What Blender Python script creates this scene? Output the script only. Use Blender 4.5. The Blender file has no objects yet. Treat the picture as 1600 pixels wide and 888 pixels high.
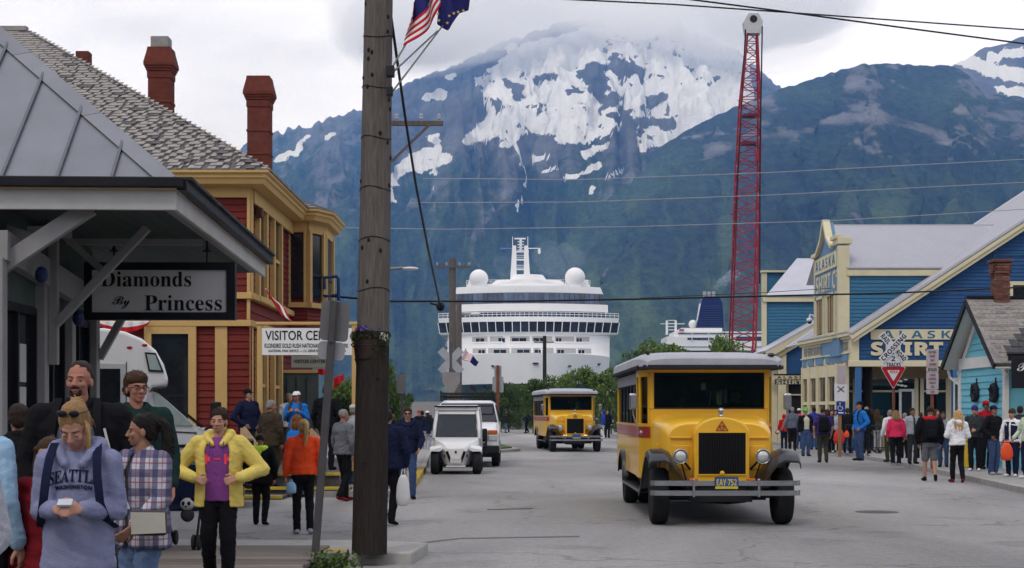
import bpy, bmesh, math, random
import numpy as np
from mathutils import Vector, Matrix, Euler
from mathutils.bvhtree import BVHTree
random.seed(7); np.random.seed(7)
SC = bpy.context.scene; COL = SC.collection
R = math.radians
# ---------------------------------------------------------------- camera, sky, sun, exposure
F, HZ, CH = 2400.0, 642.0, 1.7          # focal length in photo pixels, horizon row, eye height
cam = bpy.data.cameras.new('camera'); CAM = bpy.data.objects.new('camera', cam); COL.objects.link(CAM)
cam.sensor_width = 36; cam.lens = 36*F/1600; cam.shift_y = (HZ-444)/1600
cam.clip_start = 0.1; cam.clip_end = 30000
CAM.location = (0, 0, CH); CAM.rotation_euler = (R(90), 0, 0)
SC.camera = CAM
SUN_EL, SUN_AZ = R(52), R(-28)           # azimuth measured from +Y (down the street) clockwise
W = bpy.data.worlds.new("World"); SC.world = W; W.use_nodes = True
nt = W.node_tree; N = nt.nodes; L = nt.links
bg = N['Background']
skyt = N.new('ShaderNodeTexSky'); skyt.sky_type = 'NISHITA'; skyt.sun_disc = False
skyt.sun_elevation = SUN_EL; skyt.sun_rotation = SUN_AZ
skb = N.new('ShaderNodeBackground'); skb.inputs[1].default_value = 0.1; L.new(skyt.outputs[0], skb.inputs[0])
tc = N.new('ShaderNodeTexCoord'); mp = N.new('ShaderNodeMapping'); mp.inputs['Scale'].default_value = (1, 1, 2.2)
L.new(tc.outputs['Generated'], mp.inputs[0])
n1 = N.new('ShaderNodeTexNoise'); n1.inputs['Scale'].default_value = 4.5; n1.inputs['Detail'].default_value = 7; n1.inputs['Roughness'].default_value = .52
n1.inputs['Distortion'].default_value = .3
L.new(mp.outputs[0], n1.inputs['Vector'])
cr = N.new('ShaderNodeValToRGB'); e = cr.color_ramp.elements
e[0].position = .36; e[0].color = (.78, .81, .95, 1); e[1].position = .62; e[1].color = (1.02, 1.07, 1.30, 1)
x = cr.color_ramp.elements.new(.46); x.color = (.90, .94, 1.13, 1)
L.new(n1.outputs[0], cr.inputs[0])
bg.inputs[1].default_value = 1.04; L.new(cr.outputs[0], bg.inputs[0])
mx = N.new('ShaderNodeMixShader'); mx.inputs[0].default_value = .93
L.new(skb.outputs[0], mx.inputs[1]); L.new(bg.outputs[0], mx.inputs[2]); L.new(mx.outputs[0], N['World Output'].inputs[0])
sl = bpy.data.lights.new('sun', 'SUN'); sl.energy = 0.9; sl.angle = R(14); sl.color = (1, .96, .9)
SUN = bpy.data.objects.new('sun', sl); COL.objects.link(SUN)
_sd = Vector((math.sin(SUN_AZ)*math.cos(SUN_EL), -math.cos(SUN_AZ)*math.cos(SUN_EL)*1, math.sin(SUN_EL)))  # high, behind the camera's left shoulder
SUN.rotation_euler = (-_sd).to_track_quat('-Z', 'Y').to_euler()
skyt.sun_rotation = math.atan2(_sd.x, _sd.y)
vs = SC.view_settings; vs.view_transform = 'Standard'; vs.look = 'None'; vs.gamma = 1; vs.exposure = .16; vs.use_curve_mapping = False
SC.cycles.max_bounces = 32; SC.cycles.diffuse_bounces = 4; SC.cycles.glossy_bounces = 4; SC.cycles.volume_bounces = 32; SC.cycles.transparent_max_bounces = 24
SC.cycles.use_denoising = True; SC.cycles.use_adaptive_sampling = True; SC.cycles.adaptive_threshold = .02
SC.cycles.caustics_reflective = False; SC.cycles.caustics_refractive = False; SC.cycles.sample_clamp_indirect = 6

# ---------------------------------------------------------------- helpers
def P(px, py, Y): return Vector(((px-800)/F*Y, Y, CH+(HZ-py)/F*Y))
def PX(px, Y): return (px-800)/F*Y
def PZ(py, Y): return CH+(HZ-py)/F*Y
def YG(py, z=0.0): return F*(CH-z)/(py-HZ)
_mats = {}
def mat(name, col, rough=.6, metal=0.0, ns=3.0, na=.12, bs=0.0, bd=.3, spec=.5, stretch=None, dirt=.0, rnd=0.0, coat=0.0):
    """principled material: base colour broken up by two noises, optional bump, roughness variation"""
    if name in _mats: return _mats[name]
    m = bpy.data.materials.new(name); _mats[name] = m; m.use_nodes = True
    n = m.node_tree.nodes; l = m.node_tree.links; b = n['Principled BSDF']
    b.inputs['Roughness'].default_value = rough; b.inputs['Metallic'].default_value = metal
    b.inputs['Specular IOR Level'].default_value = spec*.3 if rough > .28 and metal < .1 and not coat else spec; b.inputs['Coat Weight'].default_value = coat
    t = n.new('ShaderNodeTexCoord'); mp = n.new('ShaderNodeMapping'); l.new(t.outputs['Object'], mp.inputs[0])
    if stretch: mp.inputs['Scale'].default_value = stretch
    oi = n.new('ShaderNodeObjectInfo'); 
    a = n.new('ShaderNodeVectorMath'); a.operation = 'ADD'; sc = n.new('ShaderNodeVectorMath'); sc.operation = 'SCALE'
    cb = n.new('ShaderNodeCombineXYZ'); l.new(oi.outputs['Random'], cb.inputs[0]); l.new(oi.outputs['Random'], cb.inputs[2])
    l.new(cb.outputs[0], sc.inputs[0]); sc.inputs['Scale'].default_value = 37.0
    l.new(mp.outputs[0], a.inputs[0]); l.new(sc.outputs[0], a.inputs[1])
    no = n.new('ShaderNodeTexNoise'); no.inputs['Scale'].default_value = ns; no.inputs['Detail'].default_value = 6; no.inputs['Roughness'].default_value = .65
    l.new(a.outputs[0], no.inputs['Vector'])
    mr = n.new('ShaderNodeMapRange'); mr.inputs[1].default_value = .25; mr.inputs[2].default_value = .75
    mr.inputs[3].default_value = 1-na; mr.inputs[4].default_value = 1+na; l.new(no.outputs[0], mr.inputs[0])
    val = mr.outputs[0]
    if rnd:
        r2 = n.new('ShaderNodeMapRange'); r2.inputs[3].default_value = 1-rnd; r2.inputs[4].default_value = 1+rnd; l.new(oi.outputs['Random'], r2.inputs[0])
        mu = n.new('ShaderNodeMath'); mu.operation = 'MULTIPLY'; l.new(val, mu.inputs[0]); l.new(r2.outputs[0], mu.inputs[1]); val = mu.outputs[0]
    vm = n.new('ShaderNodeVectorMath'); vm.operation = 'SCALE'; vm.inputs[0].default_value = col[:3]; l.new(val, vm.inputs['Scale'])
    out = vm.outputs[0]
    if dirt:
        d = n.new('ShaderNodeTexNoise'); d.inputs['Scale'].default_value = .9; d.inputs['Detail'].default_value = 8; d.inputs['Roughness'].default_value = .7
        l.new(a.outputs[0], d.inputs['Vector'])
        rr = n.new('ShaderNodeMapRange'); rr.inputs[1].default_value = .48; rr.inputs[2].default_value = .78; rr.inputs[4].default_value = dirt; l.new(d.outputs[0], rr.inputs[0])
        mc = n.new('ShaderNodeMix'); mc.data_type = 'RGBA'; l.new(rr.outputs[0], mc.inputs['Factor']); l.new(out, mc.inputs['A']); mc.inputs['B'].default_value = (.09, .08, .07, 1); out = mc.outputs['Result']
    l.new(out, b.inputs['Base Color'])
    rv = n.new('ShaderNodeMapRange'); rv.inputs[3].default_value = max(0, rough-.08); rv.inputs[4].default_value = min(1, rough+.1); l.new(no.outputs[0], rv.inputs[0]); l.new(rv.outputs[0], b.inputs['Roughness'])
    if bs:
        n2 = n.new('ShaderNodeTexNoise'); n2.inputs['Scale'].default_value = bs; n2.inputs['Detail'].default_value = 5; l.new(a.outputs[0], n2.inputs['Vector'])
        bu = n.new('ShaderNodeBump'); bu.inputs['Strength'].default_value = bd; bu.inputs['Distance'].default_value = .02; l.new(n2.outputs[0], bu.inputs['Height']); l.new(bu.outputs[0], b.inputs['Normal'])
    return m
def glass(name, tint=(.55, .6, .6), refl=.5):
    if name in _mats: return _mats[name]
    m = bpy.data.materials.new(name); _mats[name] = m; m.use_nodes = True; n = m.node_tree.nodes; l = m.node_tree.links
    n.remove(n['Principled BSDF']); tr = n.new('ShaderNodeBsdfTransparent'); tr.inputs[0].default_value = (*tint, 1)
    gl = n.new('ShaderNodeBsdfGlossy'); gl.inputs['Roughness'].default_value = .03; gl.inputs[0].default_value = (.9, .95, 1, 1)
    fr = n.new('ShaderNodeFresnel'); fr.inputs[0].default_value = 1.5
    mu = n.new('ShaderNodeMath'); mu.operation = 'MULTIPLY_ADD'; mu.inputs[1].default_value = refl*2; mu.inputs[2].default_value = .01; l.new(fr.outputs[0], mu.inputs[0])
    mx = n.new('ShaderNodeMixShader'); l.new(mu.outputs[0], mx.inputs[0]); l.new(tr.outputs[0], mx.inputs[1]); l.new(gl.outputs[0], mx.inputs[2]); l.new(mx.outputs[0], n['Material Output'].inputs[0])
    return m
def emit(name, col, s):
    m = mat(name, col, .4); b = m.node_tree.nodes['Principled BSDF']; b.inputs['Emission Color'].default_value = (*col, 1); b.inputs['Emission Strength'].default_value = s; return m

class MB:
    def __init__(s): s.v = []; s.f = []; s.m = []
    def add(s, vs, fs, mi=0):
        k = len(s.v); s.v += [tuple(p) for p in vs]; s.f += [tuple(i+k for i in f) for f in fs]; s.m += [mi]*len(fs); return s
    def box(s, c, d, mi=0, rot=None):
        a, b, e = d[0]/2, d[1]/2, d[2]/2
        vs = [Vector((x, y, z)) for x in (-a, a) for y in (-b, b) for z in (-e, e)]
        if rot is not None: vs = [rot @ p for p in vs]
        c = Vector(c); return s.add([p+c for p in vs], [(0,1,3,2),(4,6,7,5),(0,4,5,1),(2,3,7,6),(0,2,6,4),(1,5,7,3)], mi)
    def b2(s, x0, x1, y0, y1, z0, z1, mi=0): return s.box(((x0+x1)/2, (y0+y1)/2, (z0+z1)/2), (abs(x1-x0), abs(y1-y0), abs(z1-z0)), mi)
    def bar(s, p0, p1, w, h=None, mi=0, up=(0, 0, 1)):
        p0, p1 = Vector(p0), Vector(p1); h = h or w; d = p1-p0; n = d.normalized(); u = Vector(up)
        if abs(n.dot(u)) > .98: u = Vector((0, 1, 0)) if abs(n.y) < .9 else Vector((1, 0, 0))
        sd = n.cross(u).normalized(); u = sd.cross(n)
        return s.box((p0+p1)/2, (w, d.length, h), mi, Matrix((sd, n, u)).transposed())
    def tube(s, p0, p1, r0, r1=None, n=8, mi=0): return s.path([p0, p1], [r0, r0 if r1 is None else r1], n, mi)
    def path(s, ps, r, n=8, mi=0, cap=True):
        ps = [Vector(p) for p in ps]; rs = r if isinstance(r, (list, tuple)) else [r]*len(ps); rings = []
        ref = None
        for i, p in enumerate(ps):
            t = (ps[min(i+1, len(ps)-1)]-ps[max(i-1, 0)]).normalized()
            if ref is None: ref = Vector((0, 0, 1)) if abs(t.z) < .9 else Vector((1, 0, 0))
            a = (ref-t*ref.dot(t)).normalized(); ref = a; b = t.cross(a)
            rings.append([p+(a*math.cos(2*math.pi*k/n)+b*math.sin(2*math.pi*k/n))*rs[i] for k in range(n)])
        return s.loft(rings, mi, cap)
    def loft(s, rings, mi=0, cap=True, closed=True):
        n = len(rings[0]); vs = [p for r in rings for p in r]; fs = []
        for i in range(len(rings)-1):
            for k in range(n if closed else n-1):
                k2 = (k+1) % n; fs.append((i*n+k, i*n+k2, (i+1)*n+k2, (i+1)*n+k))
        if cap: fs += [tuple(range(n-1, -1, -1)), tuple((len(rings)-1)*n+k for k in range(n))]
        return s.add(vs, fs, mi)
    def lathe(s, prof, n=16, c=(0, 0, 0), mi=0, rot=None, cap=True):
        c = Vector(c); rings = []
        for r, z in prof:
            ring = [Vector((math.cos(2*math.pi*k/n)*r, math.sin(2*math.pi*k/n)*r, z)) for k in range(n)]
            rings.append([(rot @ p if rot is not None else p)+c for p in ring])
        return s.loft(rings, mi, cap)
    def ell(s, c, r, nu=12, nv=8, mi=0, rot=None):
        r = (r, r, r) if not hasattr(r, '__len__') else r; c = Vector(c); rings = []
        for j in range(nv+1):
            a = -math.pi/2+math.pi*j/nv; cs = max(math.cos(a), .02)
            ring = [Vector((math.cos(2*math.pi*k/nu)*cs*r[0], math.sin(2*math.pi*k/nu)*cs*r[1], math.sin(a)*r[2])) for k in range(nu)]
            rings.append([(rot @ p if rot is not None else p)+c for p in ring])
        return s.loft(rings, mi)
    def prism(s, poly, f0, f1, mi=0):
        """poly: 2-D points; f0/f1: functions mapping (a,b) to the two end faces"""
        n = len(poly); vs = [f0(*p) for p in poly]+[f1(*p) for p in poly]
        fs = [tuple(range(n-1, -1, -1)), tuple(range(n, 2*n))]+[(k, (k+1) % n, n+(k+1) % n, n+k) for k in range(n)]
        return s.add(vs, fs, mi)
    def px(s, poly, y0, y1, mi=0): return s.prism(poly, lambda a, b: (a, y0, b), lambda a, b: (a, y1, b), mi)   # polygon in x,z extruded along y
    def py(s, poly, x0, x1, mi=0): return s.prism(poly, lambda a, b: (x0, a, b), lambda a, b: (x1, a, b), mi)   # polygon in y,z extruded along x
    def pz(s, poly, z0, z1, mi=0): return s.prism(poly, lambda a, b: (a, b, z0), lambda a, b: (a, b, z1), mi)   # polygon in x,y extruded along z
    def slab(s, a, b, c, d, t, mi=0):
        a, b, c, d = map(Vector, (a, b, c, d)); n = (b-a).cross(d-a).normalized()*t
        return s.add([a, b, c, d, a+n, b+n, c+n, d+n], [(3,2,1,0),(4,5,6,7),(0,1,5,4),(1,2,6,5),(2,3,7,6),(3,0,4,7)], mi)
    def mesh(s, name, mats, smooth=False):
        me = bpy.data.meshes.new(name); me.from_pydata(s.v, [], s.f)
        for m in (mats if isinstance(mats, (list, tuple)) else [mats]): me.materials.append(m)
        if len(set(s.m)) > 1: me.polygons.foreach_set('material_index', s.m)
        bm = bmesh.new(); bm.from_mesh(me); bmesh.ops.recalc_face_normals(bm, faces=bm.faces); bm.to_mesh(me); bm.free()
        if smooth: me.shade_smooth() if smooth is True else me.shade_smooth()
        return me
    def build(s, name, mats, parent=None, smooth=False, bevel=0, w=False, seg=2):
        o = link(name, s.mesh(name, mats, smooth), parent, w)
        if smooth and smooth is not True: o.data.set_sharp_from_angle(angle=R(smooth))
        if bevel:
            b = o.modifiers.new('bevel', 'BEVEL'); b.width = bevel; b.segments = seg; b.limit_method = 'ANGLE'; b.angle_limit = R(40); b.harden_normals = False
        return o
def link(name, data, parent=None, w=False):
    o = bpy.data.objects.new(name, data); COL.objects.link(o)
    if parent is not None:
        o.parent = parent
        if w: o.location = -Vector(parent.location) if parent.parent is None else Vector((0, 0, 0))   # vertices given in world space
    return o
def tag(o, label=None, cat=None, group=None, kind=None):
    for k, v in (('label', label), ('category', cat), ('group', group), ('kind', kind)):
        if v: o[k] = v
    return o
def thing(name, label, cat, loc=(0, 0, 0), rz=0, group=None):
    o = bpy.data.objects.new(name, None); COL.objects.link(o); o.empty_display_size = .2
    o.location = loc; o.rotation_euler = (0, 0, rz); return tag(o, label, cat, group)
def struct(name, mb, m, **k): return tag(mb.build(name, m, **k), kind='structure')
def dup(o, loc=None, rz=None, label=None, group=None, parent=None):
    c = o.copy(); COL.objects.link(c)
    if parent is not None: c.parent = parent
    for ch in o.children: dup(ch, parent=c)
    if loc is not None: c.location = loc
    if rz is not None: c.rotation_euler = (0, 0, rz)
    if label: c['label'] = label
    if group: c['group'] = group
    return c
def _mp(s, u, l):
    return ''.join(chr(u+ord(c)-65) if 'A' <= c <= 'Z' else chr(l+ord(c)-97) if 'a' <= c <= 'z' else c for c in s)
def serif(s): return _mp(s, 0x1D400, 0x1D41A)
def script(s): return _mp(s, 0x1D4D0, 0x1D4EA)
def bold(s): return ''.join(chr(0x1D7EC+ord(c)-48) if c.isdigit() else c for c in _mp(s, 0x1D5D4, 0x1D5EE))
def text(s, m, parent, o, w, h, xd=(1, 0, 0), zd=(0, 0, 1), name='lettering', world=True, off=0.0, spacing=1.0, fn=None, thick=.004):
    """flat lettering fitted to a w x h box whose lower left corner is o"""
    c = bpy.data.curves.new('lettering', 'FONT'); c.body = s; c.size = 1; c.offset = off; c.space_character = spacing; c.resolution_u = 3; c.extrude = .01
    t = bpy.data.objects.new('lettering', c); me = bpy.data.meshes.new_from_object(t); bpy.data.objects.remove(t); bpy.data.curves.remove(c)
    n = len(me.vertices); a = np.zeros(n*3); me.vertices.foreach_get('co', a); a = a.reshape(-1, 3)
    mn = a.min(0); mxx = a.max(0); a[:, 0] = (a[:, 0]-mn[0])/max(mxx[0]-mn[0], 1e-6)*w; a[:, 1] = (a[:, 1]-mn[1])/max(mxx[1]-mn[1], 1e-6)*h
    a[:, 2] = (a[:, 2]-mn[2])/.02*thick
    if fn: q = np.array([fn(*p) for p in a])
    else:
        xd = np.array(Vector(xd).normalized()); zd = np.array(Vector(zd).normalized()); yd = np.cross(xd, zd)
        q = np.array(o)+a[:, :1]*xd+a[:, 1:2]*zd+a[:, 2:3]*yd
    me.vertices.foreach_set('co', q.ravel()); me.update(); me.materials.clear(); me.materials.append(m)
    return link(name, me, parent, world)
def vnoise(x, y, seed=0):
    rs = np.random.RandomState(seed); T = rs.rand(256, 256)
    xi = np.floor(x).astype(int); yi = np.floor(y).astype(int); fx = x-xi; fy = y-yi
    fx = fx*fx*(3-2*fx); fy = fy*fy*(3-2*fy); g = lambda i, j: T[i % 256, j % 256]
    return (g(xi, yi)*(1-fx)+g(xi+1, yi)*fx)*(1-fy)+(g(xi, yi+1)*(1-fx)+g(xi+1, yi+1)*fx)*fy
def fbm(x, y, o=5, seed=0, gain=.5, ridged=False):
    s = 0; a = 1; t = 0
    for i in range(o):
        n = vnoise(x*2**i+i*17.3, y*2**i-i*9.1, seed+i)
        if ridged: n = 1-abs(2*n-1)
        s = s+a*n; t += a; a *= gain
    return s/t
def lerp(a, b, t): return a+(b-a)*t
# ---------------------------------------------------------------- ground, road, water
def ground_mat(name, col, ns, na, bs, bd, patches=True, rough=.85):
    m = mat(name, col, rough, 0, ns, na, bs, bd, .3)
    n = m.node_tree.nodes; l = m.node_tree.links; b = n['Principled BSDF']; src = b.inputs['Base Color'].links[0].from_socket
    t = n.new('ShaderNodeTexCoord')
    if patches:   # worn lighter lanes, dark repairs, thin cracks
        no = n.new('ShaderNodeTexNoise'); no.inputs['Scale'].default_value = .22; no.inputs['Detail'].default_value = 5; no.inputs['Distortion'].default_value = .6
        mp = n.new('ShaderNodeMapping'); mp.inputs['Scale'].default_value = (1, .35, 1); l.new(t.outputs['Object'], mp.inputs[0]); l.new(mp.outputs[0], no.inputs['Vector'])
        mr = n.new('ShaderNodeMapRange'); mr.inputs[1].default_value = .3; mr.inputs[2].default_value = .7; mr.inputs[3].default_value = .66; mr.inputs[4].default_value = 1.30; l.new(no.outputs[0], mr.inputs[0])
        sc = n.new('ShaderNodeVectorMath'); sc.operation = 'SCALE'; l.new(src, sc.inputs[0]); l.new(mr.outputs[0], sc.inputs['Scale'])
        vo = n.new('ShaderNodeTexVoronoi'); vo.feature = 'DISTANCE_TO_EDGE'; vo.inputs['Scale'].default_value = .2
        nw = n.new('ShaderNodeTexNoise'); nw.inputs['Scale'].default_value = .8; nw.inputs['Detail'].default_value = 6; l.new(t.outputs['Object'], nw.inputs['Vector'])
        ad = n.new('ShaderNodeVectorMath'); ad.operation = 'MULTIPLY_ADD'; ad.inputs[1].default_value = (2.2, 2.2, 0); l.new(nw.outputs['Color'], ad.inputs[0]); l.new(t.outputs['Object'], ad.inputs[2]); l.new(ad.outputs[0], vo.inputs['Vector'])
        cr = n.new('ShaderNodeMapRange'); cr.inputs[1].default_value = .002; cr.inputs[2].default_value = .008; cr.inputs[3].default_value = .72; l.new(vo.outputs['Distance'], cr.inputs[0])
        s2 = n.new('ShaderNodeVectorMath'); s2.operation = 'SCALE'; l.new(sc.outputs[0], s2.inputs[0]); l.new(cr.outputs[0], s2.inputs['Scale'])
        g2 = n.new('ShaderNodeTexNoise'); g2.inputs['Scale'].default_value = 7; g2.inputs['Detail'].default_value = 9; g2.inputs['Roughness'].default_value = .85; l.new(t.outputs['Object'], g2.inputs['Vector'])
        m2 = n.new('ShaderNodeMapRange'); m2.inputs[1].default_value = .3; m2.inputs[2].default_value = .7; m2.inputs[3].default_value = .74; m2.inputs[4].default_value = 1.26; l.new(g2.outputs[0], m2.inputs[0])
        ob = n.new('ShaderNodeTexVoronoi'); ob.inputs['Scale'].default_value = .55; l.new(ad.outputs[0], ob.inputs['Vector']); om_ = n.new('ShaderNodeMapRange'); om_.inputs[1].default_value = .08; om_.inputs[2].default_value = .28; om_.inputs[3].default_value = .78; l.new(ob.outputs['Distance'], om_.inputs[0])
        mm = n.new('ShaderNodeMath'); mm.operation = 'MULTIPLY'; l.new(m2.outputs[0], mm.inputs[0]); l.new(om_.outputs[0], mm.inputs[1])
        s3 = n.new('ShaderNodeVectorMath'); s3.operation = 'SCALE'; l.new(s2.outputs[0], s3.inputs[0]); l.new(mm.outputs[0], s3.inputs['Scale'])
        l.new(s3.outputs[0], b.inputs['Base Color'])
    return m
m_asph = ground_mat('asphalt', (.275, .267, .258), 40, .4, 90, .6)
m_conc = ground_mat('concrete', (.27, .262, .25), 9, .22, 60, .3, False)
m_gravel = ground_mat('gravel_ground', (.25, .245, .23), 30, .3, 70, .6, True)
struct('ground', MB().add([(-1200, -1200, -.008), (1200, -1200, -.008), (1200, 262, -.008), (-1200, 262, -.008)], [(0, 1, 2, 3)]), m_gravel)
m_wat = mat('water', (.02, .05, .06), .08, 0, .05, .2, .4, .5)
struct('water', MB().add([(-3850, 262.3, -2.5), (3850, 262.3, -2.5), (3850, 5760, -2.5), (-3850, 5760, -2.5)], [(0, 1, 2, 3)]), m_wat)
struct('quay_wall', MB().b2(-1200, 1200, 262, 262.6, -4, -.012), m_conc)
KR = [(10.0, 26), (10.55, 32), (11.35, 40), (12.2, 50), (12.75, 60), (13.2, 80), (13.4, 120)]      # right kerb line
struct('road', MB().add([(-14, -20, -.004), (9.6, -20, -.004)]+[(x, y, -.004) for x, y in KR]+[(13.4, 135, -.004), (-14, 135, -.004)], [tuple(range(len(KR)+4))]), m_asph)
def strip(name, line, w0, w1, z0, z1, m):
    mb = MB(); rings = []
    for i, (x, y) in enumerate(line):
        rings.append([(x+w0, y, z0), (x+w1, y, z0), (x+w1, y, z1), (x+w0, y, z1)])
    return struct(name, mb.loft([[Vector(p) for p in r] for r in rings]), m, bevel=.012)
m_kerb = mat('kerb_concrete', (.30, .29, .27), .85, 0, 5, .25, 50, .4, .3, dirt=.35)
for i in range(len(KR)-1):                       # kerb stones in lengths of a few metres
    (x0, y0), (x1, y1) = KR[i], KR[i+1]; n = max(1, int((y1-y0)/3.2))
    for k in range(n):
        a, b = k/n, (k+1)/n
        strip('kerb', [(lerp(x0, x1, a), lerp(y0, y1, a)+.008), (lerp(x0, x1, b), lerp(y0, y1, b)-.008)], 0, .16, -.05, .125, m_kerb)
struct('sidewalk', MB().pz([(x+.165, y) for x, y in KR]+[(40, 120), (40, 26)], -.05, .118), m_conc)
struct('side_road', MB().add([(13.4, 121, -.002), (70, 121, -.002), (70, 133, -.002), (13.4, 133, -.002)], [(0, 1, 2, 3)]), m_asph)
# left kerb with yellow paint, and the pavement behind it
KL = [(-2.05, 30.2), (-2.2, 36), (-2.42, 43), (-2.9, 54), (-3.6, 75)]
m_ykerb = mat('yellow_kerb_paint', (.42, .29, .045), .8, 0, 6, .3, 60, .4, .3, dirt=.75)
for i in range(len(KL)-1): strip('kerb', [(KL[i][0], KL[i][1]+.01), (KL[i+1][0], KL[i+1][1]-.01)], -.17, 0, -.05, .13, m_ykerb if i < 2 else m_kerb)
struct('sidewalk', MB().pz([(x-.175, y) for x, y in KL]+[(-4.2, 75), (-4.2, 30.2)], -.05, .122), m_conc)
struct('concrete_pad', MB().pz([(-12, 17.9), (-1.12, 17.05), (-1.0, 18.35), (-1.6, 18.7), (-12, 19.3)], -.05, .125), mat('pale_concrete', (.36, .345, .32), .85, 0, 4, .15, 40, .3, .3, dirt=.3), bevel=.02)
m_yp = mat('worn_yellow_paint', (.5, .36, .06), .8, 0, 14, .5, 0, 0, .3, dirt=.6)
struct('yellow_paint_mark', MB().pz([(-2.3, 17.2), (-1.86, 17.16), (-1.9, 17.46), (-2.25, 17.5)], .126, .129), m_yp)
struct('tar_seam', MB().pz([(PX(762, YG(797)), YG(797)), (PX(832, YG(795)), YG(795)), (PX(833, YG(794)), YG(794)), (PX(760, YG(796)), YG(796))], -.003, .001), mat('fresh_tar', (.03, .03, .032), .6))
struct('tar_seam', MB().pz([(PX(655, YG(850)), YG(850)), (PX(720, YG(842)), YG(842)), (PX(905, YG(839)), YG(839)), (PX(905, YG(837.5)), YG(837.5)), (PX(720, YG(840.5)), YG(840.5)), (PX(652, YG(848)), YG(848))], -.003, .001), mat('old_tar', (.12, .118, .116), .8))
tag(MB().lathe([(.36, -.01), (.36, .004), (.33, .006), (.30, .003), (.001, .003)], 24, (PX(1370, YG(800)), YG(800), -.004)).build('manhole_cover', mat('cast_iron_cover', (.07, .068, .066), .7, 0, 20, .4)), 'round dark iron manhole cover set in the asphalt right of the nearer bus', 'manhole cover')
# traffic island with turf
struct('traffic_island', MB().pz([(-.9, 61), (.35, 64.5), (-.4, 71), (-1.6, 66)], -.02, .12), m_kerb, bevel=.02)
m_grass = mat('grass', (.075, .11, .035), .9, 0, 8, .4, 30, .6, .2)
struct('turf', MB().pz([(-.85, 62), (.0, 65), (-.45, 70), (-1.4, 66)], .121, .17), m_grass)
# ---------------------------------------------------------------- mountains
def poly_interp(pts, u):
    p = np.array(pts, float); return np.interp(u, p[:, 0], p[:, 1])
def seg_mask(U, V, pts, wd):
    """soft mask around a polyline in (column, row) space; wd = half width"""
    d = np.full(U.shape, 1e9)
    if len(pts) == 1: d = np.hypot(U-pts[0][0], (V-pts[0][1]))
    for (ax, ay), (bx, by) in zip(pts[:-1], pts[1:]):
        t = np.clip(((U-ax)*(bx-ax)+(V-ay)*(by-ay))/max((bx-ax)**2+(by-ay)**2, 1e-6), 0, 1)
        d = np.minimum(d, np.hypot(U-ax-t*(bx-ax), V-ay-t*(by-ay)))
    return 1-d/wd
def in_poly(U, V, pts):
    ins = np.zeros(U.shape, bool); n = len(pts)
    for i in range(n):
        (x0, y0), (x1, y1) = pts[i], pts[(i+1) % n]
        if y0 == y1: continue
        c = ((y0 > V) != (y1 > V)) & (U < (x1-x0)*(V-y0)/(y1-y0)+x0); ins ^= c
    return ins
def mountain(name, ridge, Dr, Db, u0, u1, nu, nv, seed, cover, gam=1.0, amp=.07, back=1.25, gul=90.0, jag=4):
    u = np.linspace(u0, u1, nu); t = np.linspace(0, back, nv); U, T = np.meshgrid(u, t)
    rp = poly_interp(ridge, u)[None, :]; D = Dr(U) if callable(Dr) else Dr
    B = Db(U) if callable(Db) else Db
    rp = rp+(fbm(U/38, U*0+seed, 5, seed)-.5)*13+(fbm(U/9, U*0+3, 3, seed+5)-.5)*jag
    Zr = CH+(HZ-rp)/F*D
    Y = B+(D-B)*T
    g = np.where(T <= 1, np.clip(T, 0, 1)**gam, 1-(T-1)*.7)
    env = np.sin(np.pi*np.clip(T, 0, 1))**.8
    warp = (fbm(U/70, T*3, 4, seed+9)-.5)*60
    sp = fbm((U+warp)/gul, T*1.2, 5, seed+20, .5, True)-.55          # spurs and gullies running down the face
    fine = fbm(U/22, T*14, 5, seed+31)-.5
    Zt = Zr*g+Zr*env*(sp*amp*2.2+fine*amp*.8)
    X = (U-800)/F*Y+env*(fbm(U/30, T*9, 4, seed+40)-.5)*60
    V = HZ-(Zt-CH)/Y*F                                               # row each vertex is seen at from the street
    me = bpy.data.meshes.new(name); n = nu*nv
    co = np.stack([X, Y, Zt], -1).reshape(-1, 3); idx = np.arange(n).reshape(nv, nu)
    fa = np.stack([idx[:-1, :-1], idx[:-1, 1:], idx[1:, 1:], idx[1:, :-1]], -1).reshape(-1, 4)
    me.vertices.add(n); me.vertices.foreach_set('co', co.ravel())
    me.loops.add(fa.size); me.loops.foreach_set('vertex_index', fa.ravel())
    me.polygons.add(len(fa)); me.polygons.foreach_set('loop_start', np.arange(0, fa.size, 4)); me.polygons.foreach_set('loop_total', np.full(len(fa), 4)); me.update(); me.validate(); me.shade_smooth()
    snow, rock = cover(U, V, T, sp)
    for nm, a in (('snow', snow), ('rock', rock), ('chute', np.clip((fbm((U+warp)/26, T*2.2+seed, 4, seed+50, .5, True)-.62)*4, 0, 1)*np.clip((V-230)/120, 0, 1))):
        at = me.attributes.new(nm, 'FLOAT', 'POINT'); at.data.foreach_set('value', np.clip(a, -1, 2).astype(np.float32).ravel())
    o = link(name, me); tag(o, kind='structure'); me.materials.append(m_mtn); return o
m_mtn = bpy.data.materials.new('mountain_cover'); m_mtn.use_nodes = True
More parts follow.
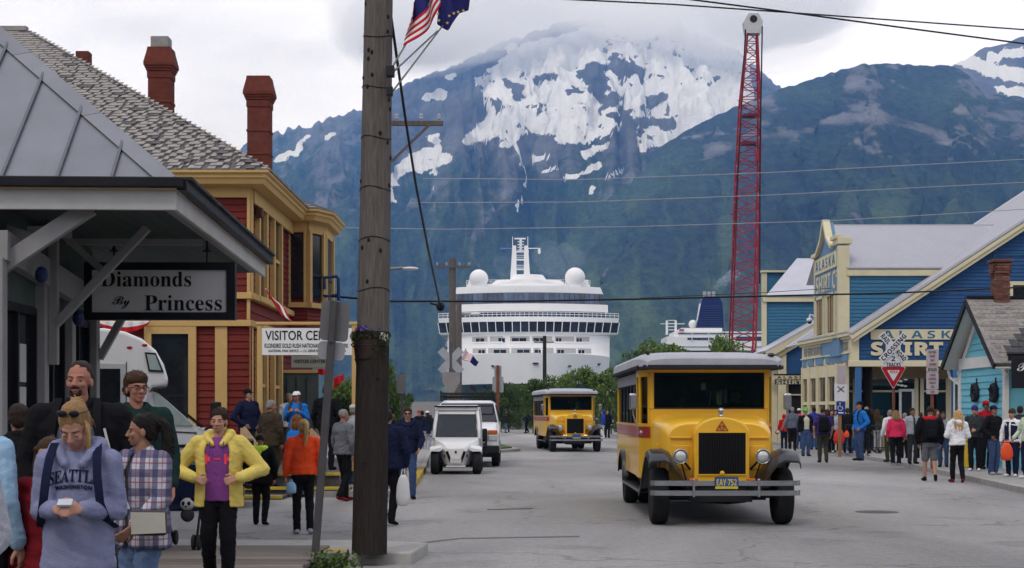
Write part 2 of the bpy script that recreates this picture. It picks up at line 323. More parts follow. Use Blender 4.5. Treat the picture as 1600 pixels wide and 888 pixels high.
def _mm():
    n = m_mtn.node_tree.nodes; l = m_mtn.node_tree.links; b = n['Principled BSDF']; b.inputs['Roughness'].default_value = .9; b.inputs['Specular IOR Level'].default_value = .1
    g = n.new('ShaderNodeNewGeometry'); mp = n.new('ShaderNodeMapping'); mp.inputs['Scale'].default_value = (1, .12, 1); l.new(g.outputs['Position'], mp.inputs[0])
    def noise(sc, det=6, ro=.6): 
        x = n.new('ShaderNodeTexNoise'); x.inputs['Scale'].default_value = sc; x.inputs['Detail'].default_value = det; x.inputs['Roughness'].default_value = ro; l.new(mp.outputs[0], x.inputs['Vector']); return x.outputs[0]
    def ramp(v, *st):
        r = n.new('ShaderNodeValToRGB'); el = r.color_ramp.elements
        while len(el) < len(st): el.new(.5)
        for x, (p, c) in zip(el, st): x.position = p; x.color = (*c, 1)
        l.new(v, r.inputs[0]); return r.outputs[0]
    def mixc(f, a, c):
        x = n.new('ShaderNodeMix'); x.data_type = 'RGBA'; l.new(f, x.inputs['Factor']); l.new(a, x.inputs['A']); l.new(c, x.inputs['B']); return x.outputs['Result']
    def thr(attr, nz, amt, lo, hi):
        a = n.new('ShaderNodeAttribute'); a.attribute_name = attr
        m = n.new('ShaderNodeMath'); m.operation = 'MULTIPLY_ADD'; m.inputs[1].default_value = amt; l.new(nz, m.inputs[0]); l.new(a.outputs['Fac'], m.inputs[2])
        r = n.new('ShaderNodeMapRange'); r.inputs[1].default_value = lo+amt*.5; r.inputs[2].default_value = hi+amt*.5; l.new(m.outputs[0], r.inputs[0]); return r.outputs[0]
    trees = noise(.07, 5, .8); big = noise(.0035, 5, .6); mid = noise(.012, 6, .65)
    forest = mixc(ramp(big, (.42, (0, 0, 0)), (.62, (1, 1, 1))), ramp(trees, (.36, (.002, .005, .006)), (.66, (.030, .050, .032))), ramp(trees, (.32, (.008, .022, .013)), (.7, (.070, .115, .045))))
    rockc = ramp(mid, (.3, (.055, .055, .06)), (.55, (.125, .124, .125)), (.75, (.23, .228, .225)))
    ca = n.new('ShaderNodeAttribute'); ca.attribute_name = 'chute'; cm_ = n.new('ShaderNodeMath'); cm_.operation = 'MULTIPLY'; l.new(ca.outputs['Fac'], cm_.inputs[0]); l.new(ramp(trees, (.3, (.2, .2, .2)), (.6, (.8, .8, .8))), cm_.inputs[1])
    forest = mixc(cm_.outputs[0], forest, ramp(mid, (.3, (.05, .09, .03)), (.7, (.12, .17, .06))))
    c = mixc(thr('rock', mid, 1.3, .45, .6), forest, rockc)
    c = mixc(thr('snow', noise(.028, 7, .75), 1.25, .48, .56), c, ramp(big, (.3, (.80, .82, .86)), (.7, (.88, .89, .90))))
    l.new(c, b.inputs['Base Color'])
    bu = n.new('ShaderNodeBump'); bu.inputs['Strength'].default_value = 1; bu.inputs['Distance'].default_value = 16; l.new(trees, bu.inputs['Height']); l.new(bu.outputs[0], b.inputs['Normal'])
_mm()
SNOW = [([(440, 247), (462, 235), (478, 214)], 7), ([(510, 214), (522, 211)], 6), ([(612, 285), (632, 268), (655, 243), (690, 238)], 13), ([(655, 262), (690, 252), (700, 246)], 10), ([(668, 152), (690, 146)], 9), ([(680, 212), (690, 226), (702, 240)], 8),
    ([(678, 271), (690, 270)], 6), ([(668, 293), (676, 291)], 6), ([(612, 300), (618, 312)], 6), ([(790, 226), (806, 218)], 8), ([(806, 230), (818, 246), (816, 262), (822, 290)], 4.5), ([(846, 249), (856, 247)], 6), ([(852, 267), (874, 265)], 4), ([(905, 243), (924, 238), (946, 226)], 9),
    ([(884, 277), (912, 270), (938, 256)], 6), ([(955, 275), (964, 270)], 5), ([(1000, 232), (1060, 218)], 9), ([(724, 218), (760, 205), (800, 190)], 12), ([(930, 300), (936, 292)], 3), ([(812, 310), (810, 330)], 2.5), ([(700, 122), (712, 116)], 6), ([(1040, 210), (1100, 195), (1140, 180)], 9)]
def cover1(U, V, T, sp):
    wu = U+(fbm(U/14, V/14, 4, 61)-.5)*22; wv = V+(fbm(U/14, V/14, 4, 67)-.5)*16
    s = np.zeros(U.shape)
    for pts, w in SNOW: s = np.maximum(s, seg_mask(wu, wv, pts, w)*1.5)
    main = in_poly(wu, wv, [(742, 128), (775, 100), (800, 70), (980, 30), (1100, 40), (1170, 90), (1175, 175), (1120, 190), (1060, 214), (1000, 228), (960, 205), (925, 222), (880, 228), (850, 206), (800, 214), (745, 222), (726, 216), (760, 178), (752, 150)])
    top = np.clip((V-60)/170, 0, 1)
    isl = fbm(U/8+V/34, V/7-U/40, 5, 71, .6)*.6+fbm((U+wu-U)/30, V/24, 4, 75)*.4-np.clip(sp, -.3, .5)*.16
    dens = isl-(.575+.03*np.sin(U/33)-.05*top)
    s = np.where(main, np.maximum(s, .5-dens*6.5+.2), s)
    for pts, w in (([(912, 118), (930, 112)], 17), ([(925, 135), (950, 165), (965, 178)], 20), ([(958, 100), (975, 112)], 17), ([(990, 105), (1002, 118)], 15), ([(798, 128), (808, 150)], 12), ([(770, 155), (775, 175)], 9), ([(980, 195), (962, 235), (985, 262)], 14), ([(842, 128), (870, 118)], 10), ([(1020, 160), (1040, 150)], 11), ([(1010, 190), (1050, 195)], 11)): s = s-np.clip(seg_mask(wu, wv, pts, w)*3, 0, 1.6)
    alt = np.clip((315-V)/120, -1, 1.6)
    r = .5+alt*.5+(sp)*.9
    r = np.maximum(r, seg_mask(wu, wv, [(760, 345), (742, 372), (735, 400), (752, 425)], 20)*.9)
    r = np.maximum(r, seg_mask(wu, wv, [(655, 522), (662, 560)], 14)*.9)
    return s, r*.62
def cover2(U, V, T, sp):
    r = np.clip((270-V)/150, -.6, 1)*.30+.10+sp*.9+(fbm(U/11, V/8, 4, 88)-.5)*.55
    wu = U+(fbm(U/14, V/14, 4, 81)-.5)*20
    for pts, w in (([(910, 380), (930, 400)], 22), ([(960, 385), (955, 430)], 10), ([(1100, 240), (1180, 215), (1260, 205)], 26), ([(1290, 190), (1400, 185), (1470, 215)], 30), ([(1540, 160), (1600, 180)], 24), ([(1345, 335), (1352, 350)], 10)): r = np.maximum(r, seg_mask(wu, V, pts, w)*.62)
    s = U*0
    return s, r
def cover3(U, V, T, sp):
    wu = U+(fbm(U/10, V/10, 4, 91)-.5)*24; wv = V+(fbm(U/10, V/10, 4, 92)-.5)*18
    s = np.maximum.reduce([seg_mask(wu, wv, [(1505, 95), (1550, 110), (1610, 125)], 16), seg_mask(wu, wv, [(1550, 90), (1600, 80)], 12), seg_mask(wu, wv, [(1520, 145), (1545, 155)], 9), seg_mask(wu, wv, [(1560, 140), (1620, 150)], 10)])*1.5
    return s, U*0+.75
mountain('mountain', [(-700, 330), (-300, 300), (250, 262), (340, 248), (425, 213), (480, 197), (560, 170), (615, 143), (680, 116), (740, 92), (800, 60), (880, 38), (960, 28), (1060, 40), (1150, 80), (1230, 140), (1330, 240), (1500, 330)], 5200, lambda U: 1900+0*U, -500, 1450, 800, 340, 3, cover1, 1.06, .085, 1.1, 70.0, 16)
mountain('mountain', [(560, 640), (640, 600), (700, 545), (760, 470), (810, 400), (866, 345), (940, 292), (990, 262), (1042, 222), (1100, 192), (1150, 168), (1200, 148), (1250, 128), (1300, 112), (1350, 102), (1400, 97), (1490, 105), (1515, 118), (1540, 148), (1600, 154), (1700, 190), (1900, 200)], 3300, lambda U: 1500+0*U, 600, 1860, 520, 300, 11, cover2, .92, .05, 1.1)
mountain('mountain', [(1300, 250), (1440, 150), (1490, 103), (1540, 74), (1600, 58), (1700, 30), (1900, 60)], 4600, 3000, 1300, 1900, 220, 120, 23, cover3, 1.0, .06, 1.1)
def valley():   # valley sides out of view, added to cut sky fill and darken reflections
    nu, nv = 260, 40; az = np.radians(np.linspace(26, 328, nu)); t = np.linspace(0, 1, nv); A, T = np.meshgrid(az, t); Rr = 1150+T*2300
    h = (520+260*(fbm(np.degrees(A)/14+3, A*0, 4, 101)-.2))*np.clip(T, 0, 1)**.9*(1+.22*(fbm(np.degrees(A)/3, T*5, 4, 104, .5, True)-.6)*np.sin(np.pi*np.clip(T, 0, 1)))-6
    me = bpy.data.meshes.new('mountain'); idx = np.arange(nu*nv).reshape(nv, nu); fa = np.stack([idx[:-1, :-1], idx[:-1, 1:], idx[1:, 1:], idx[1:, :-1]], -1).reshape(-1, 4)
    me.from_pydata(np.stack([Rr*np.sin(A), Rr*np.cos(A), h], -1).reshape(-1, 3).tolist(), [], fa.tolist()); me.shade_smooth(); me.materials.append(m_mtn)
    for nm, v_ in (('snow', -1.0), ('rock', .1), ('chute', 0.0)): me.attributes.new(nm, 'FLOAT', 'POINT').data.foreach_set('value', np.full(nu*nv, v_, np.float32))
    tag(link('mountain', me), kind='structure')
valley()
# ---------------------------------------------------------------- haze and the cloud on the summits
def volume_mat(name, col, dens, aniso=0.0):
    m = bpy.data.materials.new(name); m.use_nodes = True; n = m.node_tree.nodes; n.remove(n['Principled BSDF'])
    v = n.new('ShaderNodeVolumePrincipled'); v.inputs['Color'].default_value = (*col, 1); v.inputs['Density'].default_value = dens; v.inputs['Anisotropy'].default_value = aniso; v.inputs['Absorption Color'].default_value = (1, 1, 1, 1)
    m.node_tree.links.new(v.outputs[0], n['Material Output'].inputs['Volume']); return m
HAZE_D = 1.12e-4
tag(MB().b2(-3900, 3900, -3900, 5800, -16, 1800).build('haze', volume_mat('haze_air', (.17, .43, 1.0), HAZE_D)), kind='stuff')
def cloud(name, label, puffs, vx, dens, col=(1, 1, 1)):
    """bank of cloud: overlapping lumpy puffs fused into one closed body of even mist"""
    mb = MB()
    for p, r in puffs: mb.ell(p, (r*1.5, r, r*.62), 14, 9)
    o = mb.build(name, volume_mat(name+'_mist', col, dens)); m = o.modifiers.new('r', 'REMESH'); m.mode = 'VOXEL'; m.voxel_size = vx; s = o.modifiers.new('s', 'SMOOTH'); s.iterations = 3
    bpy.context.view_layer.update(); me = bpy.data.meshes.new_from_object(o.evaluated_get(bpy.context.evaluated_depsgraph_get())); o.modifiers.clear(); o.data = me; return tag(o, kind='stuff')
def _bank(seed, n, k, dy):
    r_ = random.Random(seed); out = []
    base = [(560, 80), (620, 118), (700, 118), (760, 98), (850, 88), (930, 84), (1000, 86), (1080, 104), (1150, 112), (1230, 84), (1320, 50)]
    for i in range(n):
        px = r_.uniform(600, 1290); b_ = np.interp(px, [q[0] for q in base], [q[1] for q in base]); py = b_-r_.random()**1.3*230-dy; Y = r_.uniform(4250, 4900); r = r_.uniform(60, 150)*k
        out.append((P(px, py-r*.62/Y*F, Y), r))
    return out
cloud('cloud', '', _bank(1, 120, 1.0, 14), 26, .0036); cloud('cloud', '', _bank(2, 100, 1.25, -4), 30, .0016); cloud('cloud', '', _bank(3, 90, 1.5, -20), 34, .0007)
# ---------------------------------------------------------------- shared building materials
m_dglass = mat('dark_window_glass', (.012, .014, .017), .06, 0, 1.2, .6, 0, 0, .55)
m_wgrey = mat('shaded_white_paint', (.25, .245, .245), .6, 0, 3, .12, 30, .15, .4, dirt=.18)  # white paint darkened to carry the shade under the eave
m_wfas = mat('fascia_white_paint', (.42, .41, .40), .6, 0, 3, .1, 30, .15, .4, dirt=.18)  # the same white, kept lighter as the lit fascia
m_metal = mat('zinc_roof_metal', (.19, .195, .215), .42, .45, 1.4, .16, 0, 0, .5, dirt=.2, rnd=.06)
m_seam = mat('dark_seam_metal', (.12, .12, .145), .5, .5, 2, .2)
m_soff = mat('dark_green_soffit', (.055, .072, .066), .7, 0, 4, .25, 20, .2, .3, rnd=.1)
m_black = mat('black_paint', (.012, .012, .016), .45, 0, 4, .3)
m_sign = mat('off_white_sign_board', (.56, .555, .55), .55, 0, 1.5, .08)
m_ink = mat('black_lettering', (.01, .01, .014), .6)
m_iron = mat('black_iron', (.02, .02, .022), .5, .6)
m_plank = mat('weathered_boardwalk_timber', (.155, .138, .125), .85, 0, 5, .35, 18, .5, .2, stretch=(.25, 3, 3), rnd=.22, dirt=.3)
# boardwalk: one object per plank
bw = tag(MB().b2(-9, -2.1, 2.2, 17.6, -.02, .10).build('boardwalk', mat('boardwalk_joists', (.04, .036, .032), .9)), kind='structure')
yy, k = 2.3, 0
_pl = {}
while yy < 17.45:
    w_ = .27; xr = -2.06+random.uniform(-.03, .02)
    o = MB().box((0, 0, 0), (6.95, w_-.014, .045)).build('plank', m_plank, bw, bevel=.006); o.location = (xr-3.5, yy+w_/2, .1275+random.uniform(-.003, .003)); o.rotation_euler = (0, random.uniform(-.0006, .0006), random.uniform(-.002, .002)); yy += w_
# ---------------------------------------------------------------- shop with the metal hip roof (left)
shop = thing('shop_building', 'grey shop front with a seamed metal hip roof and deep bracketed eave at far left', 'shop', (-6, 17, .15))
_d = Vector((-.045, .999, 0)).normalized(); _n = Vector((-_d.y, _d.x, 0)); _C = Vector((-3.28, 15.0, 0))
def S(a, b, z): return _C+_d*a+_n*b+Vector((0, 0, z))
tn = .86; ZE = 3.93
t0 = .06
ts = [0.02, .10, .63, 1.157, 1.69, 2.21, 2.74, 3.27, 3.8]
for i in range(len(ts)-1):                      # front plane: standing seam panels running up from the eave to the hip
    b0, b1 = ts[i]+.008, ts[i+1]-.008
    pts = [(0, b0), (0, b1), (b1, b1), (b0, b0)]
    v = [S(a, b, ZE+tn*a) for a, b in pts]; nrm = (v[1]-v[0]).cross(v[3]-v[0]).normalized(); nrm = nrm if nrm.z > 0 else -nrm
    MB().add(v+[p-nrm*.03 for p in v], [(0,1,2,3),(7,6,5,4),(0,4,5,1),(1,5,6,2),(2,6,7,3),(3,7,4,0)]).build('roof_panel', m_metal, shop, w=True)
    if i: MB().bar(S(0, ts[i], ZE+.012), S(ts[i], ts[i], ZE+tn*ts[i]+.012), .03, .05).build('roof_seam', m_seam, shop, w=True)
bb = 3.8
MB().add([S(0, 3.82, ZE), S(0, 8, ZE), S(3.8, 8, ZE+tn*3.8), S(3.8, 3.82, ZE+tn*3.8)], [(0,1,2,3)]).build('roof_panel', m_metal, shop, w=True)
for k in range(14):                             # street-side plane
    a0, a1 = k*.54, (k+1)*.54-.015
    tt = [min(a, 3.8) for a in (a0, a1)]
    MB().add([S(a0, 0, ZE), S(a1, 0, ZE), S(a1, tt[1], ZE+tn*tt[1]), S(a0, tt[0], ZE+tn*tt[0])], [(0,1,2,3)]).build('roof_panel', m_metal, shop, w=True)
MB().add([S(3.8, 3.8, ZE+tn*3.8), S(7.55, 3.8, ZE+tn*3.8), S(7.55, 8, ZE+tn*3.8), S(3.8, 8, ZE+tn*3.8)], [(0,1,2,3)]).build('roof_deck', m_metal, shop, w=True)
# hip cap: folded flashing in lengths
for k in range(3):
    t_0, t_1 = [(0, .92), (.925, 1.9), (1.905, 3.8)][k]; mb = MB()
    for sa, sb in ((0, .19), (.19, 0)):
        q = [S(t_0, t_0, ZE+tn*t_0+.05), S(t_1, t_1, ZE+tn*t_1+.05), S(t_1+sa, t_1+sb, ZE+tn*(t_1+min(sa, 0))+.03+tn*0), S(t_0+sa, t_0+sb, ZE+tn*t_0+.03)]
        q = [S(t_0, t_0, ZE+tn*t_0+.055), S(t_1, t_1, ZE+tn*t_1+.055), S(t_1+sa, t_1+sb, ZE+tn*(t_1+(sa if sb == 0 else 0))+.02), S(t_0+sa, t_0+sb, ZE+tn*(t_0+(sa if sb == 0 else 0))+.02)]
        if sb: q = [S(t_0, t_0, ZE+tn*t_0+.055), S(t_1, t_1, ZE+tn*t_1+.055), S(t_1, t_1+sb, ZE+tn*t_1+.02), S(t_0, t_0+sb, ZE+tn*t_0+.02)]
        else: q = [S(t_0, t_0, ZE+tn*t_0+.055), S(t_1, t_1, ZE+tn*t_1+.055), S(t_1+sa, t_1, ZE+tn*t_1+.02), S(t_0+sa, t_0, ZE+tn*t_0+.02)]
        mb.slab(*q, .006)
    mb.build('hip_flashing', m_metal, shop, w=True)
# eave edge, fascia, soffit boards
MB().bar(S(-.06, -.08, ZE-.01), S(-.06, 8, ZE-.01), .1, .1).build('eave_edge', m_black, shop, w=True, bevel=.01)
MB().bar(S(-.05, -.06, ZE-.02), S(7.6, -.06, ZE-.02), .1, .12).build('eave_edge', m_black, shop, w=True, bevel=.01)
for k in range(30): MB().box(S(.15+k*.25, -.1, ZE+.045), (.1, .23, .03), 0, Matrix.Rotation(math.atan2(_d.y, _d.x)-math.pi/2, 3, 'Z')).build('edge_shingle', mat('dark_shingle', (.05, .05, .055), .85, 0, 8, .4, rnd=.3), shop, w=True)
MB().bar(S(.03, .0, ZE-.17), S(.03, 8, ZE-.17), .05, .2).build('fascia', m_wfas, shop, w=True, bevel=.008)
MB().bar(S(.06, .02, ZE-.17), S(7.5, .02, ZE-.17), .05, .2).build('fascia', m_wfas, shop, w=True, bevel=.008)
for k in range(12): MB().bar(S(.06, .13+k*.15, ZE-.2-.0*k), S(7.5, .13+k*.15, ZE-.2), .144, .02).build('soffit_board', m_wgrey if k == 0 else m_soff, shop, w=True)
MB().bar(S(.15, 4.9, ZE-.19), S(7.4, 4.9, ZE-.19), 6.1, .02).build('ceiling', m_soff, shop, w=True)
WB = 1.78
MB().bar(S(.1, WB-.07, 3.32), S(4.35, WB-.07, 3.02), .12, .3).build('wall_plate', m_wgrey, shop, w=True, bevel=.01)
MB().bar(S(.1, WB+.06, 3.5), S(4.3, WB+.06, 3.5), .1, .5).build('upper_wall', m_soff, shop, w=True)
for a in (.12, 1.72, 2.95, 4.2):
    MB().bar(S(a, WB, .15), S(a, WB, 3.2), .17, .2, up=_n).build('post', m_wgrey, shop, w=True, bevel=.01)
MB().bar(S(4.38, WB+.05, .15), S(4.38, WB+.05, 2.35), .04, .1, up=_n, mi=0).build('corner_guard', mat('navy_trim', (.02, .025, .06), .5), shop, w=True)
MB().bar(S(1.8, WB-.15, 2.2), S(1.8, WB-.15, 3.72), .1, .1, up=_n).build('bracket_post', m_wgrey, shop, w=True, bevel=.008)
for a, b0, z0, b1, z1, wd in ((.25, WB+.2, 2.98, .88, 3.72, .17), (.6, 2.6, 3.8, 1.55, 3.42, .15), (1.8, WB-.15, 2.62, .62, 3.7, .09), (2.0, 1.62, 3.68, 1.1, 3.2, .07), (4.25, WB-.1, 2.35, 1.1, 3.4, .09)):
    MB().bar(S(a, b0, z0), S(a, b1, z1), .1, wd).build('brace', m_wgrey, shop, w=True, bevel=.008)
MB().bar(S(2.9, 1.75, 3.66), S(2.9, .2, 3.66), .07, .07).build('tie_beam', m_wgrey, shop, w=True)
MB().bar(S(.6, 3.3, 3.5), S(1.6, 1.4, 3.62), .1, .12).build('tie_beam', m_wgrey, shop, w=True)
for a0, a1 in ((.21, 1.63), (1.81, 2.86), (3.04, 4.11)):           # window bays: dark panes in dark sashes over a panelled dado
    c = thing('window', None, None); c.parent = shop; c.location = -Vector(shop.location)
    n_ = 2
    for k in range(n_):
        q0, q1 = lerp(a0, a1, k/n_)+.03, lerp(a0, a1, (k+1)/n_)-.03
        MB().bar(S(q0, WB+.05, 1.78), S(q1, WB+.05, 1.78), .02, 1.9).build('pane', m_dglass, c)
    for q in (a0+.02, (a0+a1)/2, a1-.02): MB().bar(S(q, WB+.02, .8), S(q, WB+.02, 2.78), .06, .07, up=_n).build('mullion', m_black, c)
    MB().bar(S(a0, WB+.02, 2.76), S(a1, WB+.02, 2.76), .07, .08).build('mullion', m_black, c)
    MB().bar(S(a0, WB+.02, .82), S(a1, WB+.02, .82), .07, .08).build('mullion', m_black, c)
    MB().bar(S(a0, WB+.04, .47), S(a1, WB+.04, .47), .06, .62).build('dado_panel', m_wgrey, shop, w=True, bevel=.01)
    MB().bar(S(a0, WB+.03, 2.98), S(a1, WB+.03, 2.98), .05, .34).build('transom_panel', m_soff, shop, w=True)
for z in (2.2, 1.75): MB().bar(S(1.05, WB+.015, z), S(1.3, WB+.015, z), .006, .4).build('paper_notice', mat('window_paper', (.42, .42, .41), .8), shop, w=True)
MB().bar(S(4.3, WB+.1, .15), S(4.3, 8, .15), .05, 6.9).build('end_wall', m_wgrey, shop, w=True) if False else MB().add([S(4.3, WB, .15), S(4.3, 8, .15), S(4.3, 8, 3.7), S(4.3, WB, 3.7), S(.0, WB+.14, .15), S(4.3, WB+.14, .15), S(4.3, WB+.14, 3.7), S(0, WB+.14, 3.7)], [(0,1,2,3),(4,5,6,7)]).build('wall', m_soff, shop, w=True)
for k in range(2): MB().ell(S(.9+k*1.6, WB-.25, 3.1-k*.35), (.07, .07, .09), 10, 6).build('blue_lamp', mat('dark_blue_lamp', (.02, .03, .09), .3), shop, w=True)
# hanging sign
hs = thing('hanging_sign', 'black framed sign reading Diamonds By Princess hung under the grey eave', 'sign', (-4.1, 18.2, 2.76))
x0, x1, z0, z1, ys = PX(131, 18), PX(367, 18), PZ(500, 18), PZ(410, 18), 18.2
x0, x1, z0, z1 = [v for v in (PX(131, ys), PX(367, ys), PZ(500, ys), PZ(410, ys))]
mb = MB(); mb.b2(x0, x1, ys, ys+.12, z0, z0+.09); mb.b2(x0, x1, ys, ys+.12, z1-.09, z1); mb.b2(x0, x0+.09, ys+.001, ys+.119, z0+.09, z1-.09); mb.b2(x1-.1, x1, ys+.001, ys+.119, z0+.09, z1-.09); mb.build('sign_frame', m_black, hs, w=True)
MB().b2(x0+.08, x1-.09, ys+.03, ys+.09, z0+.08, z1-.08).build('sign_board', m_sign, hs, w=True)
def sx(px): return PX(px, ys)
def sz(py): return PZ(py, ys)
text(serif('Diamonds'), m_ink, hs, (sx(157), ys+.028, sz(448)), sx(298)-sx(157), sz(424)-sz(448))
text(script('By'), m_ink, hs, (sx(175), ys+.028, sz(482)), sx(202)-sx(175), sz(463)-sz(482))
text(serif('Princess'), m_ink, hs, (sx(225), ys+.028, sz(485.5)), sx(346)-sx(225), sz(461)-sz(485.5))
for px in (176, 322):
    MB().tube((sx(px), ys+.06, z1), (sx(px), ys+.06, 3.72), .012).tube((sx(px)-.05, ys+.06, z1+.14), (sx(px)+.05, ys+.06, z1+.14), .01).lathe([(.0, 0), (.03, .03), (0, .08)], 8, (sx(px), ys+.06, z1+.13)).build('hanger', m_iron, hs, w=True)
# ---------------------------------------------------------------- red visitor centre
m_red = mat('barn_red_siding', (.15, .022, .018), .62, 0, 3, .16, 25, .15, .35, stretch=(1, 1, 5), rnd=.10, dirt=.12)
m_cream = mat('buff_yellow_trim', (.53, .345, .135), .6, 0, 3, .08, 0, 0, .4, dirt=.10)
m_shk = mat('grey_cedar_shake', (.29, .27, .25), .85, 0, 7, .3, 30, .4, .2)
m_shk2 = mat('dark_shake_course', (.12, .11, .11), .85, 0, 12, .5, 30, .4, .2)
m_brick = mat('red_chimney_brick', (.135, .038, .028), .8, 0, 6, .3, 30, .4, .2, dirt=.3)
vc = thing('visitor_center', 'two storey barn red depot with buff trim, grey shake hip roof and corner bay', 'building', (-9, 38, 0))
XW, YF, ZV = -5.82, 34.0, 6.84        # street wall plane, camera-facing wall plane, eave height
XL = -21.0
MB().b2(XL, XW-.06, YF+.06, 45.2, .0, ZV-.1).build('wall', m_red, vc, w=True)
def boards(parent, x0, x1, y0, y1, z0, z1, n, m, t=.03, lap=.012, name='siding_board', w=True):
    """clapboards between two plan points, each board its own wedge"""
    h = (z1-z0)/n; d = Vector((x1-x0, y1-y0, 0)); L_ = d.length; ang = math.atan2(d.y, d.x)
    me = MB().py([(0, 0), (-t, .0), (-.006, h-.004), (0, h-.004)], 0, L_).mesh(name, m)
    base = Vector(parent.location) if w and parent.parent is None else Vector((0, 0, 0))
    for k in range(n):
        o = link(name, me, parent); o.location = Vector((x0, y0, z0+k*h))-base; o.rotation_euler = (0, 0, ang)
bh = .157
# camera-facing wall: lower storey boards left and right of the door, upper storey boards
def xs(px, Y=YF): return PX(px, Y)
zb0, zb1 = PZ(503, YF), PZ(463, YF)
for a, b in ((XL, xs(226)), (xs(306), xs(336)), (xs(355), xs(393))): boards(vc, a, b, YF+.06, YF+.06, .3, zb0-.12, 21, m_red)
boards(vc, XL, xs(386), YF+.06, YF+.06, zb1+.1, ZV-.42, 14, m_red)
boards(vc, XL, xs(386), YF+.06, YF+.06, zb0+.02, zb1-.08, 2, m_red)
def trim(x0, x1, y0, y1, z0, z1, name='trim_board', m=None, parent=None): return MB().b2(x0, x1, y0, y1, z0, z1).build(name, m or m_cream, parent or vc, w=True, bevel=.008)
trim(xs(336), xs(355), YF-.02, YF+.05, .3, zb0-.1); trim(xs(391), XW+.02, YF-.03, YF+.06, .3, zb0-.1, 'corner_board'); trim(xs(386), XW+.02, YF-.03, YF+.06, zb1+.08, ZV-.4, 'corner_board')
trim(XL, XW+.05, YF-.07, YF+.05, zb0-.1, zb0+.04, 'belt_course'); trim(XL, XW+.07, YF-.1, YF+.05, zb1-.06, zb1+.08, 'belt_course')
trim(xs(386), XW+.02, YF-.04, YF+.05, zb0+.045, zb1-.065, 'belt_block'); trim(XL, XW+.03, YF-.03, YF+.05, ZV-.42, ZV-.18, 'frieze_board')
trim(XW-.05, XW+.04, YF+.07, YF+.36, .3, zb0-.1, 'corner_board'); trim(XW-.05, XW+.04, YF+.07, YF+.36, zb1+.08, ZV-.2, 'corner_board')
# door in the camera-facing wall
dr = thing('door', None, None); dr.parent = vc; dr.location = -Vector(vc.location)
MB().b2(xs(237), xs(295), YF+.01, YF+.03, .3, PZ(522, YF)).build('pane', m_dglass, dr)
for z in (1.1, 2.0): MB().b2(xs(237), xs(295), YF-.005, YF+.012, z, z+.06).build('rail', m_black, dr)
MB().b2(xs(226), xs(237), YF-.06, YF+.02, .3, PZ(509, YF)).b2(xs(295), xs(307), YF-.06, YF+.02, .3, PZ(509, YF)).b2(xs(237), xs(295), YF-.059, YF+.02, PZ(522, YF), PZ(510, YF)).build('door_frame', m_cream, dr)
# street wall boards, windows and bay
boards(vc, XW-.06, XW-.06, YF+.36, 45.15, .5, zb0-.12, 20, m_red, name='siding_board')
boards(vc, XW-.06, XW-.06, YF+.36, 45.15, zb1+.1, ZV-.35, 14, m_red); boards(vc, XW-.06, XW-.06, YF+.36, 45.15, zb0+.02, zb1-.08, 2, m_red)
trim(XW-.05, XW+.07, YF+.05, 45.2, zb0-.1, zb0+.04, 'belt_course'); trim(XW-.05, XW+.1, YF+.05, 45.2, zb1-.06, zb1+.08, 'belt_course')
for ya, yb in ((35.1, 36.2), (37.3, 38.5)):
    for za, zc in ((zb1+.1, ZV-.4), (1.1, zb0-.2)):
        wn = thing('window', None, None); wn.parent = vc; wn.location = -Vector(vc.location)
        MB().b2(XW-.055, XW-.02, ya, yb, za, zc).build('pane', m_dglass, wn)
        for q in (ya, yb): MB().b2(XW-.05, XW+.07, q-.1, q+.1, za-.02, zc+.05).build('frame', m_cream, wn)
        MB().b2(XW-.03, XW+.02, ya+.1, yb-.1, (za+zc)/2-.04, (za+zc)/2+.04).build('sash', m_cream, wn)
        MB().b2(XW-.05, XW+.12, ya-.2, yb+.2, za-.14, za-.02).build('sill', m_cream, wn)
MB().box((XW+.08, 34.9, 6.2), (.16, .2, .22)).build('wall_lamp', mat('rusty_brown_lamp', (.09, .035, .025), .6), vc, w=True, bevel=.02)
# bay (upper storey) and its angled sides
BY0, BY1, BX = 40.4, 43.8, -5.02
bay = [(XW, BY0), (-5.34, BY0), (BX, BY0+.75), (BX, BY1-.7), (-5.34, BY1), (XW, BY1)]
MB().pz([(x-.06, y) for x, y in bay], zb0, ZV-.05).build('bay_wall', m_red, vc, w=True)
for (ax, ay), (bx, by) in zip(bay[:-1], bay[1:]):
    d = Vector((bx-ax, by-ay, 0)); n_ = Vector((d.y, -d.x, 0)).normalized()
    A, B = Vector((ax-.06, ay, 0)), Vector((bx-.06, by, 0)); z_0, z_1 = PZ(470, 41), ZV-.5
    def wp(t, z, o): return A+(B-A)*t+n_*o+Vector((0, 0, z))
    boards(vc, A.x, B.x, A.y, B.y, zb0+.02, z_0-.22, 7, m_red)
    wn = thing('window', None, None); wn.parent = vc; wn.location = -Vector(vc.location)
    MB().bar(wp(.12, (z_0+z_1)/2, .03), wp(.88, (z_0+z_1)/2, .03), .03, z_1-z_0).build('pane', m_dglass, wn)
    MB().bar(wp(.15, (z_0+z_1)/2-.2, .055), wp(.85, (z_0+z_1)/2-.2, .055), .04, .07).build('sash', m_black, wn)
    for t in (.07, .93): MB().bar(wp(t, z_0-.1, .06), wp(t, z_1+.1, .06), .14*min(1.6, d.length), .1, up=n_).build('frame', m_cream, wn)
    MB().bar(wp(0, z_1+.25, .04), wp(1, z_1+.25, .04), .08, .4).build('frame_head', m_cream, wn)
    MB().bar(wp(-.02, z_0-.16, .08), wp(1.02, z_0-.16, .08), .16, .13).build('sill', m_cream, wn)
    MB().bar(wp(-.02, zb0-.05, .06), wp(1.02, zb0-.05, .06), .14, .15).build('belt_course', m_cream, vc, w=True)
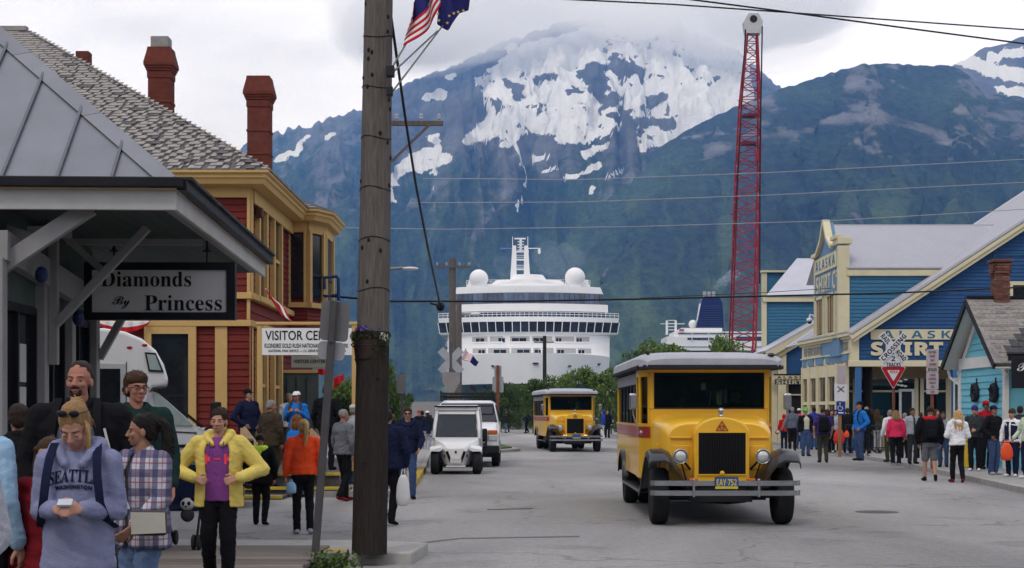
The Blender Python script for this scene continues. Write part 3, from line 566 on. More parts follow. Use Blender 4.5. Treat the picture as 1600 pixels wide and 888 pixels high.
# eaves: moulded cornice following the wall line, stepping out round the bay
line = [(XL, YF-.42), (XW+.46, YF-.42), (XW+.46, BY0-.35), (-5.10, BY0-.35), (-4.76, BY0+.45), (-4.76, BY1-.4), (-5.10, BY1+.35), (XW+.46, BY1+.35), (XW+.46, 45.6)]
def moulding(line, prof, name, m):
    """sweep a profile (outward, z) along a plan polyline, mitred"""
    rings = []
    for i, p in enumerate(line):
        p = Vector((*p, 0)); a = Vector((*line[max(i-1, 0)], 0)); b = Vector((*line[min(i+1, len(line)-1)], 0))
        d0 = (p-a).normalized() if i else (b-p).normalized(); d1 = (b-p).normalized() if i < len(line)-1 else d0
        n0 = Vector((d0.y, -d0.x, 0)); n1 = Vector((d1.y, -d1.x, 0)); nn = (n0+n1); nn = nn/max(nn.length_squared/2, .3)
        rings.append([p+nn*o+Vector((0, 0, z)) for o, z in prof])
    return MB().loft(rings).build(name, m, vc, w=True)
moulding(line, [(-.52, ZV-.16), (-.52, ZV-.2), (-.10, ZV-.16), (-.06, ZV-.06), (-.02, ZV-.03), (-.02, ZV+.03), (.04, ZV+.07), (.04, ZV+.12), (-.5, ZV+.12)], 'cornice', m_cream)
moulding([(XW+.02, YF+.3), (XW+.02, BY0)], [(0, ZV-.5), (.06, ZV-.5), (.06, ZV-.2), (0, ZV-.2)], 'frieze_board', m_cream)
# hip roof: deck plus overlapping shake courses
AP = (-13.05, 41.2, 11.9); ZR = ZV+.12
xe, ye = XW+.52, YF-.44
ridge_z = AP[2]; run = AP[1]-ye; pitch = (ridge_z-ZR)/run
def front_z(y): return ZR+(y-ye)*pitch
MB().add([(XL-3, ye, ZR), (xe, ye, ZR), (AP[0], AP[1], ridge_z), (AP[0]-.9, AP[1], ridge_z), (xe, 45.7, ZR), (AP[0], 41.3, ridge_z), (-24, 45.7, ZR)], [(0, 1, 2, 3), (1, 4, 5, 2), (3, 2, 5, 6), (0, 3, 6)]).build('roof', m_shk2, vc, w=True)
rd = random.Random(3)
def shakes(mk, nrow, name='shake'):
    mb = MB()
    for r in range(nrow):
        s0, s1 = r/nrow, (r+1.35)/nrow
        a0, a1 = mk(s0); L_ = (a1-a0).length; n = max(1, int(L_/.30)); cuts = sorted([0, 1]+[min(.999, max(.001, (k+rd.uniform(-.3, .3))/n)) for k in range(1, n)])
        b0, b1 = mk(min(s1, 1)); nv = (a1-a0).cross(b0-a0).normalized(); nv = nv if nv.z > 0 else -nv
        for c0, c1 in zip(cuts[:-1], cuts[1:]):
            if c1-c0 < .002: continue
            e0, e1 = c0+.004, c1-.004; h0 = .036+rd.uniform(0, .008); u = (b0-a0); ulen = ((b0+b1)/2-(a0+a1)/2)
            p0, p1 = a0+(a1-a0)*e0, a0+(a1-a0)*e1
            q0 = p0+ulen; q1 = p1+ulen; mid = (a0+a1)/2
            dn = ulen.normalized()*rd.uniform(-.012, .01)
            mb.add([p0+nv*h0+dn, p1+nv*h0+dn, q1+nv*.012, q0+nv*.012, p0+dn, p1+dn], [(0,1,2,3),(4,5,1,0),(4,0,3),(5,2,1)], 1 if rd.random() < .05 else 0)
    return mb
def hipf(s): y = lerp(ye, AP[1]-.05, s); k = (y-ye)/run; return Vector((lerp(XL-3, AP[0]-.9, k), y, front_z(y)+.005)), Vector((lerp(xe, AP[0], k), y, front_z(y)+.005))
tag(shakes(hipf, 54).build('shake', [m_shk, m_shk2], vc, w=True), kind='stuff')
def hips(s): k = s*.97; return Vector((lerp(xe, AP[0], k), lerp(ye, AP[1], k), lerp(ZR, ridge_z, k)+.005)), Vector((lerp(xe, AP[0], k), lerp(45.7, 41.3, k), lerp(ZR, ridge_z, k)+.005))
tag(shakes(hips, 40).build('shake', [m_shk, m_shk2], vc, w=True), kind='stuff')
bz = ZV+.12; bp = Vector((XW+.2, (BY0+BY1)/2, bz+.75))
br = [(-5.08, BY0-.37), (-4.74, BY0+.45), (-4.74, BY1-.4), (-5.08, BY1+.37)]
MB().add([bp+Vector((-1.6, 0, .3)), *[(x, y, bz) for x, y in [(XW-.2, BY0-.37)]+br]], [(0, 1, 2), (0, 2, 3), (0, 3, 4), (0, 4, 5)]).build('bay_roof', m_shk2, vc, w=True)
for i, (p, q) in enumerate(zip([(XW-.2, BY0-.37)]+br[:-1], br)):
    ap = bp+Vector((-1.6, 0, .3)); p_, q_ = Vector((*p, bz+.01)), Vector((*q, bz+.01))
    tag(shakes(lambda s: (p_.lerp(ap, s*.9), q_.lerp(ap, s*.9)), 14).build('shake', [m_shk, m_shk2], vc, w=True), kind='stuff')
MB().box((AP[0]-.4, AP[1], ridge_z+.04), (.9, .22, .12)).build('ridge_cap', m_shk, vc, w=True)
MB().box((xs(131, 39.6), 39.6, PZ(97, 39.6)), (.34, .34, .5)).build('roof_vent', m_brick, vc, w=True, bevel=.02)
def chimney(px, Y, ytop, zb, pot):
    c = thing('chimney', None, None); c.parent = vc; x = PX(px, Y); zt = PZ(ytop, Y); c.location = Vector((x, Y, zb))-Vector(vc.location); H = zt-zb
    secs = [(.275, 0, H-.78), (.295, H-1.98, H-1.92), (.295, H-1.4, H-1.34), (.295, H-.78, H-.60), (.32, H-.60, H-.54), (.345, H-.54, H-.48), (.37, H-.48, H-.40)]
    for r, z0, z1 in secs: MB().b2(-r, r, -r, r, z0, z1).build('brick_course', m_brick, c, bevel=.012)
    MB().loft([[Vector((sx_*r, sy_*r, z)) for sx_, sy_ in ((-1, -1), (1, -1), (1, 1), (-1, 1))] for r, z in ((.37, H-.40), (.30, H-.10), (.285, H))]).build('chimney_cap', m_brick, c)
    for z in np.arange(.2, H-.82, .09): MB().b2(-.279, .279, -.279, .279, z, z+.012).build('mortar_joint', mat('mortar_red', (.13, .05, .04), .9), c) if pot else None
    if pot: MB().b2(-.22, .22, -.22, .22, H, H+.28).build('flue', m_conc, c, bevel=.01)
chimney(252, 38.7, 77, 8.2, True); chimney(406, 38.7, 122, 7.0, False)
# portal with the big sign
pt = thing('sign_portal', 'buff framed white board reading Visitor Center between red depot wall and post', 'sign', (-4.4, 33, 0)); yp = 33.0
def qx(px): return PX(px, yp)
def qz(py): return PZ(py, yp)
MB().b2(qx(550), qx(558), yp-.05, yp+.08, .4, qz(508)).build('post', m_cream, pt, w=True, bevel=.01)
MB().b2(qx(402), qx(410), yp-.05, yp+.08, .4, qz(508)).build('post', m_cream, pt, w=True, bevel=.01)
MB().b2(qx(400), qx(560), yp-.07, yp+.1, qz(508), qz(505.5)+.03).build('beam', m_cream, pt, w=True, bevel=.01)
MB().b2(qx(406), qx(552), yp-.045, yp+.03, qz(555), qz(513)).build('sign_board', mat('white_sign_board', (.74, .74, .73), .5, 0, 2, .06), pt, w=True)
text('VISITOR CENTER', m_ink, pt, (qx(415), yp-.047, qz(532)), qx(538)-qx(415), qz(517)-qz(532), off=.012)
text('KLONDIKE GOLD RUSH NATIONAL HISTORICAL PARK', m_ink, pt, (qx(414), yp-.047, qz(544)), qx(545)-qx(414), qz(537)-qz(544), off=.015)
text('NATIONAL PARK SERVICE — U.S. DEPARTMENT OF THE INTERIOR', m_ink, pt, (qx(420), yp-.047, qz(550.5)), qx(541)-qx(420), qz(546.5)-qz(550.5), off=.01)
sp = thing('hanging_sign', 'small grey board lettered Visitor Center hung below the big white sign', 'sign', (PX(483, 35), 35, PZ(575, 35)))
MB().b2(PX(455, 35), PX(512, 35), 35, 35.06, PZ(575, 35), PZ(556, 35)).build('sign_board', mat('grey_green_board', (.2, .2, .17), .7), sp, w=True, bevel=.01)
text('VISITOR CENTER', m_ink, sp, (PX(459, 35), 34.997, PZ(567.5, 35)), PX(509, 35)-PX(459, 35), PZ(562, 35)-PZ(567.5, 35), off=.02)
MB().tube((PX(460, 35), 35.03, PZ(556, 35)), (PX(460, 35), 35.03, PZ(548, 35)), .015).tube((PX(508, 35), 35.03, PZ(556, 35)), (PX(508, 35), 35.03, PZ(548, 35)), .015).build('hanger', m_iron, sp, w=True)
# grey-green entrance doors in the street wall beside the porch
ed = thing('door', None, None); ed.parent = vc; ed.location = -Vector(vc.location)
m_gd = mat('grey_green_door', (.075, .088, .082), .6, 0, 3, .15)
MB().b2(XW+.0, PX(495, 38.6), 38.9, 39.05, .45, PZ(583, 38.9)).build('door_leaf', m_gd, ed)
for px in (447, 462, 478): MB().b2(PX(px, 38.85), PX(px+1.5, 38.85), 38.86, 38.91, .5, PZ(590, 38.85)).build('door_rail', mat('dark_door_rail', (.03, .036, .034), .6), ed)
MB().b2(XW+.0, PX(497, 38.8), 38.84, 39.06, PZ(583, 38.8), PZ(578, 38.8)).build('door_head', m_cream, ed)
# porch deck and steps with yellow nosings
porch = thing('porch', 'grey timber porch deck with yellow edged steps along the red depot', 'porch', (-4.6, 34, 0))
m_deck = mat('dark_deck_timber', (.11, .10, .098), .85, 0, 5, .3, 20, .4, .2, rnd=.15); m_nos = mat('yellow_nosing_paint', (.50, .37, .045), .75, 0, 9, .25, dirt=.5)
MB().b2(-7.4, PX(530, 31), 31.0, 40.4, .02, .415).build('deck_base', m_deck, porch, w=True)
for k in range(24): MB().b2(-7.4, PX(530, 31), 31.02+k*.39, 31.4+k*.39, .416, .45).build('deck_board', m_deck, porch, w=True)
MB().b2(-7.4, PX(545, 30.3), 30.3, 30.995, .01, .17).build('step', m_deck, porch, w=True)
MB().b2(-7.4, PX(441, 29.4), 29.5, 30.295, .005, .06).build('step', m_deck, porch, w=True)
for px, Y, zt in ((532, 30.99, .45), (546, 30.29, .2), (441, 29.45, .075)): MB().b2(-7.4, PX(px, Y), Y-.05, Y+.06, zt-.06, zt).build('nosing', m_nos, porch, w=True, bevel=.006)
rl = thing('handrail', 'pale wooden ramp rail slanting beside the porch of the red depot', 'railing', (-5, 29, 0))
for a, b in (((PX(379, 28.8), 28.8, PZ(669, 28.8)), (PX(403, 28.8), 28.8, PZ(700, 28.8))), ((PX(484, 30.8), 30.8, PZ(672, 30.8)), (PX(501, 30.8), 30.8, PZ(690, 30.8)))): MB().bar(a, b, .06, .1).build('rail', mat('raw_pine', (.42, .29, .17), .7, 0, 8, .3, stretch=(1, 1, 6)), rl, w=True); MB().bar(b, (b[0], b[1], .0), .07, .07).build('post', mat('raw_pine', (.42, .29, .17)), rl, w=True); MB().bar(a, (a[0], a[1], .0), .07, .07).build('post', mat('raw_pine', (.42, .29, .17)), rl, w=True)
# bunting
m_fr = mat('bunting_red', (.5, .018, .025), .8, 0, 4, .12); m_fw = mat('bunting_white', (.72, .72, .74), .8, 0, 4, .06); m_fb = mat('bunting_blue', (.02, .025, .13), .8)
def cloth(fn, nu, nv, t=.012, mi=lambda u, v: 0):
    """two-sided cloth sheet with thickness from fn(u,v)"""
    mb = MB(); g = [[Vector(fn(i/nu, j/nv)) for j in range(nv+1)] for i in range(nu+1)]
    vs = []; 
    for i in range(nu+1):
        for j in range(nv+1):
            a = g[min(i+1, nu)][j]-g[max(i-1, 0)][j]; b = g[i][min(j+1, nv)]-g[i][max(j-1, 0)]; n = a.cross(b); n = n.normalized() if n.length > 1e-9 else Vector((0, 1, 0)); vs.append((g[i][j]+n*t/2, g[i][j]-n*t/2))
    V = [p for p, _ in vs]+[q for _, q in vs]; k = len(vs); id_ = lambda i, j: i*(nv+1)+j
    for i in range(nu):
        for j in range(nv):
            q = (id_(i, j), id_(i+1, j), id_(i+1, j+1), id_(i, j+1)); m_ = mi((i+.5)/nu, (j+.5)/nv)
            mb.f += [q, tuple(x+k for x in reversed(q))]; mb.m += [m_, m_]
    mb.v = [tuple(p) for p in V]
    for i in range(nu):
        for j in (0, nv): mb.f.append((id_(i, j), id_(i+1, j), id_(i+1, j)+k, id_(i, j)+k)); mb.m.append(mi((i+.5)/nu, min(.999, j/nv)))
    for j in range(nv):
        for i in (0, nu): mb.f.append((id_(i, j), id_(i, j+1), id_(i, j+1)+k, id_(i, j)+k)); mb.m.append(mi(min(.999, i/nu), (j+.5)/nv))
    return mb
b1 = tag(cloth(lambda u, v: P(lerp(413, 441, u)+v*lerp(4, 20, u)-3*math.sin(u*9)*v, lerp(450, 494, u)+lerp(0, 3, v)+8*v*u, 34.6-.35*u+.09*math.sin(v*12+u*5)), 12, 14, .02, lambda u, v: 0 if v < .34 else 1 if v < .78 else 2).build('bunting', [m_fr, m_fw, m_fr], None, smooth=True), 'red and white pleated bunting hanging on the street side of the red depot', 'bunting', 'bunting swags on the red depot')
b2 = tag(cloth(lambda u, v: P(lerp(150, 236, u), 497+lerp(5, 22*math.sin(math.pi*u)**.6+2, v), 33.8+.06*math.sin(u*30)), 24, 8, .02, lambda u, v: 0 if v > .45 else 1).build('bunting', [m_fr, m_fw], None, smooth=True), 'red and white bunting swag above the white motorhome', 'bunting', 'bunting swags on the red depot')
b3 = tag(cloth(lambda u, v: P(lerp(522, 537, u), lerp(590, 585, u)+lerp(0, 18, v)*(1-u*.5), 36+.06*math.sin(u*9)), 10, 6, .02).build('banner', [m_fr], None, smooth=True), 'red cloth banner hanging past the grey sign post', 'banner')
b4 = tag(cloth(lambda u, v: P(lerp(497, 512, u), lerp(576, 578, u)+lerp(0, 9, v), 37+.06*math.sin(u*9)), 10, 6, .02).build('banner', [m_fr], None, smooth=True), 'small red banner over the entrance beneath the visitor sign', 'banner')
# blue bracket lamp
bl = tag(MB().path([P(507, 452, 41), P(507, 434, 41), P(527, 432, 41), P(529, 436, 41), P(529, 470, 41)], .045, 8).path([P(507, 464, 41), P(529, 460, 41)], .03).build('bracket', mat('blue_painted_pipe', (.02, .05, .16), .4), None, smooth=30), 'blue pipe bracket sticking out beyond the bay of the red depot', 'bracket')
# ---------------------------------------------------------------- blue shirt shop complex (right)
m_blue = mat('deep_blue_siding', (.028, .082, .205), .6, 0, 3, .14, 25, .15, .35, stretch=(1, 1, 5), dirt=.08)
m_lblue = mat('mid_blue_panel', (.13, .24, .38), .6, 0, 3, .12, dirt=.1)
m_teal = mat('teal_blue_siding', (.045, .15, .26), .6, 0, 3, .14, 25, .15, .35, stretch=(1, 1, 5), dirt=.08)
m_crm = mat('pale_cream_trim', (.62, .56, .375), .6, 0, 3, .07, dirt=.12)
m_wroof = mat('white_corrugated_roof', (.46, .46, .50), .45, .2, 1.2, .08, 0, 0, .4, dirt=.1)
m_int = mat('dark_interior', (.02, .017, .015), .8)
sh = thing('shirt_shop', 'long deep blue shop with cream trim, false front and big white roofed gable', 'shop', (18, 66, .12))
def W3(o, nm, m, p=None, **k): return o.build(nm, m, p or sh, w=True, **k)
YG0 = 60.0; xc = 13.25; zt, zb = 4.73, 3.62
sl = .655; XR = 25.0
zr = lambda x: 4.75+(x-xc)*sl
YR = 74.0
W3(MB().px([(xc+.05, zb), (XR+9, zb), (XR+9, zr(XR)-6), (XR, zr(XR)-.25), (xc+.05, zr(xc)-.28)], YG0, YG0+.25), 'gable_wall', m_blue)
def lap(pts_fn, z0, z1, h, m, nm='siding_board', parent=None, stuff=True):
    mb = MB(); z = z0
    while z < z1-h*.3:
        r = pts_fn(z+h*.5)
        if r:
            a, b = r; d = (Vector(b)-Vector(a)); n = Vector((d.y, -d.x, 0)).normalized()
            if d.length > .05: A, B = Vector(a), Vector(b); A.z = B.z = 0; zt_ = min(z+h, z1); mb.add([A+n*.03+Vector((0, 0, z)), B+n*.03+Vector((0, 0, z)), B+n*.006+Vector((0, 0, zt_-.006)), A+n*.006+Vector((0, 0, zt_-.006)), A+Vector((0, 0, z)), B+Vector((0, 0, z))], [(0, 1, 2, 3), (4, 5, 1, 0)])
        z += h
    o = W3(mb, nm, m, parent)
    return tag(o, kind='stuff') if stuff else o
lap(lambda z: ((max(xc+.1, xc+(z-4.4)/sl+.2), YG0, 0), (XR+7, YG0, 0)), zb, 13.3, .145, m_blue)
# roof planes of the big gable
mb = MB(); t = .14
for x0, x1 in ((xc-.06, XR), ):
    a, b, c, d = [Vector(p) for p in ((x0, YG0-.35, zr(x0)), (x1, YG0-.35, zr(x1)), (x1, YR, zr(x1)), (x0, YR, zr(x0)))]
    nn = 90
    for k in range(nn):                      # corrugations: raised ribs running up the slope
        pass
    mb.slab(a, b, c, d, .06)
W3(mb, 'roof', m_wroof)
mb = MB()
for k in range(34):
    y = YG0-.3+k*.41
    mb.bar((xc-.05, y, zr(xc-.05)+.07), (XR, y, zr(XR)+.07), .04, .03)
tag(W3(mb, 'roof_rib', m_wroof), kind='stuff')
W3(MB().slab((XR, YG0-.35, zr(XR)), (XR+9, YG0-.35, zr(XR)-6), (XR+9, YR, zr(XR)-6), (XR, YR, zr(XR)), .06), 'roof', m_wroof)
W3(MB().bar((xc-.1, YG0-.36, zr(xc-.1)-.14), (XR, YG0-.36, zr(XR)-.14), .1, .17), 'rake_board', m_crm)
W3(MB().bar((xc-.0, YG0-.2, zr(xc)-.33), (XR, YG0-.2, zr(XR)-.33), .3, .12), 'rake_soffit', m_crm)
W3(MB().bar((xc-.1, YG0-.38, zr(xc-.1)+.0), (XR, YG0-.38, zr(XR)+.0), .06, .12), 'rake_flashing', m_wroof)
W3(MB().b2(xc-.03, xc+.28, YG0-.12, YG0+.2, zb-.05, zr(xc)-.1), 'corner_board', m_crm)
W3(MB().b2(xc-.08, 22, YG0-.14, YG0+.2, zb-.2, zb+.04), 'lintel', m_crm, bevel=.02)
# painted lettering on the gable wall
gx = lambda px: PX(px, YG0); gz = lambda py: PZ(py, YG0)
W3(MB().b2(gx(1360), gx(1560), YG0-.08, YG0-.03, gz(531), gz(515)), 'sign_board', m_crm, bevel=.01)
text(bold('ALASKA'), m_teal, sh, (gx(1378), YG0-.083, gz(529)), gx(1509)-gx(1378), gz(517)-gz(529), spacing=1.5)
text(bold('SHIRT C')+'º', m_crm, sh, (gx(1360), YG0-.06, gz(556)), gx(1524)-gx(1360), gz(534.5)-gz(556), off=.03, spacing=1.1, thick=.03)
# attic window and ghost panel on the gable wall
W3(MB().b2(gx(1577), gx(1640), YG0-.07, YG0, gz(472), gz(440)), 'window_frame', m_crm); W3(MB().b2(gx(1582), gx(1640), YG0-.08, YG0-.05, gz(470), gz(446)), 'pane', m_dglass)
for a in ((1552, 1553.5, 398, 480), (1553.5, 1600, 398, 399.5)): W3(MB().b2(gx(a[0]), gx(a[1]), YG0-.06, YG0, gz(a[3]), gz(a[2])), 'trim_board', m_teal)
# recessed shop window front under the gable
YI = YG0+1.6
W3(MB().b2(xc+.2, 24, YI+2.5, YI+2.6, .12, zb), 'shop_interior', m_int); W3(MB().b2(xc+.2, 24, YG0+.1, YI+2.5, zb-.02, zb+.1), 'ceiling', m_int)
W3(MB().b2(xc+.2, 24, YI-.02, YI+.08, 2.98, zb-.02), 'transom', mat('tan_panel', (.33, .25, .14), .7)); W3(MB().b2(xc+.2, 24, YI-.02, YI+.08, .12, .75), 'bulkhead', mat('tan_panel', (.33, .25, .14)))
ix = lambda px: PX(px, YI); iz = lambda py: PZ(py, YI)
for px in (1320, 1336.5, 1353, 1433, 1439, 1482, 1505): W3(MB().b2(ix(px)-.11, ix(px)+.11, YI-.04, YI+.06, .12, 3.0), 'mullion', m_crm)
W3(MB().b2(ix(1320), ix(1505), YI-.03, YI+.05, iz(613), iz(610)), 'rail', m_crm)
g1 = glass('shop_glass', (.35, .36, .36), .7)
for a, b, z0, z1 in ((1322, 1335, .75, 2.98), (1355, 1432, iz(609), 2.98), (1441, 1481, .75, 2.98), (1484, 1504, .75, 2.98), (1355, 1400, .75, iz(614))): W3(MB().b2(ix(a), ix(b), YI+.0, YI+.02, z0, z1), 'pane', g1)
m_lamp = emit('lit_shop_lamp', (1, .95, .85), 1.6)
for px, py, r in ((1375, 587, .13), (1409, 594, .05), (1416, 595, .05), (1424, 592, .05), (1418, 602, .05), (1424, 603, .04), (1412, 601, .04), (1330, 593, .06)): W3(MB().ell((ix(px), YI+.9, iz(py)), (r*1.7, r, r), 10, 6), 'lit_lamp', m_lamp)
dw = thing('door', None, None); dw.parent = sh; dw.location = -Vector(sh.location)
for a, b in ((1404, 1408), (1424, 1428)): MB().b2(ix(a), ix(b), YI-.08, YI-.02, .12, iz(608)).build('door_stile', mat('white_door_paint', (.72, .73, .75), .4), dw)
MB().b2(ix(1408), ix(1424), YI-.079, YI-.021, iz(612), iz(608)).build('door_rail', mat('white_door_paint', (.72, .73, .75)), dw); MB().b2(ix(1408), ix(1424), YI-.06, YI-.04, .3, iz(612)).build('pane', m_dglass, dw)
for px in (1341, 1492): W3(MB().b2(gx(px)-.11, gx(px)+.11, YG0-.1, YG0+.12, .12, zb-.2), 'porch_post', mat('blue_post_paint', (.045, .13, .30), .5), bevel=.015)
# street facade with the shop band
YF2 = 68.6; xf = 12.93
d = Vector((xf-xc, YF2-YG0, 0)).normalized(); nl = Vector((-d.y, d.x, 0))
def fa(s, z, o=0): return Vector((xc, YG0, 0))+d*s+nl*o+Vector((0, 0, z))
LF = (Vector((xf-xc, YF2-YG0, 0))).length
W3(MB().add([fa(0, zb, -.02), fa(LF, zb, -.02), fa(LF, zt, -.02), fa(0, zt, -.02), fa(0, zb, -.3), fa(LF, zb, -.3), fa(LF, zt, -.3), fa(0, zt, -.3)], [(0,1,2,3),(7,6,5,4),(0,4,5,1),(3,2,6,7),(0,3,7,4),(1,5,6,2)]), 'facade_wall', m_crm)
W3(MB().bar(fa(-.1, zt-.04, .06), fa(LF+.1, zt-.04, .06), .2, .12).bar(fa(-.1, zt-.15, .02), fa(LF+.1, zt-.15, .02), .1, .1), 'cornice', m_crm)
W3(MB().bar(fa(-.05, zt+.06, .0), fa(LF+.1, zt+.06, .0), .36, .05), 'roof_edge', m_wroof)
W3(MB().bar(fa(.1, 3.98, .02), fa(LF, 3.98, .02), .06, .05), 'trim_board', m_crm)
m_gl = mat('grey_blue_letter', (.20, .22, .25), .7)
text(bold('RED BEAR SALMON'), m_gl, sh, tuple(fa(LF-.5, 4.08, .0)), 3.2, .36, xd=-d, spacing=1.0)
text(bold('BOTTLED WATER SODA'), m_gl, sh, tuple(fa(4.4, 4.08, .0)), 3.9, .36, xd=-d)
for s0, s1 in ((.5, 3.2), (3.4, 4.1), (4.6, 5.9), (6.3, 7.4), (7.7, 8.4)):
    W3(MB().bar(fa(s0, 3.8, -.0), fa(s1, 3.8, -.0), .04, .3), 'blue_panel', m_lblue)
for k, (s0, s1) in enumerate(((1.0, 2.2), (2.5, 3.8), (4.1, 5.4), (5.8, 7.0), (7.4, 8.4))):
    wn = thing('shop_window', None, None); wn.parent = sh; wn.location = -Vector(sh.location)
    for z0, z1 in ((.7, 1.95), (2.1, 3.1)): MB().bar(fa(s0, (z0+z1)/2, -.1), fa(s1, (z0+z1)/2, -.1), .03, z1-z0).build('pane', mat('brown_shop_glass', (.05, .03, .022), .08, 0, 2, .8, 0, 0, .5), wn)
    for s in (s0-.08, s1+.08): MB().bar(fa(s, .12, -.05), fa(s, zb-.0, -.05), .16, .16, up=d).build('frame', m_crm, wn)
    for z in (.6, 2.02, 3.35): MB().bar(fa(s0, z, -.06), fa(s1, z, -.06), .1, .14 if z < 3 else .5).build('rail', m_crm, wn)
W3(MB().bar(fa(0, .36, -.1), fa(LF, .36, -.1), .12, .5), 'bulkhead', m_blue)
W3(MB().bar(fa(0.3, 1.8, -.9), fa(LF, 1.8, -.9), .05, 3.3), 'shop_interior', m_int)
# upper false front, its side wall and cross roof
XFF = 13.08; y0f, y1f = 61.4, 66.4
fy = lambda y, z: (XFF, y, z)
par = [(y0f, 3.9), (y0f, 8.62), (y0f+1.0, 8.62), (y0f+1.0, 8.3), (y0f+1.9, 8.75), (y0f+2.55, 9.55), (y0f+3.2, 8.75), (y0f+4.1, 8.28), (y1f, 8.28), (y1f, 3.9)]
W3(MB().py(par, XFF, XFF+.3), 'false_front', m_lblue)
mb = MB(); top = par[1:-1]
for a, b in zip(top[:-1], top[1:]):
    if abs(a[0]-b[0]) > .1: mb.bar((XFF-.02, a[0], a[1]+.05), (XFF-.02, b[0], b[1]+.05), .3, .17)
W3(mb, 'parapet_cornice', m_crm, bevel=.02)
W3(MB().b2(XFF-.08, XFF+.5, y0f-.08, y0f+.9, 8.36, 8.65), 'parapet_cornice', m_crm, bevel=.03); W3(MB().b2(XFF-.04, XFF+.4, y0f-.05, y0f+.25, 4.6, 8.3), 'corner_board', m_crm)
W3(MB().b2(XFF-.03, XFF+.02, y1f-.12, y1f+.02, 4.6, 8.3), 'corner_board', m_crm)
W3(MB().b2(XFF-.05, XFF-.005, y0f+.4, y1f-.3, 7.50, 8.16), 'sign_board', m_crm, bevel=.01)
text(bold('ALASKA'), m_teal, sh, (XFF-.055, y1f-.5, 7.62), 3.9, .42, xd=(0, -1, 0), spacing=1.5)
text(bold('SHIRT C')+'º', m_crm, sh, (XFF-.012, y1f-.4, 6.66), 4.3, .74, xd=(0, -1, 0), off=.0, thick=.008)
for ya, yb in ((y0f+.55, y0f+2.1), (y0f+2.75, y0f+4.3)):
    wn = thing('window', None, None); wn.parent = sh; wn.location = -Vector(sh.location)
    MB().b2(XFF-.04, XFF-.01, ya, yb, 4.95, 6.4).build('pane', mat('brown_window_glass', (.06, .032, .022), .1), wn)
    for y in (ya, yb): MB().b2(XFF-.1, XFF, y-.09, y+.09, 4.8, 6.52).build('frame', m_crm, wn)
    for f in (1/3, 2/3): MB().b2(XFF-.07, XFF, lerp(ya, yb, f)-.1, lerp(ya, yb, f)+.1, 4.95, 6.4).build('mullion', mat('tan_panel', (.33, .25, .14)), wn)
    MB().b2(XFF-.12, XFF, ya-.15, yb+.15, 4.76, 4.88).build('sill', m_crm, wn); MB().b2(XFF-.1, XFF, ya-.1, yb+.1, 6.4, 6.52).build('head', m_crm, wn)
W3(MB().b2(XFF+.3, 21, y0f, y0f+.2, 4.0, 7.2), 'side_wall', m_teal)
lap(lambda z: ((XFF+.42, y0f, 0), (min(21, xc+(z-4.2)/sl), y0f, 0)), 4.4, 7.05, .15, m_teal)
W3(MB().b2(XFF+.3, 20, y0f-.12, y0f+.15, 7.08, 7.34), 'cornice', m_crm, bevel=.02)
ye0, yr0 = y0f-.15, 65.8
W3(MB().slab((XFF+.3, ye0, 7.36), (21, ye0, 7.36), (21, yr0, 9.6), (XFF+.3, yr0, 9.6), .05), 'roof', m_wroof)
mb = MB()
for k in range(95):
    x = XFF+.4+k*.072
    mb.bar((x, ye0, 7.375+.05), (x, yr0, 9.615+.05), .03, .03)
tag(W3(mb, 'roof_rib', m_wroof), kind='stuff')
W3(MB().bar((XFF+.2, yr0, 9.64), (21, yr0, 9.64), .2, .06), 'ridge_cap', m_wroof); W3(MB().slab((21, yr0+4, 7.4), (XFF+.3, yr0+4, 7.4), (XFF+.3, yr0, 9.6), (21, yr0, 9.6), .05), 'roof', m_wroof)
cm = thing('security_camera', 'white dome security camera on a bent arm at the blue false front', 'camera', P(1266, 500, 66))
MB().path([P(1276, 500, 66.2), P(1270, 493, 66.2), P(1266, 492, 66.2), P(1265, 496, 66.2)], .04).build('arm', mat('white_plastic', (.7, .7, .7), .4), cm, w=True); MB().ell(P(1265, 500, 66.2), (.14, .14, .1), 12, 8).build('housing', mat('white_plastic', (.7, .7, .7)), cm, w=True); MB().ell(P(1265, 503, 66.2), (.1, .1, .1), 12, 8).build('dome', m_dglass, cm, w=True)
# second blue wing further along
wg = thing('shop_wing', 'smaller blue shop wing with white roof at the far end of the row', 'shop', (16, 82, .12))
def V3(o, nm, m, **k): return o.build(nm, m, wg, w=True, **k)
YW = 82.0; wx = lambda px: PX(px, YW); wz = lambda py: PZ(py, YW)
V3(MB().pz([(wx(1193), YW), (22, YW), (22, YW+8), (16.2, YW+8)], .1, wz(465)), 'wall', m_teal); lap(lambda z: ((wx(1198), YW, 0), (20, YW, 0)), 2.5, wz(472), .17, m_teal, parent=wg)
V3(MB().b2(wx(1191), wx(1197.5), YW-.1, YW+.2, .1, wz(466)), 'corner_board', m_crm); V3(MB().b2(wx(1191), 20, YW-.2, YW+.1, wz(472), wz(464)), 'cornice', m_crm)
V3(MB().slab((wx(1196), YW-.25, wz(464)), (22, YW-.25, wz(464)), (22, YW+4, PZ(406, YW+4)), (PX(1245, YW+4), YW+4, PZ(406, YW+4)), .08), 'roof', m_wroof)
V3(MB().b2(PX(1191, 86.5), PX(1198, 86.5), 86.4, 86.8, 4, PZ(424, 86.5)), 'corner_board', m_crm); V3(MB().b2(PX(1197, 86.5), PX(1262, 86.5), 86.5, 86.7, 4, PZ(426, 86.5)), 'parapet', m_teal); V3(MB().b2(PX(1189, 86.5), PX(1240, 86.5), 86.3, 86.8, PZ(426, 86.5), PZ(423, 86.5)), 'parapet_cap', m_crm)
YL = 78.0; lx = lambda px: PX(px, YL); lz = lambda py: PZ(py, YL)
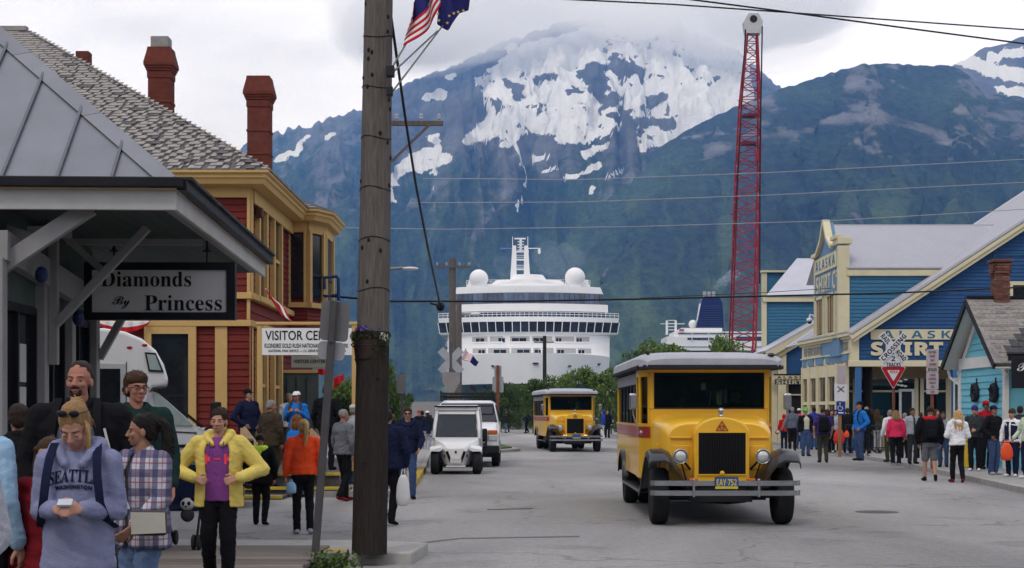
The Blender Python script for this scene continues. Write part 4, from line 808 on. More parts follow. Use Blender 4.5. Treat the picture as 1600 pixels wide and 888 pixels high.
V3(MB().px([(lx(1226), lz(592)), (lx(1300), lz(592)), (lx(1300), lz(503)), (lx(1280), lz(513)), (lx(1226), lz(545))], YL, YL+3.8), 'lean_to_wall', m_blue)
V3(MB().slab((lx(1196), YL-.3, lz(551)), (lx(1300), YL-.3, lz(492)), (lx(1300), YL+3.9, lz(492)+.0), (lx(1196), YL+3.9, lz(551)), .1), 'roof', m_wroof)
V3(MB().bar((lx(1197), YL-.25, lz(556)), (lx(1300), YL-.25, lz(498)), .2, .3), 'rake_board', m_crm); V3(MB().bar((lx(1205), YL-.1, lz(560)), (lx(1300), YL-.1, lz(506)), .2, .26), 'rake_board', m_crm)
V3(MB().b2(lx(1216), lx(1228), YL-.12, YL+.1, .1, lz(551)), 'post', m_crm); V3(MB().b2(lx(1203), lx(1290), YL-.1, YL+.1, lz(594), lz(588)), 'lintel', m_crm); V3(MB().b2(lx(1197), lx(1217), YL+.4, YL+.6, .1, lz(556)), 'wall', m_crm)
V3(MB().b2(lx(1228), lx(1300), YL+.3, YL+.4, .12, lz(592)), 'dark_doorway', m_int)  # flat near-black panel, painted as the shade of an open doorway
for px in (1231, 1262, 1270): V3(MB().b2(lx(px), lx(px+2), YL+.2, YL+.35, .12, lz(594)), 'mullion', m_crm)
V3(MB().b2(lx(1231), lx(1272), YL+.18, YL+.34, lz(618), lz(616)), 'rail', m_crm)
hs2 = thing('hanging_sign', 'dark hanging board reading Alaska Shirt Co over the far shop doorway', 'sign', (PX(1245, 70), 70, PZ(602, 70)))
h_ = lambda px: PX(px, 70); v_ = lambda py: PZ(py, 70)
MB().b2(h_(1211), h_(1279), 70, 70.1, v_(601), v_(586)).build('sign_board', mat('slate_sign', (.05, .07, .085), .6), hs2, w=True); MB().b2(h_(1211), h_(1276), 69.98, 70.0, v_(593), v_(587)).build('sign_panel', m_crm, hs2, w=True)
MB().b2(h_(1209), h_(1281), 69.97, 70.13, v_(586), v_(584.5)).build('sign_rail', m_black, hs2, w=True); MB().b2(h_(1278), h_(1280), 69.97, 70.13, v_(603), v_(586)).build('sign_rail', m_black, hs2, w=True)
text(bold('ALASKA'), m_ink, hs2, (h_(1214), 69.975, v_(592)), h_(1264)-h_(1214), v_(588)-v_(592), spacing=1.5); text(bold('SHIRT C')+'º', m_crm, hs2, (h_(1213), 69.995, v_(600.5)), h_(1272)-h_(1213), v_(594.5)-v_(600.5), thick=.02)
# ---------------------------------------------------------------- small turquoise house (right edge)
m_turq = mat('turquoise_siding', (.16, .46, .56), .6, 0, 3, .1, 25, .15, .35, rnd=.07, dirt=.08); m_wht = mat('white_trim', (.66, .66, .63), .55, 0, 3, .06, dirt=.12)
m_gsh = mat('brown_grey_shingle', (.20, .185, .17), .85, 0, 10, .45, 30, .4, .2, rnd=.2)
th = thing('cottage', 'small turquoise clapboard cottage with grey shingle roof and brick chimney', 'house', (16, 44, .12))
def T3(o, nm, m, **k): return o.build(nm, m, th, w=True, **k)
XT = 13.45; ya, ym, yb = 41.75, 44.0, 46.1; zp, zea = 4.86, 3.2
T3(MB().py([(ya+.1, .1), (yb-.1, .1), (yb-.1, zea-.1), (ym, zp-.2), (ya+.1, zea-.1)], XT, 19), 'wall', m_turq)
for k in range(24):
    z = .3+k*.185
    hw = min(ym-ya-.1, (zp-.3-z-.18)/(zp-zea)*(ym-ya)); 
    if hw < .1: continue
    MB().prism([(0, 0), (-.03, 0), (-.006, .18), (0, .18)], lambda a, b: (XT+a, ym-hw, z+b), lambda a, b: (XT+a, ym+hw, z+b)).build('siding_board', m_turq, th, w=True)
T3(MB().b2(XT-.07, XT+.05, ya+.06, yb-.06, 2.93, 3.25), 'belt_board', m_wht); 
for y in (ya+.1, yb-.1): T3(MB().b2(XT-.06, XT+.06, y-.1, y+.1, .1, 2.93), 'corner_board', m_wht)
dz = (zp-zea)/(ym-ya); ov = .45
zl = lambda y: zp-abs(y-ym)*dz
for s_, ye_ in ((-1, ya-.35), (1, yb+.35)):
    a, b, c, d4 = (XT-ov, ye_, zl(ye_)), (22, ye_, zl(ye_)), (22, ym, zp), (XT-ov, ym, zp)
    T3(MB().slab(*(map(Vector, (a, b, c, d4)) if s_ < 0 else map(Vector, (b, a, d4, c))), .06), 'roof', m_gsh)
    T3(MB().bar((XT-ov, ye_, zl(ye_)-.05), (XT-ov, ym, zp-.05), .06, .16), 'barge_board', m_black); T3(MB().slab((XT-ov+.03, ye_, zl(ye_)-.09), (XT, ye_, zl(ye_)-.09), (XT, ym, zp-.09), (XT-ov+.03, ym, zp-.09), -.03), 'soffit', m_wht)
    T3(MB().bar((XT-.03, ye_+.3*-s_*-1*-1, zl(ye_)-.3), (XT-.03, ym, zp-.25), .06, .2), 'frieze_board', m_wht)
    rows = 15
    for r in range(rows):                       # shingle courses: each course a row of separate shingles
        f0, f1 = r/rows, (r+1.25)/rows; y0_, y1_ = lerp(ye_, ym, f0), lerp(ye_, ym, min(1, f1)); mb = MB(); x = XT-ov+rd.uniform(0, .2)
        while x < 18.5:
            w_ = rd.uniform(.14, .3); h = .075+rd.uniform(0, .02); mb.add([(x, y0_, zl(y0_)+h), (x+w_-.012, y0_, zl(y0_)+h), (x+w_-.012, y1_, zl(y1_)+.065), (x, y1_, zl(y1_)+.065), (x, y0_, zl(y0_)+.05), (x+w_-.012, y0_, zl(y0_)+.05)], [(0, 1, 2, 3), (4, 5, 1, 0)]); x += w_
        tag(T3(mb, 'shingle', m_gsh), kind='stuff')
T3(MB().bar((XT-ov, ym, zp+.09), (19, ym, zp+.09), .22, .06), 'ridge_cap', m_black)
T3(MB().tube((XT-ov+.1, yb+.4, 3.0), (19, yb+.4, 3.0), .06), 'gutter', m_wht); T3(MB().path([(XT-ov+.2, yb+.4, 2.95), (XT-ov+.25, yb+.35, 2.7), (XT+.0, yb-.0, 2.45), (XT+.0, yb-.0, .2)], .045), 'downpipe', m_wht)
wn = thing('window', None, None); wn.parent = th; wn.location = -Vector(th.location)
MB().b2(XT+.4, XT+1.2, yb-.1+.005, yb-.06, .6, 2.5).build('pane', m_dglass, wn)
T3(MB().b2(XT-.03, XT+.0, yb+.02, yb+.6, .12, 2.7), 'wing_wall', m_wht); T3(MB().b2(XT-.035, XT-.03, yb+.14, yb+.42, .6, 2.5), 'pane', m_dglass)
# brick chimney: bricks as parts
ch = thing('chimney', None, None); ch.parent = th; cy_, cx_ = 44.0, PX(1563, 44); ch.location = Vector((cx_, cy_, 4.5))-Vector(th.location)
m_br2 = mat('brown_brick', (.16, .075, .055), .85, 0, 8, .3, 40, .4, .2, rnd=.3); MB().b2(-.2, .2, -.2, .2, 0, 1.45).build('mortar_core', mat('grey_mortar', (.2, .19, .18), .9), ch)
bm_ = MB().box((0, 0, 0), (.19, .1, .058)).mesh('brick', m_br2); zz = 0; k = 0
while zz < 1.42:
    o_ = .0 if zz < 1.1 or zz > 1.38 else .05
    for i in range(2):
        for s_ in (-1, 1):
            sh_ = .05 if k % 2 else -.05
            a = link('brick', bm_, ch); a.location = (-.1+i*.2+sh_*.4, s_*(.17+o_), zz+.035); b_ = link('brick', bm_, ch); b_.location = (s_*(.17+o_), -.1+i*.2-sh_*.4, zz+.035); b_.rotation_euler = (0, 0, math.pi/2)
    zz += .07; k += 1
MB().b2(-.3, .3, -.3, .3, 1.43, 1.52).build('chimney_cap', m_br2, ch, bevel=.02)
# porch roof and black hanging sign at the picture's right edge
pr = thing('porch_roof', 'dark shingled porch roof corner jutting in front of the turquoise cottage', 'roof', (15, 40, 2.9))
mb = MB(); A = P(1562, 556, 39.8)
for r in range(7):
    f = r/7; y0_, y1_ = lerp(39.6, 41.2, f), lerp(39.6, 41.2, f+.2); z0_, z1_ = lerp(3.15, 4.3, f), lerp(3.15, 4.3, f+.2); x = lerp(12.75, 14.2, f)
    while x < 19: w_ = rd.uniform(.16, .32); mb.add([(x, y0_, z0_+.06), (x+w_-.012, y0_, z0_+.06), (x+w_-.012, y1_, z1_+.02), (x, y1_, z1_+.02), (x, y0_, z0_+.02), (x+w_-.012, y0_, z0_+.02)], [(0, 1, 2, 3), (4, 5, 1, 0)]); x += w_
tag(mb.build('shingle', mat('charcoal_shingle', (.06, .058, .06), .85, 0, 10, .4), pr, w=True), kind='stuff')
MB().slab((12.75, 39.62, 3.12), (19, 39.62, 3.12), (19, 41.2, 4.27), (14.2, 41.2, 4.27), .03).build('deck', m_black, pr, w=True); MB().bar((12.8, 39.62, 3.06), (19, 39.62, 3.06), .08, .14).build('fascia', m_black, pr, w=True); MB().bar((13.25, 39.7, 2.92), (19, 39.7, 2.92), .1, .14).build('beam', m_wht, pr, w=True)
MB().b2(13.35, 13.5, 39.65, 39.8, .12, 2.9).build('post', m_wht, pr, w=True)
bs = thing('hanging_sign', 'black board with a white script flourish hung under the porch at right edge', 'sign', (13.4, 39.4, 1.9))
sx0, sx1 = PX(1581, 39.4), PX(1640, 39.4); MB().b2(sx0, sx1, 39.4, 39.46, PZ(607, 39.4), PZ(558, 39.4)).build('sign_board', m_black, bs, w=True, bevel=.01)
text(script('R'), m_wht, bs, (PX(1589, 39.4), 39.397, PZ(580, 39.4)), PX(1612, 39.4)-PX(1589, 39.4), PZ(567, 39.4)-PZ(580, 39.4), name='lettering')
MB().tube((PX(1584, 39.4), 39.43, PZ(558, 39.4)), (PX(1584, 39.4), 39.43, 3.0), .012).tube((PX(1630, 39.4), 39.43, PZ(558, 39.4)), (PX(1630, 39.4), 39.43, 3.0), .012).build('hanger', m_iron, bs, w=True)
for px, Y, side in ((1527, 44.35, 'left'), (1562, 42.6, 'right')):
    z = PZ(614, Y); mb = MB(); n = 22
    mb.path([(XT-.09, Y+math.cos(2*math.pi*k/n)*.19, z+math.sin(2*math.pi*k/n)*.21) for k in range(n+1)], .075, 8, cap=False)
    for k in range(40): a = rd.uniform(0, 6.28); mb.box((XT-.1+rd.uniform(-.06, .05), Y+math.cos(a)*.2, z+math.sin(a)*.22), (.05, .07, .05), 0, Euler((a, rd.random(), rd.random())).to_matrix())
    mb.b2(XT-.05, XT-.02, Y-.03, Y+.03, z+.2, z+.42); mb.ell((XT-.06, Y, z), (.03, .15, .17), 12, 8); tag(mb.build('wreath', mat('dark_wreath', (.02, .022, .028), .7), None, smooth=True), f'round dark wreath on the turquoise wall, the {side} one of two', 'wreath', 'wreaths on the turquoise wall')
yb_ = tag(MB().b2(PX(1508, 42.6), PX(1516, 42.6), 42.5, 43.1, .12, .85).b2(PX(1507, 42.6), PX(1517, 42.6), 42.48, 43.12, .85, .92).build('newspaper_box', mat('bright_yellow_plastic', (.6, .42, .03), .5), bevel=.02), 'bright yellow box standing against the turquoise wall behind the pedestrians', 'box')
# ---------------------------------------------------------------- street signs
m_alu = mat('sign_back_aluminium', (.17, .17, .175), .5, .3, 3, .12, dirt=.2); m_sw = mat('reflective_white', (.62, .61, .63), .5, 0, 3, .05); m_rust = mat('rust_brown_post', (.17, .06, .035), .75, 0, 6, .3, dirt=.2); m_post = mat('galvanised_post', (.085, .08, .085), .6, .3, 4, .2, dirt=.3); m_sred = mat('yield_red', (.36, .012, .022), .45); m_sblue = mat('parking_blue', (.015, .04, .22), .5)
def rr(w, h, r=.06, n=4):
    pts = []
    for cx, cy, a0 in ((w/2-r, h/2-r, 0), (-w/2+r, h/2-r, 90), (-w/2+r, -h/2+r, 180), (w/2-r, -h/2+r, 270)):
        pts += [(cx+r*math.cos(R(a0+90*k/n)), cy+r*math.sin(R(a0+90*k/n))) for k in range(n+1)]
    return pts
def plate(parent, name, m, c, w, h, y, t=.012, r=.05, rot=0.0):
    cs, sn = math.cos(rot), math.sin(rot); return MB().px([(c[0]+x*cs-z*sn, c[1]+x*sn+z*cs) for x, z in rr(w, h, r)], y, y+t).build(name, m, parent, w=True)
def crossbuck(Y, px, py, L_, wd, face, parent, txt=True):
    x, z = PX(px, Y), PZ(py, Y)
    for i, (sg, s_) in enumerate(((1, 'CROSSING'), (-1, 'RAIL ROAD'))):
        yy_ = Y-.05-.014*(1-i); a = R(sg*47); plate(parent, 'crossbuck_blade', face, (x, z), L_, wd, yy_, .012, .02, a)
        if txt:
            parts = [(s_, -L_*.46, L_*.92)] if i == 0 else [('RAIL', -L_*.46, L_*.30), ('ROAD', L_*.14, L_*.33)]
            for w_, s0, ln in parts: text(bold(w_), m_ink, parent, (x+math.cos(a)*s0+math.sin(a)*wd*.33, yy_-.003, z+math.sin(a)*s0-math.cos(a)*wd*.33), ln, wd*.66, xd=(math.cos(a), 0, math.sin(a)), zd=(-math.sin(a), 0, math.cos(a)))
Ys = 47.0; rc = thing('railroad_sign', 'white railroad crossbuck above two tracks plate and red yield triangle on rust post', 'sign', (PX(1396, Ys), Ys, .12))
MB().b2(PX(1394.7, Ys), PX(1398.2, Ys), Ys, Ys+.06, .12, PZ(535, Ys)).build('post', m_rust, rc, w=True)
crossbuck(Ys, 1395.5, 543, 1.12, .22, m_sw, rc); 
plate(rc, 'track_count_plate', m_sw, (PX(1395.3, Ys), PZ(566.5, Ys)), .60, .50, Ys-.03, .012, .04)
text(bold('2'), m_ink, rc, (PX(1392.3, Ys), Ys-.033, PZ(564.5, Ys)), .12, .15); text(bold('TRACKS'), m_ink, rc, (PX(1384.5, Ys), Ys-.033, PZ(573.5, Ys)), .44, .13)
def tri(c, s, y, nm, m, parent, t=.01):
    pts = []
    for k in range(3):
        a = R(-90+120*k); d_ = Vector((math.cos(a), math.sin(a)))*(s*.52)
        for q in (-25, 0, 25): pts.append((c[0]+d_.x+math.cos(a+R(q*2))*s*.055, c[1]+d_.y+math.sin(a+R(q*2))*s*.055))
    return MB().px(pts, y, y+t).build(nm, m, parent, w=True)
yc = (PX(1395.5, Ys), PZ(585, Ys)); tri(yc, .74, Ys-.03, 'yield_border', m_sw, rc); tri(yc, .70, Ys-.036, 'yield_plate', m_sred, rc, .006); tri((yc[0], yc[1]+.01), .36, Ys-.042, 'yield_center', m_sw, rc, .006)
text(bold('YIELD'), m_sred, rc, (yc[0]-.12, Ys-.045, yc[1]+.03), .24, .08)
def lines(parent, px0, px1, py0, py1, Y, words, m):
    n = len(words); h = (py1-py0)/n
    for i, w_ in enumerate(words):
        k = min(1, len(w_)/9); cx = (px0+px1)/2; hw = (px1-px0)/2*.86*k
        text(bold(w_), m, parent, (PX(cx-hw, Y), Y-.034, PZ(py0+h*(i+.82), Y)), PX(cx+hw, Y)-PX(cx-hw, Y), h*.62/F*Y)
Yp = 42.0; np_ = thing('parking_sign', 'tall stack of white parking regulation plates on a rust brown post', 'sign', (PX(1457, Yp), Yp, .12))
MB().b2(PX(1454.8, Yp), PX(1459.2, Yp), Yp, Yp+.07, .12, PZ(548, Yp)).build('post', m_rust, np_, w=True)
m_pink = mat('faded_pink_white', (.40, .35, .37), .55, 0, 4, .1); m_dred = mat('faded_red_ink', (.20, .10, .12), .6)
for y0_, y1_, ws in ((546, 573.5, ['NO PARK', 'BUSES', 'ONLY', 'LOADING']), (574, 581.5, ['END']), (582, 608.5, ['1 HOUR', 'PARKING', '9AM TO', '6PM']), (609, 616, ['ZONE'])):
    plate(np_, 'sign_plate', m_pink, (PX(1456.5, Yp), (PZ(y0_, Yp)+PZ(y1_, Yp))/2), PX(1466, Yp)-PX(1447, Yp), PZ(y0_, Yp)-PZ(y1_, Yp), Yp-.03, .012, .03)
    lines(np_, 1448, 1465, y0_+1, y1_-1, Yp, ws, m_dred) if ws != ['END'] else None
    if ws == ['END']: text(bold('END'), m_ink, np_, (PX(1450, Yp), Yp-.034, PZ(580, Yp)), PX(1463, Yp)-PX(1450, Yp), PZ(575.5, Yp)-PZ(580, Yp))
Yq = 52.5; ps = thing('parking_sign', 'white crossing plate and blue wheelchair plate on a wooden post by the kerb', 'sign', (PX(1312, Yq), Yq, .12))
MB().b2(PX(1310.3, Yq), PX(1315, Yq), Yq, Yq+.1, .12, PZ(572, Yq)).build('post', mat('orange_brown_timber', (.26, .13, .06), .75, 0, 8, .3, stretch=(4, 4, .6)), ps, w=True)
plate(ps, 'sign_plate', m_pink, (PX(1315, Yq), PZ(586, Yq)), PX(1321.5, Yq)-PX(1308.5, Yq), PZ(571, Yq)-PZ(600, Yq), Yq-.035, .012, .02)
plate(ps, 'sign_plate', m_sw, (PX(1313.5, Yq), PZ(613, Yq)), PX(1323.5, Yq)-PX(1303.5, Yq), PZ(599.6, Yq)-PZ(627, Yq), Yq-.03, .012, .02)
for a in (R(40), R(-40)): x_, z_ = PX(1313.5, Yq), PZ(608.5, Yq); MB().bar((x_-math.cos(a)*.15, Yq-.034, z_-math.sin(a)*.15), (x_+math.cos(a)*.15, Yq-.034, z_+math.sin(a)*.15), .006, .045, up=(0, 0, 1)).build('cross_mark', mat('grey_ink', (.16, .16, .18), .6), ps, w=True)
plate(ps, 'blue_plate', m_sblue, (PX(1313.5, Yq), PZ(638, Yq)), PX(1320.5, Yq)-PX(1306.5, Yq), PZ(627.4, Yq)-PZ(648.5, Yq), Yq-.03, .012, .02)
x_, z_ = PX(1313.5, Yq), PZ(635.5, Yq)
MB().path([(x_-.03, Yq-.036, z_+.10), (x_-.03, Yq-.036, z_-.01), (x_+.05, Yq-.036, z_-.01), (x_+.07, Yq-.036, z_-.09)], .013, 6).path([(x_-.02+math.cos(R(t_))*.085, Yq-.036, z_-.045+math.sin(R(t_))*.085) for t_ in range(130, 345, 20)], .011, 6).ell((x_-.03, Yq-.036, z_+.125), (.022, .01, .022), 8, 6).b2(x_-.09, x_+.09, Yq-.036, Yq-.03, z_-.235, z_-.19).build('wheelchair_symbol', m_sw, ps, w=True)
# leaning sign post with its back to us, beside the timber pole
lp = thing('sign_post', 'leaning grey sign post showing its plate from behind, left of the timber pole', 'sign', (PX(492, 16.9), 16.9, .125))
b0, b1 = P(492.5, 866, 16.9), P(523, 470, 16.5); b0.z = .12
MB().bar(b0, b1, .085, .05, up=(0, 1, 0)).build('post', m_post, lp, w=True, bevel=.01)
dr_ = (b1-b0).normalized(); sd_ = Vector((1, 0, -dr_.x/dr_.z)).normalized()
def back(nm, s0, s1, hw, off, m): 
    c = b0.lerp(b1, (s0+s1)/2); c.y -= -.045; mb = MB(); h = (b1-b0).length*(s1-s0)/2
    return mb.prism(rr(hw*2, h*2, .05), lambda a, b: c+sd_*(a+off)+dr_*b+Vector((0, -.006, 0)), lambda a, b: c+sd_*(a+off)+dr_*b+Vector((0, .006, 0))).build(nm, m, lp, w=True)
back('sign_plate', .845, .998, .155, .012, m_alu); back('sign_plate', .772, .842, .145, .0, mat('pale_sign_back', (.33, .345, .365), .5, .2))
MB().bar(b0.lerp(b1, .84)+Vector((0, -.03, 0)), b1+Vector((0, -.03, 0)), .05, .03, up=(0, 1, 0)).build('channel_flange', m_post, lp, w=True)
# mid-street signs seen from behind
cb = thing('railroad_sign', 'grey crossbuck and triangle seen from behind on a post near the white van', 'sign', (PX(705, 75), 75, 0))
MB().tube((PX(704.5, 75), 75, 0), (PX(704.5, 75), 75, PZ(535, 75)), .09).build('post', m_post, cb, w=True); crossbuck(75, 704.5, 564, 1.5, .38, mat('pale_sign_back', (.48, .50, .53)), cb, False)
MB().px([(PX(691, 75), PZ(582, 75)), (PX(719, 75), PZ(582, 75)), (PX(719, 75), PZ(596, 75)), (PX(709, 75), PZ(616, 75)), (PX(701, 75), PZ(616, 75)), (PX(691, 75), PZ(596, 75))], 74.9, 74.93).build('sign_plate', mat('pinkish_sign_back', (.24, .225, .225), .5, .2), cb, w=True)
sg = thing('sign_post', 'rust brown post with two pale plates seen from behind beyond the white van', 'sign', (PX(778, 58), 58, 0))
MB().b2(PX(775.5, 58), PX(780, 58), 57.95, 58.05, 0, PZ(571, 58)).build('post', m_rust, sg, w=True); plate(sg, 'sign_plate', mat('pale_sign_back', (.48, .50, .53)), (PX(778, 58), PZ(580, 58)), .27, .42, 58.06); plate(sg, 'sign_plate', mat('pale_sign_back', (.48, .50, .53)), (PX(778, 58), PZ(601, 58)), .42, .6, 58.06)
sg = thing('sign_post', 'grey sign plate from behind on a thin post right of the timber pole', 'sign', (PX(628, 44), 44, 0))
MB().b2(PX(626, 44), PX(630, 44), 43.97, 44.03, 0, PZ(583, 44)).build('post', m_post, sg, w=True); plate(sg, 'sign_plate', m_alu, (PX(627, 44), PZ(600, 44)), .26, .56, 43.93)
cb = thing('railroad_sign', 'tiny pale crossbuck among the trees left of the nearer yellow bus', 'sign', (PX(955, 112), 112, 0))
MB().tube((PX(955, 112), 112, 0), (PX(955, 112), 112, PZ(596, 112)), .06).build('post', m_post, cb, w=True); crossbuck(112, 955, 607, 1.3, .2, m_sw, cb, False)
# ---------------------------------------------------------------- utility poles, wires, flags
m_pole = mat('weathered_pole_timber', (.125, .11, .10), .9, 0, 5, .4, 14, .8, .2, stretch=(7, 7, .7), dirt=.45)
m_creo = mat('creosote_dark_timber', (.034, .028, .025), .9, 0, 6, .4, 16, .8, .2, stretch=(6, 6, .8))
m_wire = mat('black_cable', (.012, .012, .014), .5); m_lwire = mat('bare_wire', (.34, .35, .37), .5, .4)
up = thing('utility_pole', 'large weathered timber pole in the foreground with a flower basket bracket', 'utility pole', P(577, 865, 16.95))
pb = P(577, 865, 16.95); pb.z = .12; ptp = P(592.5, -60, 16.95)
prof = [(0, 27.6), (.18, 26.5), (.36, 25.4), (.6, 24), (1, 21.5)]; ppm = F/16.95
n = 28; rings = []
for f, r in [(lerp(0, 1, i/24), np.interp(i/24, [p[0] for p in prof], [p[1] for p in prof])) for i in range(25)]:
    c = pb.lerp(ptp, f); rings.append([c+Vector((math.cos(a), math.sin(a), 0))*(r/ppm)*(1+.012*math.sin(a*7+f*2)+rd.uniform(-.006, .006)) for a in [2*math.pi*k/n for k in range(n)]])
MB().loft(rings[:10]).build('pole_butt', m_creo, up, w=True, smooth=40); MB().loft(rings[9:]).build('pole_shaft', m_pole, up, w=True, smooth=40)
for k in range(26): f = rd.uniform(.12, .98); c = pb.lerp(ptp, f); a = rd.uniform(math.pi*1.05, math.pi*1.95); r = np.interp(f, [p[0] for p in prof], [p[1] for p in prof])/ppm; MB().ell(c+Vector((math.cos(a), math.sin(a), 0))*r*.968, (.02, .02, .028), 8, 5).build('knot', mat('dark_knot', (.02, .017, .015), .9), up, w=True, smooth=True)
for f in np.arange(.36, .97, .085): c = pb.lerp(ptp, f); r = np.interp(f, [p[0] for p in prof], [p[1] for p in prof])/ppm; MB().path([c+Vector((math.cos(a)*(r*1.006), math.sin(a)*(r*1.006), .02*math.sin(a*2+f*9))) for a in [2*math.pi*k/24 for k in range(25)]], .006, 5, cap=False).build('check_crack', mat('dark_knot', (.02, .017, .015)), up, w=True)
# planter on the pole
fb = thing('flower_basket', 'brown half barrel planter of blue and white flowers strapped to the timber pole', 'planter', P(580, 575, 16.75))
fc = P(580, 546, 16.95); mb = MB()
mb.lathe([(.165, -.20), (.185, -.05), (.20, .10), (.17, .10), (.165, .06)], 24, fc); mb.build('barrel', mat('dark_brown_planter', (.045, .028, .022), .7, 0, 6, .3, 20, .3), fb, w=True, smooth=40)
for z in (-.12, .04): MB().lathe([(.186 if z > 0 else .179, z-.012), (.198 if z > 0 else .182, z), (.19, z+.012)], 24, fc).build('hoop', m_iron, fb, w=True)
def leaves(mb, c, sp, n, s0, s1, mi=0, rng=rd, flat=0.0):
    for _ in range(n):
        while True:
            p = Vector((rng.uniform(-1, 1), rng.uniform(-1, 1), rng.uniform(-1, 1)))
            if p.length < 1: break
        q = Vector(c)+Vector((p.x*sp[0], p.y*sp[1], p.z*sp[2])); s = rng.uniform(s0, s1)
        m3 = Euler((rng.uniform(-1.2, 1.2)+flat, rng.uniform(-1.2, 1.2), rng.uniform(0, 6.28))).to_matrix()
        mb.add([q+m3 @ Vector(v)*s for v in ((-.5, 0, 0), (0, -.32, .06), (.55, 0, 0), (0, .32, .06))], [(0, 1, 2, 3)], mi)
    return mb
def leafmat(name, c0, c1, tr=.25):
    m = bpy.data.materials.new(name); m.use_nodes = True; n = m.node_tree.nodes; l = m.node_tree.links; b = n['Principled BSDF']; b.inputs['Roughness'].default_value = .6; b.inputs['Specular IOR Level'].default_value = .25
    g = n.new('ShaderNodeNewGeometry'); r = n.new('ShaderNodeValToRGB'); r.color_ramp.elements[0].color = (*c0, 1); r.color_ramp.elements[1].color = (*c1, 1); l.new(g.outputs['Random Per Island'], r.inputs[0])
    l.new(r.outputs[0], b.inputs['Base Color']); t = n.new('ShaderNodeBsdfTranslucent'); l.new(r.outputs[0], t.inputs[0]); mx = n.new('ShaderNodeMixShader'); mx.inputs[0].default_value = tr; l.new(b.outputs[0], mx.inputs[1]); l.new(t.outputs[0], mx.inputs[2]); l.new(mx.outputs[0], n['Material Output'].inputs[0]); return m
m_leafd = leafmat('dark_basket_leaf', (.012, .022, .008), (.05, .075, .025)); m_fbl = leafmat('blue_petal', (.06, .05, .30), (.22, .16, .60)); m_fwh = leafmat('white_petal', (.5, .5, .42), (.75, .74, .65))
mb = leaves(MB(), fc+Vector((0, -.02, .15)), (.23, .2, .09), 700, .02, .05); leaves(mb, fc+Vector((.10, -.15, .02)), (.12, .06, .12), 150, .02, .045); leaves(mb, fc+Vector((-.17, -.12, .1)), (.06, .06, .1), 80, .02, .045); tag(mb.build('foliage', m_leafd, fb, w=True), kind='stuff')
tag(leaves(MB(), fc+Vector((-.02, -.10, .22)), (.14, .1, .045), 240, .022, .045).build('blue_flower', m_fbl, fb, w=True), kind='stuff'); tag(leaves(MB(), fc+Vector((.15, -.13, .13)), (.07, .07, .05), 60, .02, .035).build('white_flower', m_fwh, fb, w=True), kind='stuff')
# flag staffs and flags on the pole
m_fblu = mat('flag_navy', (.02, .022, .13), .75, 0, 3, .2); m_gold = mat('flag_gold_star', (.6, .42, .05), .7); m_staff = mat('aluminium_staff', (.3, .29, .3), .4, .6)
FY = 16.8
def fp(px, py, dy=0): return P(px, py, FY+dy)
fs = thing('flag_staff', 'three bracketed flag staffs slanting off the right of the timber pole', 'flagpole', fp(612, 120))
for a, b in (((612, 107), (694, -34)), ((612, 115), (684, 48)), ((612, 145), (692, 40))): MB().tube(fp(*a, -.05), fp(*b, -.25), .011, .009).build('staff', m_staff, fs, w=True)
MB().box(fp(610, 112, -.1), (.09, .1, .12)).build('bracket', m_iron, fs, w=True, bevel=.01); MB().box(fp(609, 143, -.08), (.07, .1, .1)).build('bracket', m_iron, fs, w=True, bevel=.01)
def usf(u, v):   # u along the fly (down-left), v across the hoist
    a = (lerp(694, 676, v), lerp(-22, -52, v)); b = (lerp(633, 642, v), lerp(72, 20, v)); x = lerp(a[0], b[0], u)+14*math.sin(math.pi*u)*(1-v)+3*math.sin(u*11+v*3); y = lerp(a[1], b[1], u)+8*math.sin(math.pi*u)*(1-v)
    return fp(x, y, -.22+.05*math.sin(u*14+v*4)+.05*v)
uf = cloth(usf, 40, 26, .006, lambda u, v: (2 if (u < .86 and v > .55) else (0 if int(v*13) % 2 == 0 else 1))).build('flag', [m_fr, m_fw, m_fblu], None, smooth=True); tag(uf, 'red white and blue striped flag hanging off the timber pole', 'flag', 'flags on the timber pole')
def akf(u, v):
    x = lerp(lerp(683, 690, v), lerp(729, 738, v), u)+3*math.sin(u*8); y = lerp(lerp(38, -45, v), lerp(16, -60, v), u)+17*math.sin(math.pi*min(1, u*1.3))*(1-v)
    return fp(x, y, -.3+.06*math.sin(u*9+v*3))
af = cloth(akf, 26, 26, .006).build('flag', [m_fblu], None, smooth=True); tag(af, 'dark navy flag with small gold stars hanging off the timber pole', 'flag', 'flags on the timber pole')
for (px, py) in ((686, 32), (699, 36), (702, 25), (709, 21), (716, 19), (724, 17), (684, 22)):
    u_, v_ = (px-688)/42, (40-py)/70; c = fp(px, py, -.40); MB().px([(c.x+math.sin(k*math.pi/5)*(.018 if k % 2 == 0 else .008), c.z+math.cos(k*math.pi/5)*(.018 if k % 2 == 0 else .008)) for k in range(10)], c.y-.004, c.y+.004).build('star', m_gold, af)
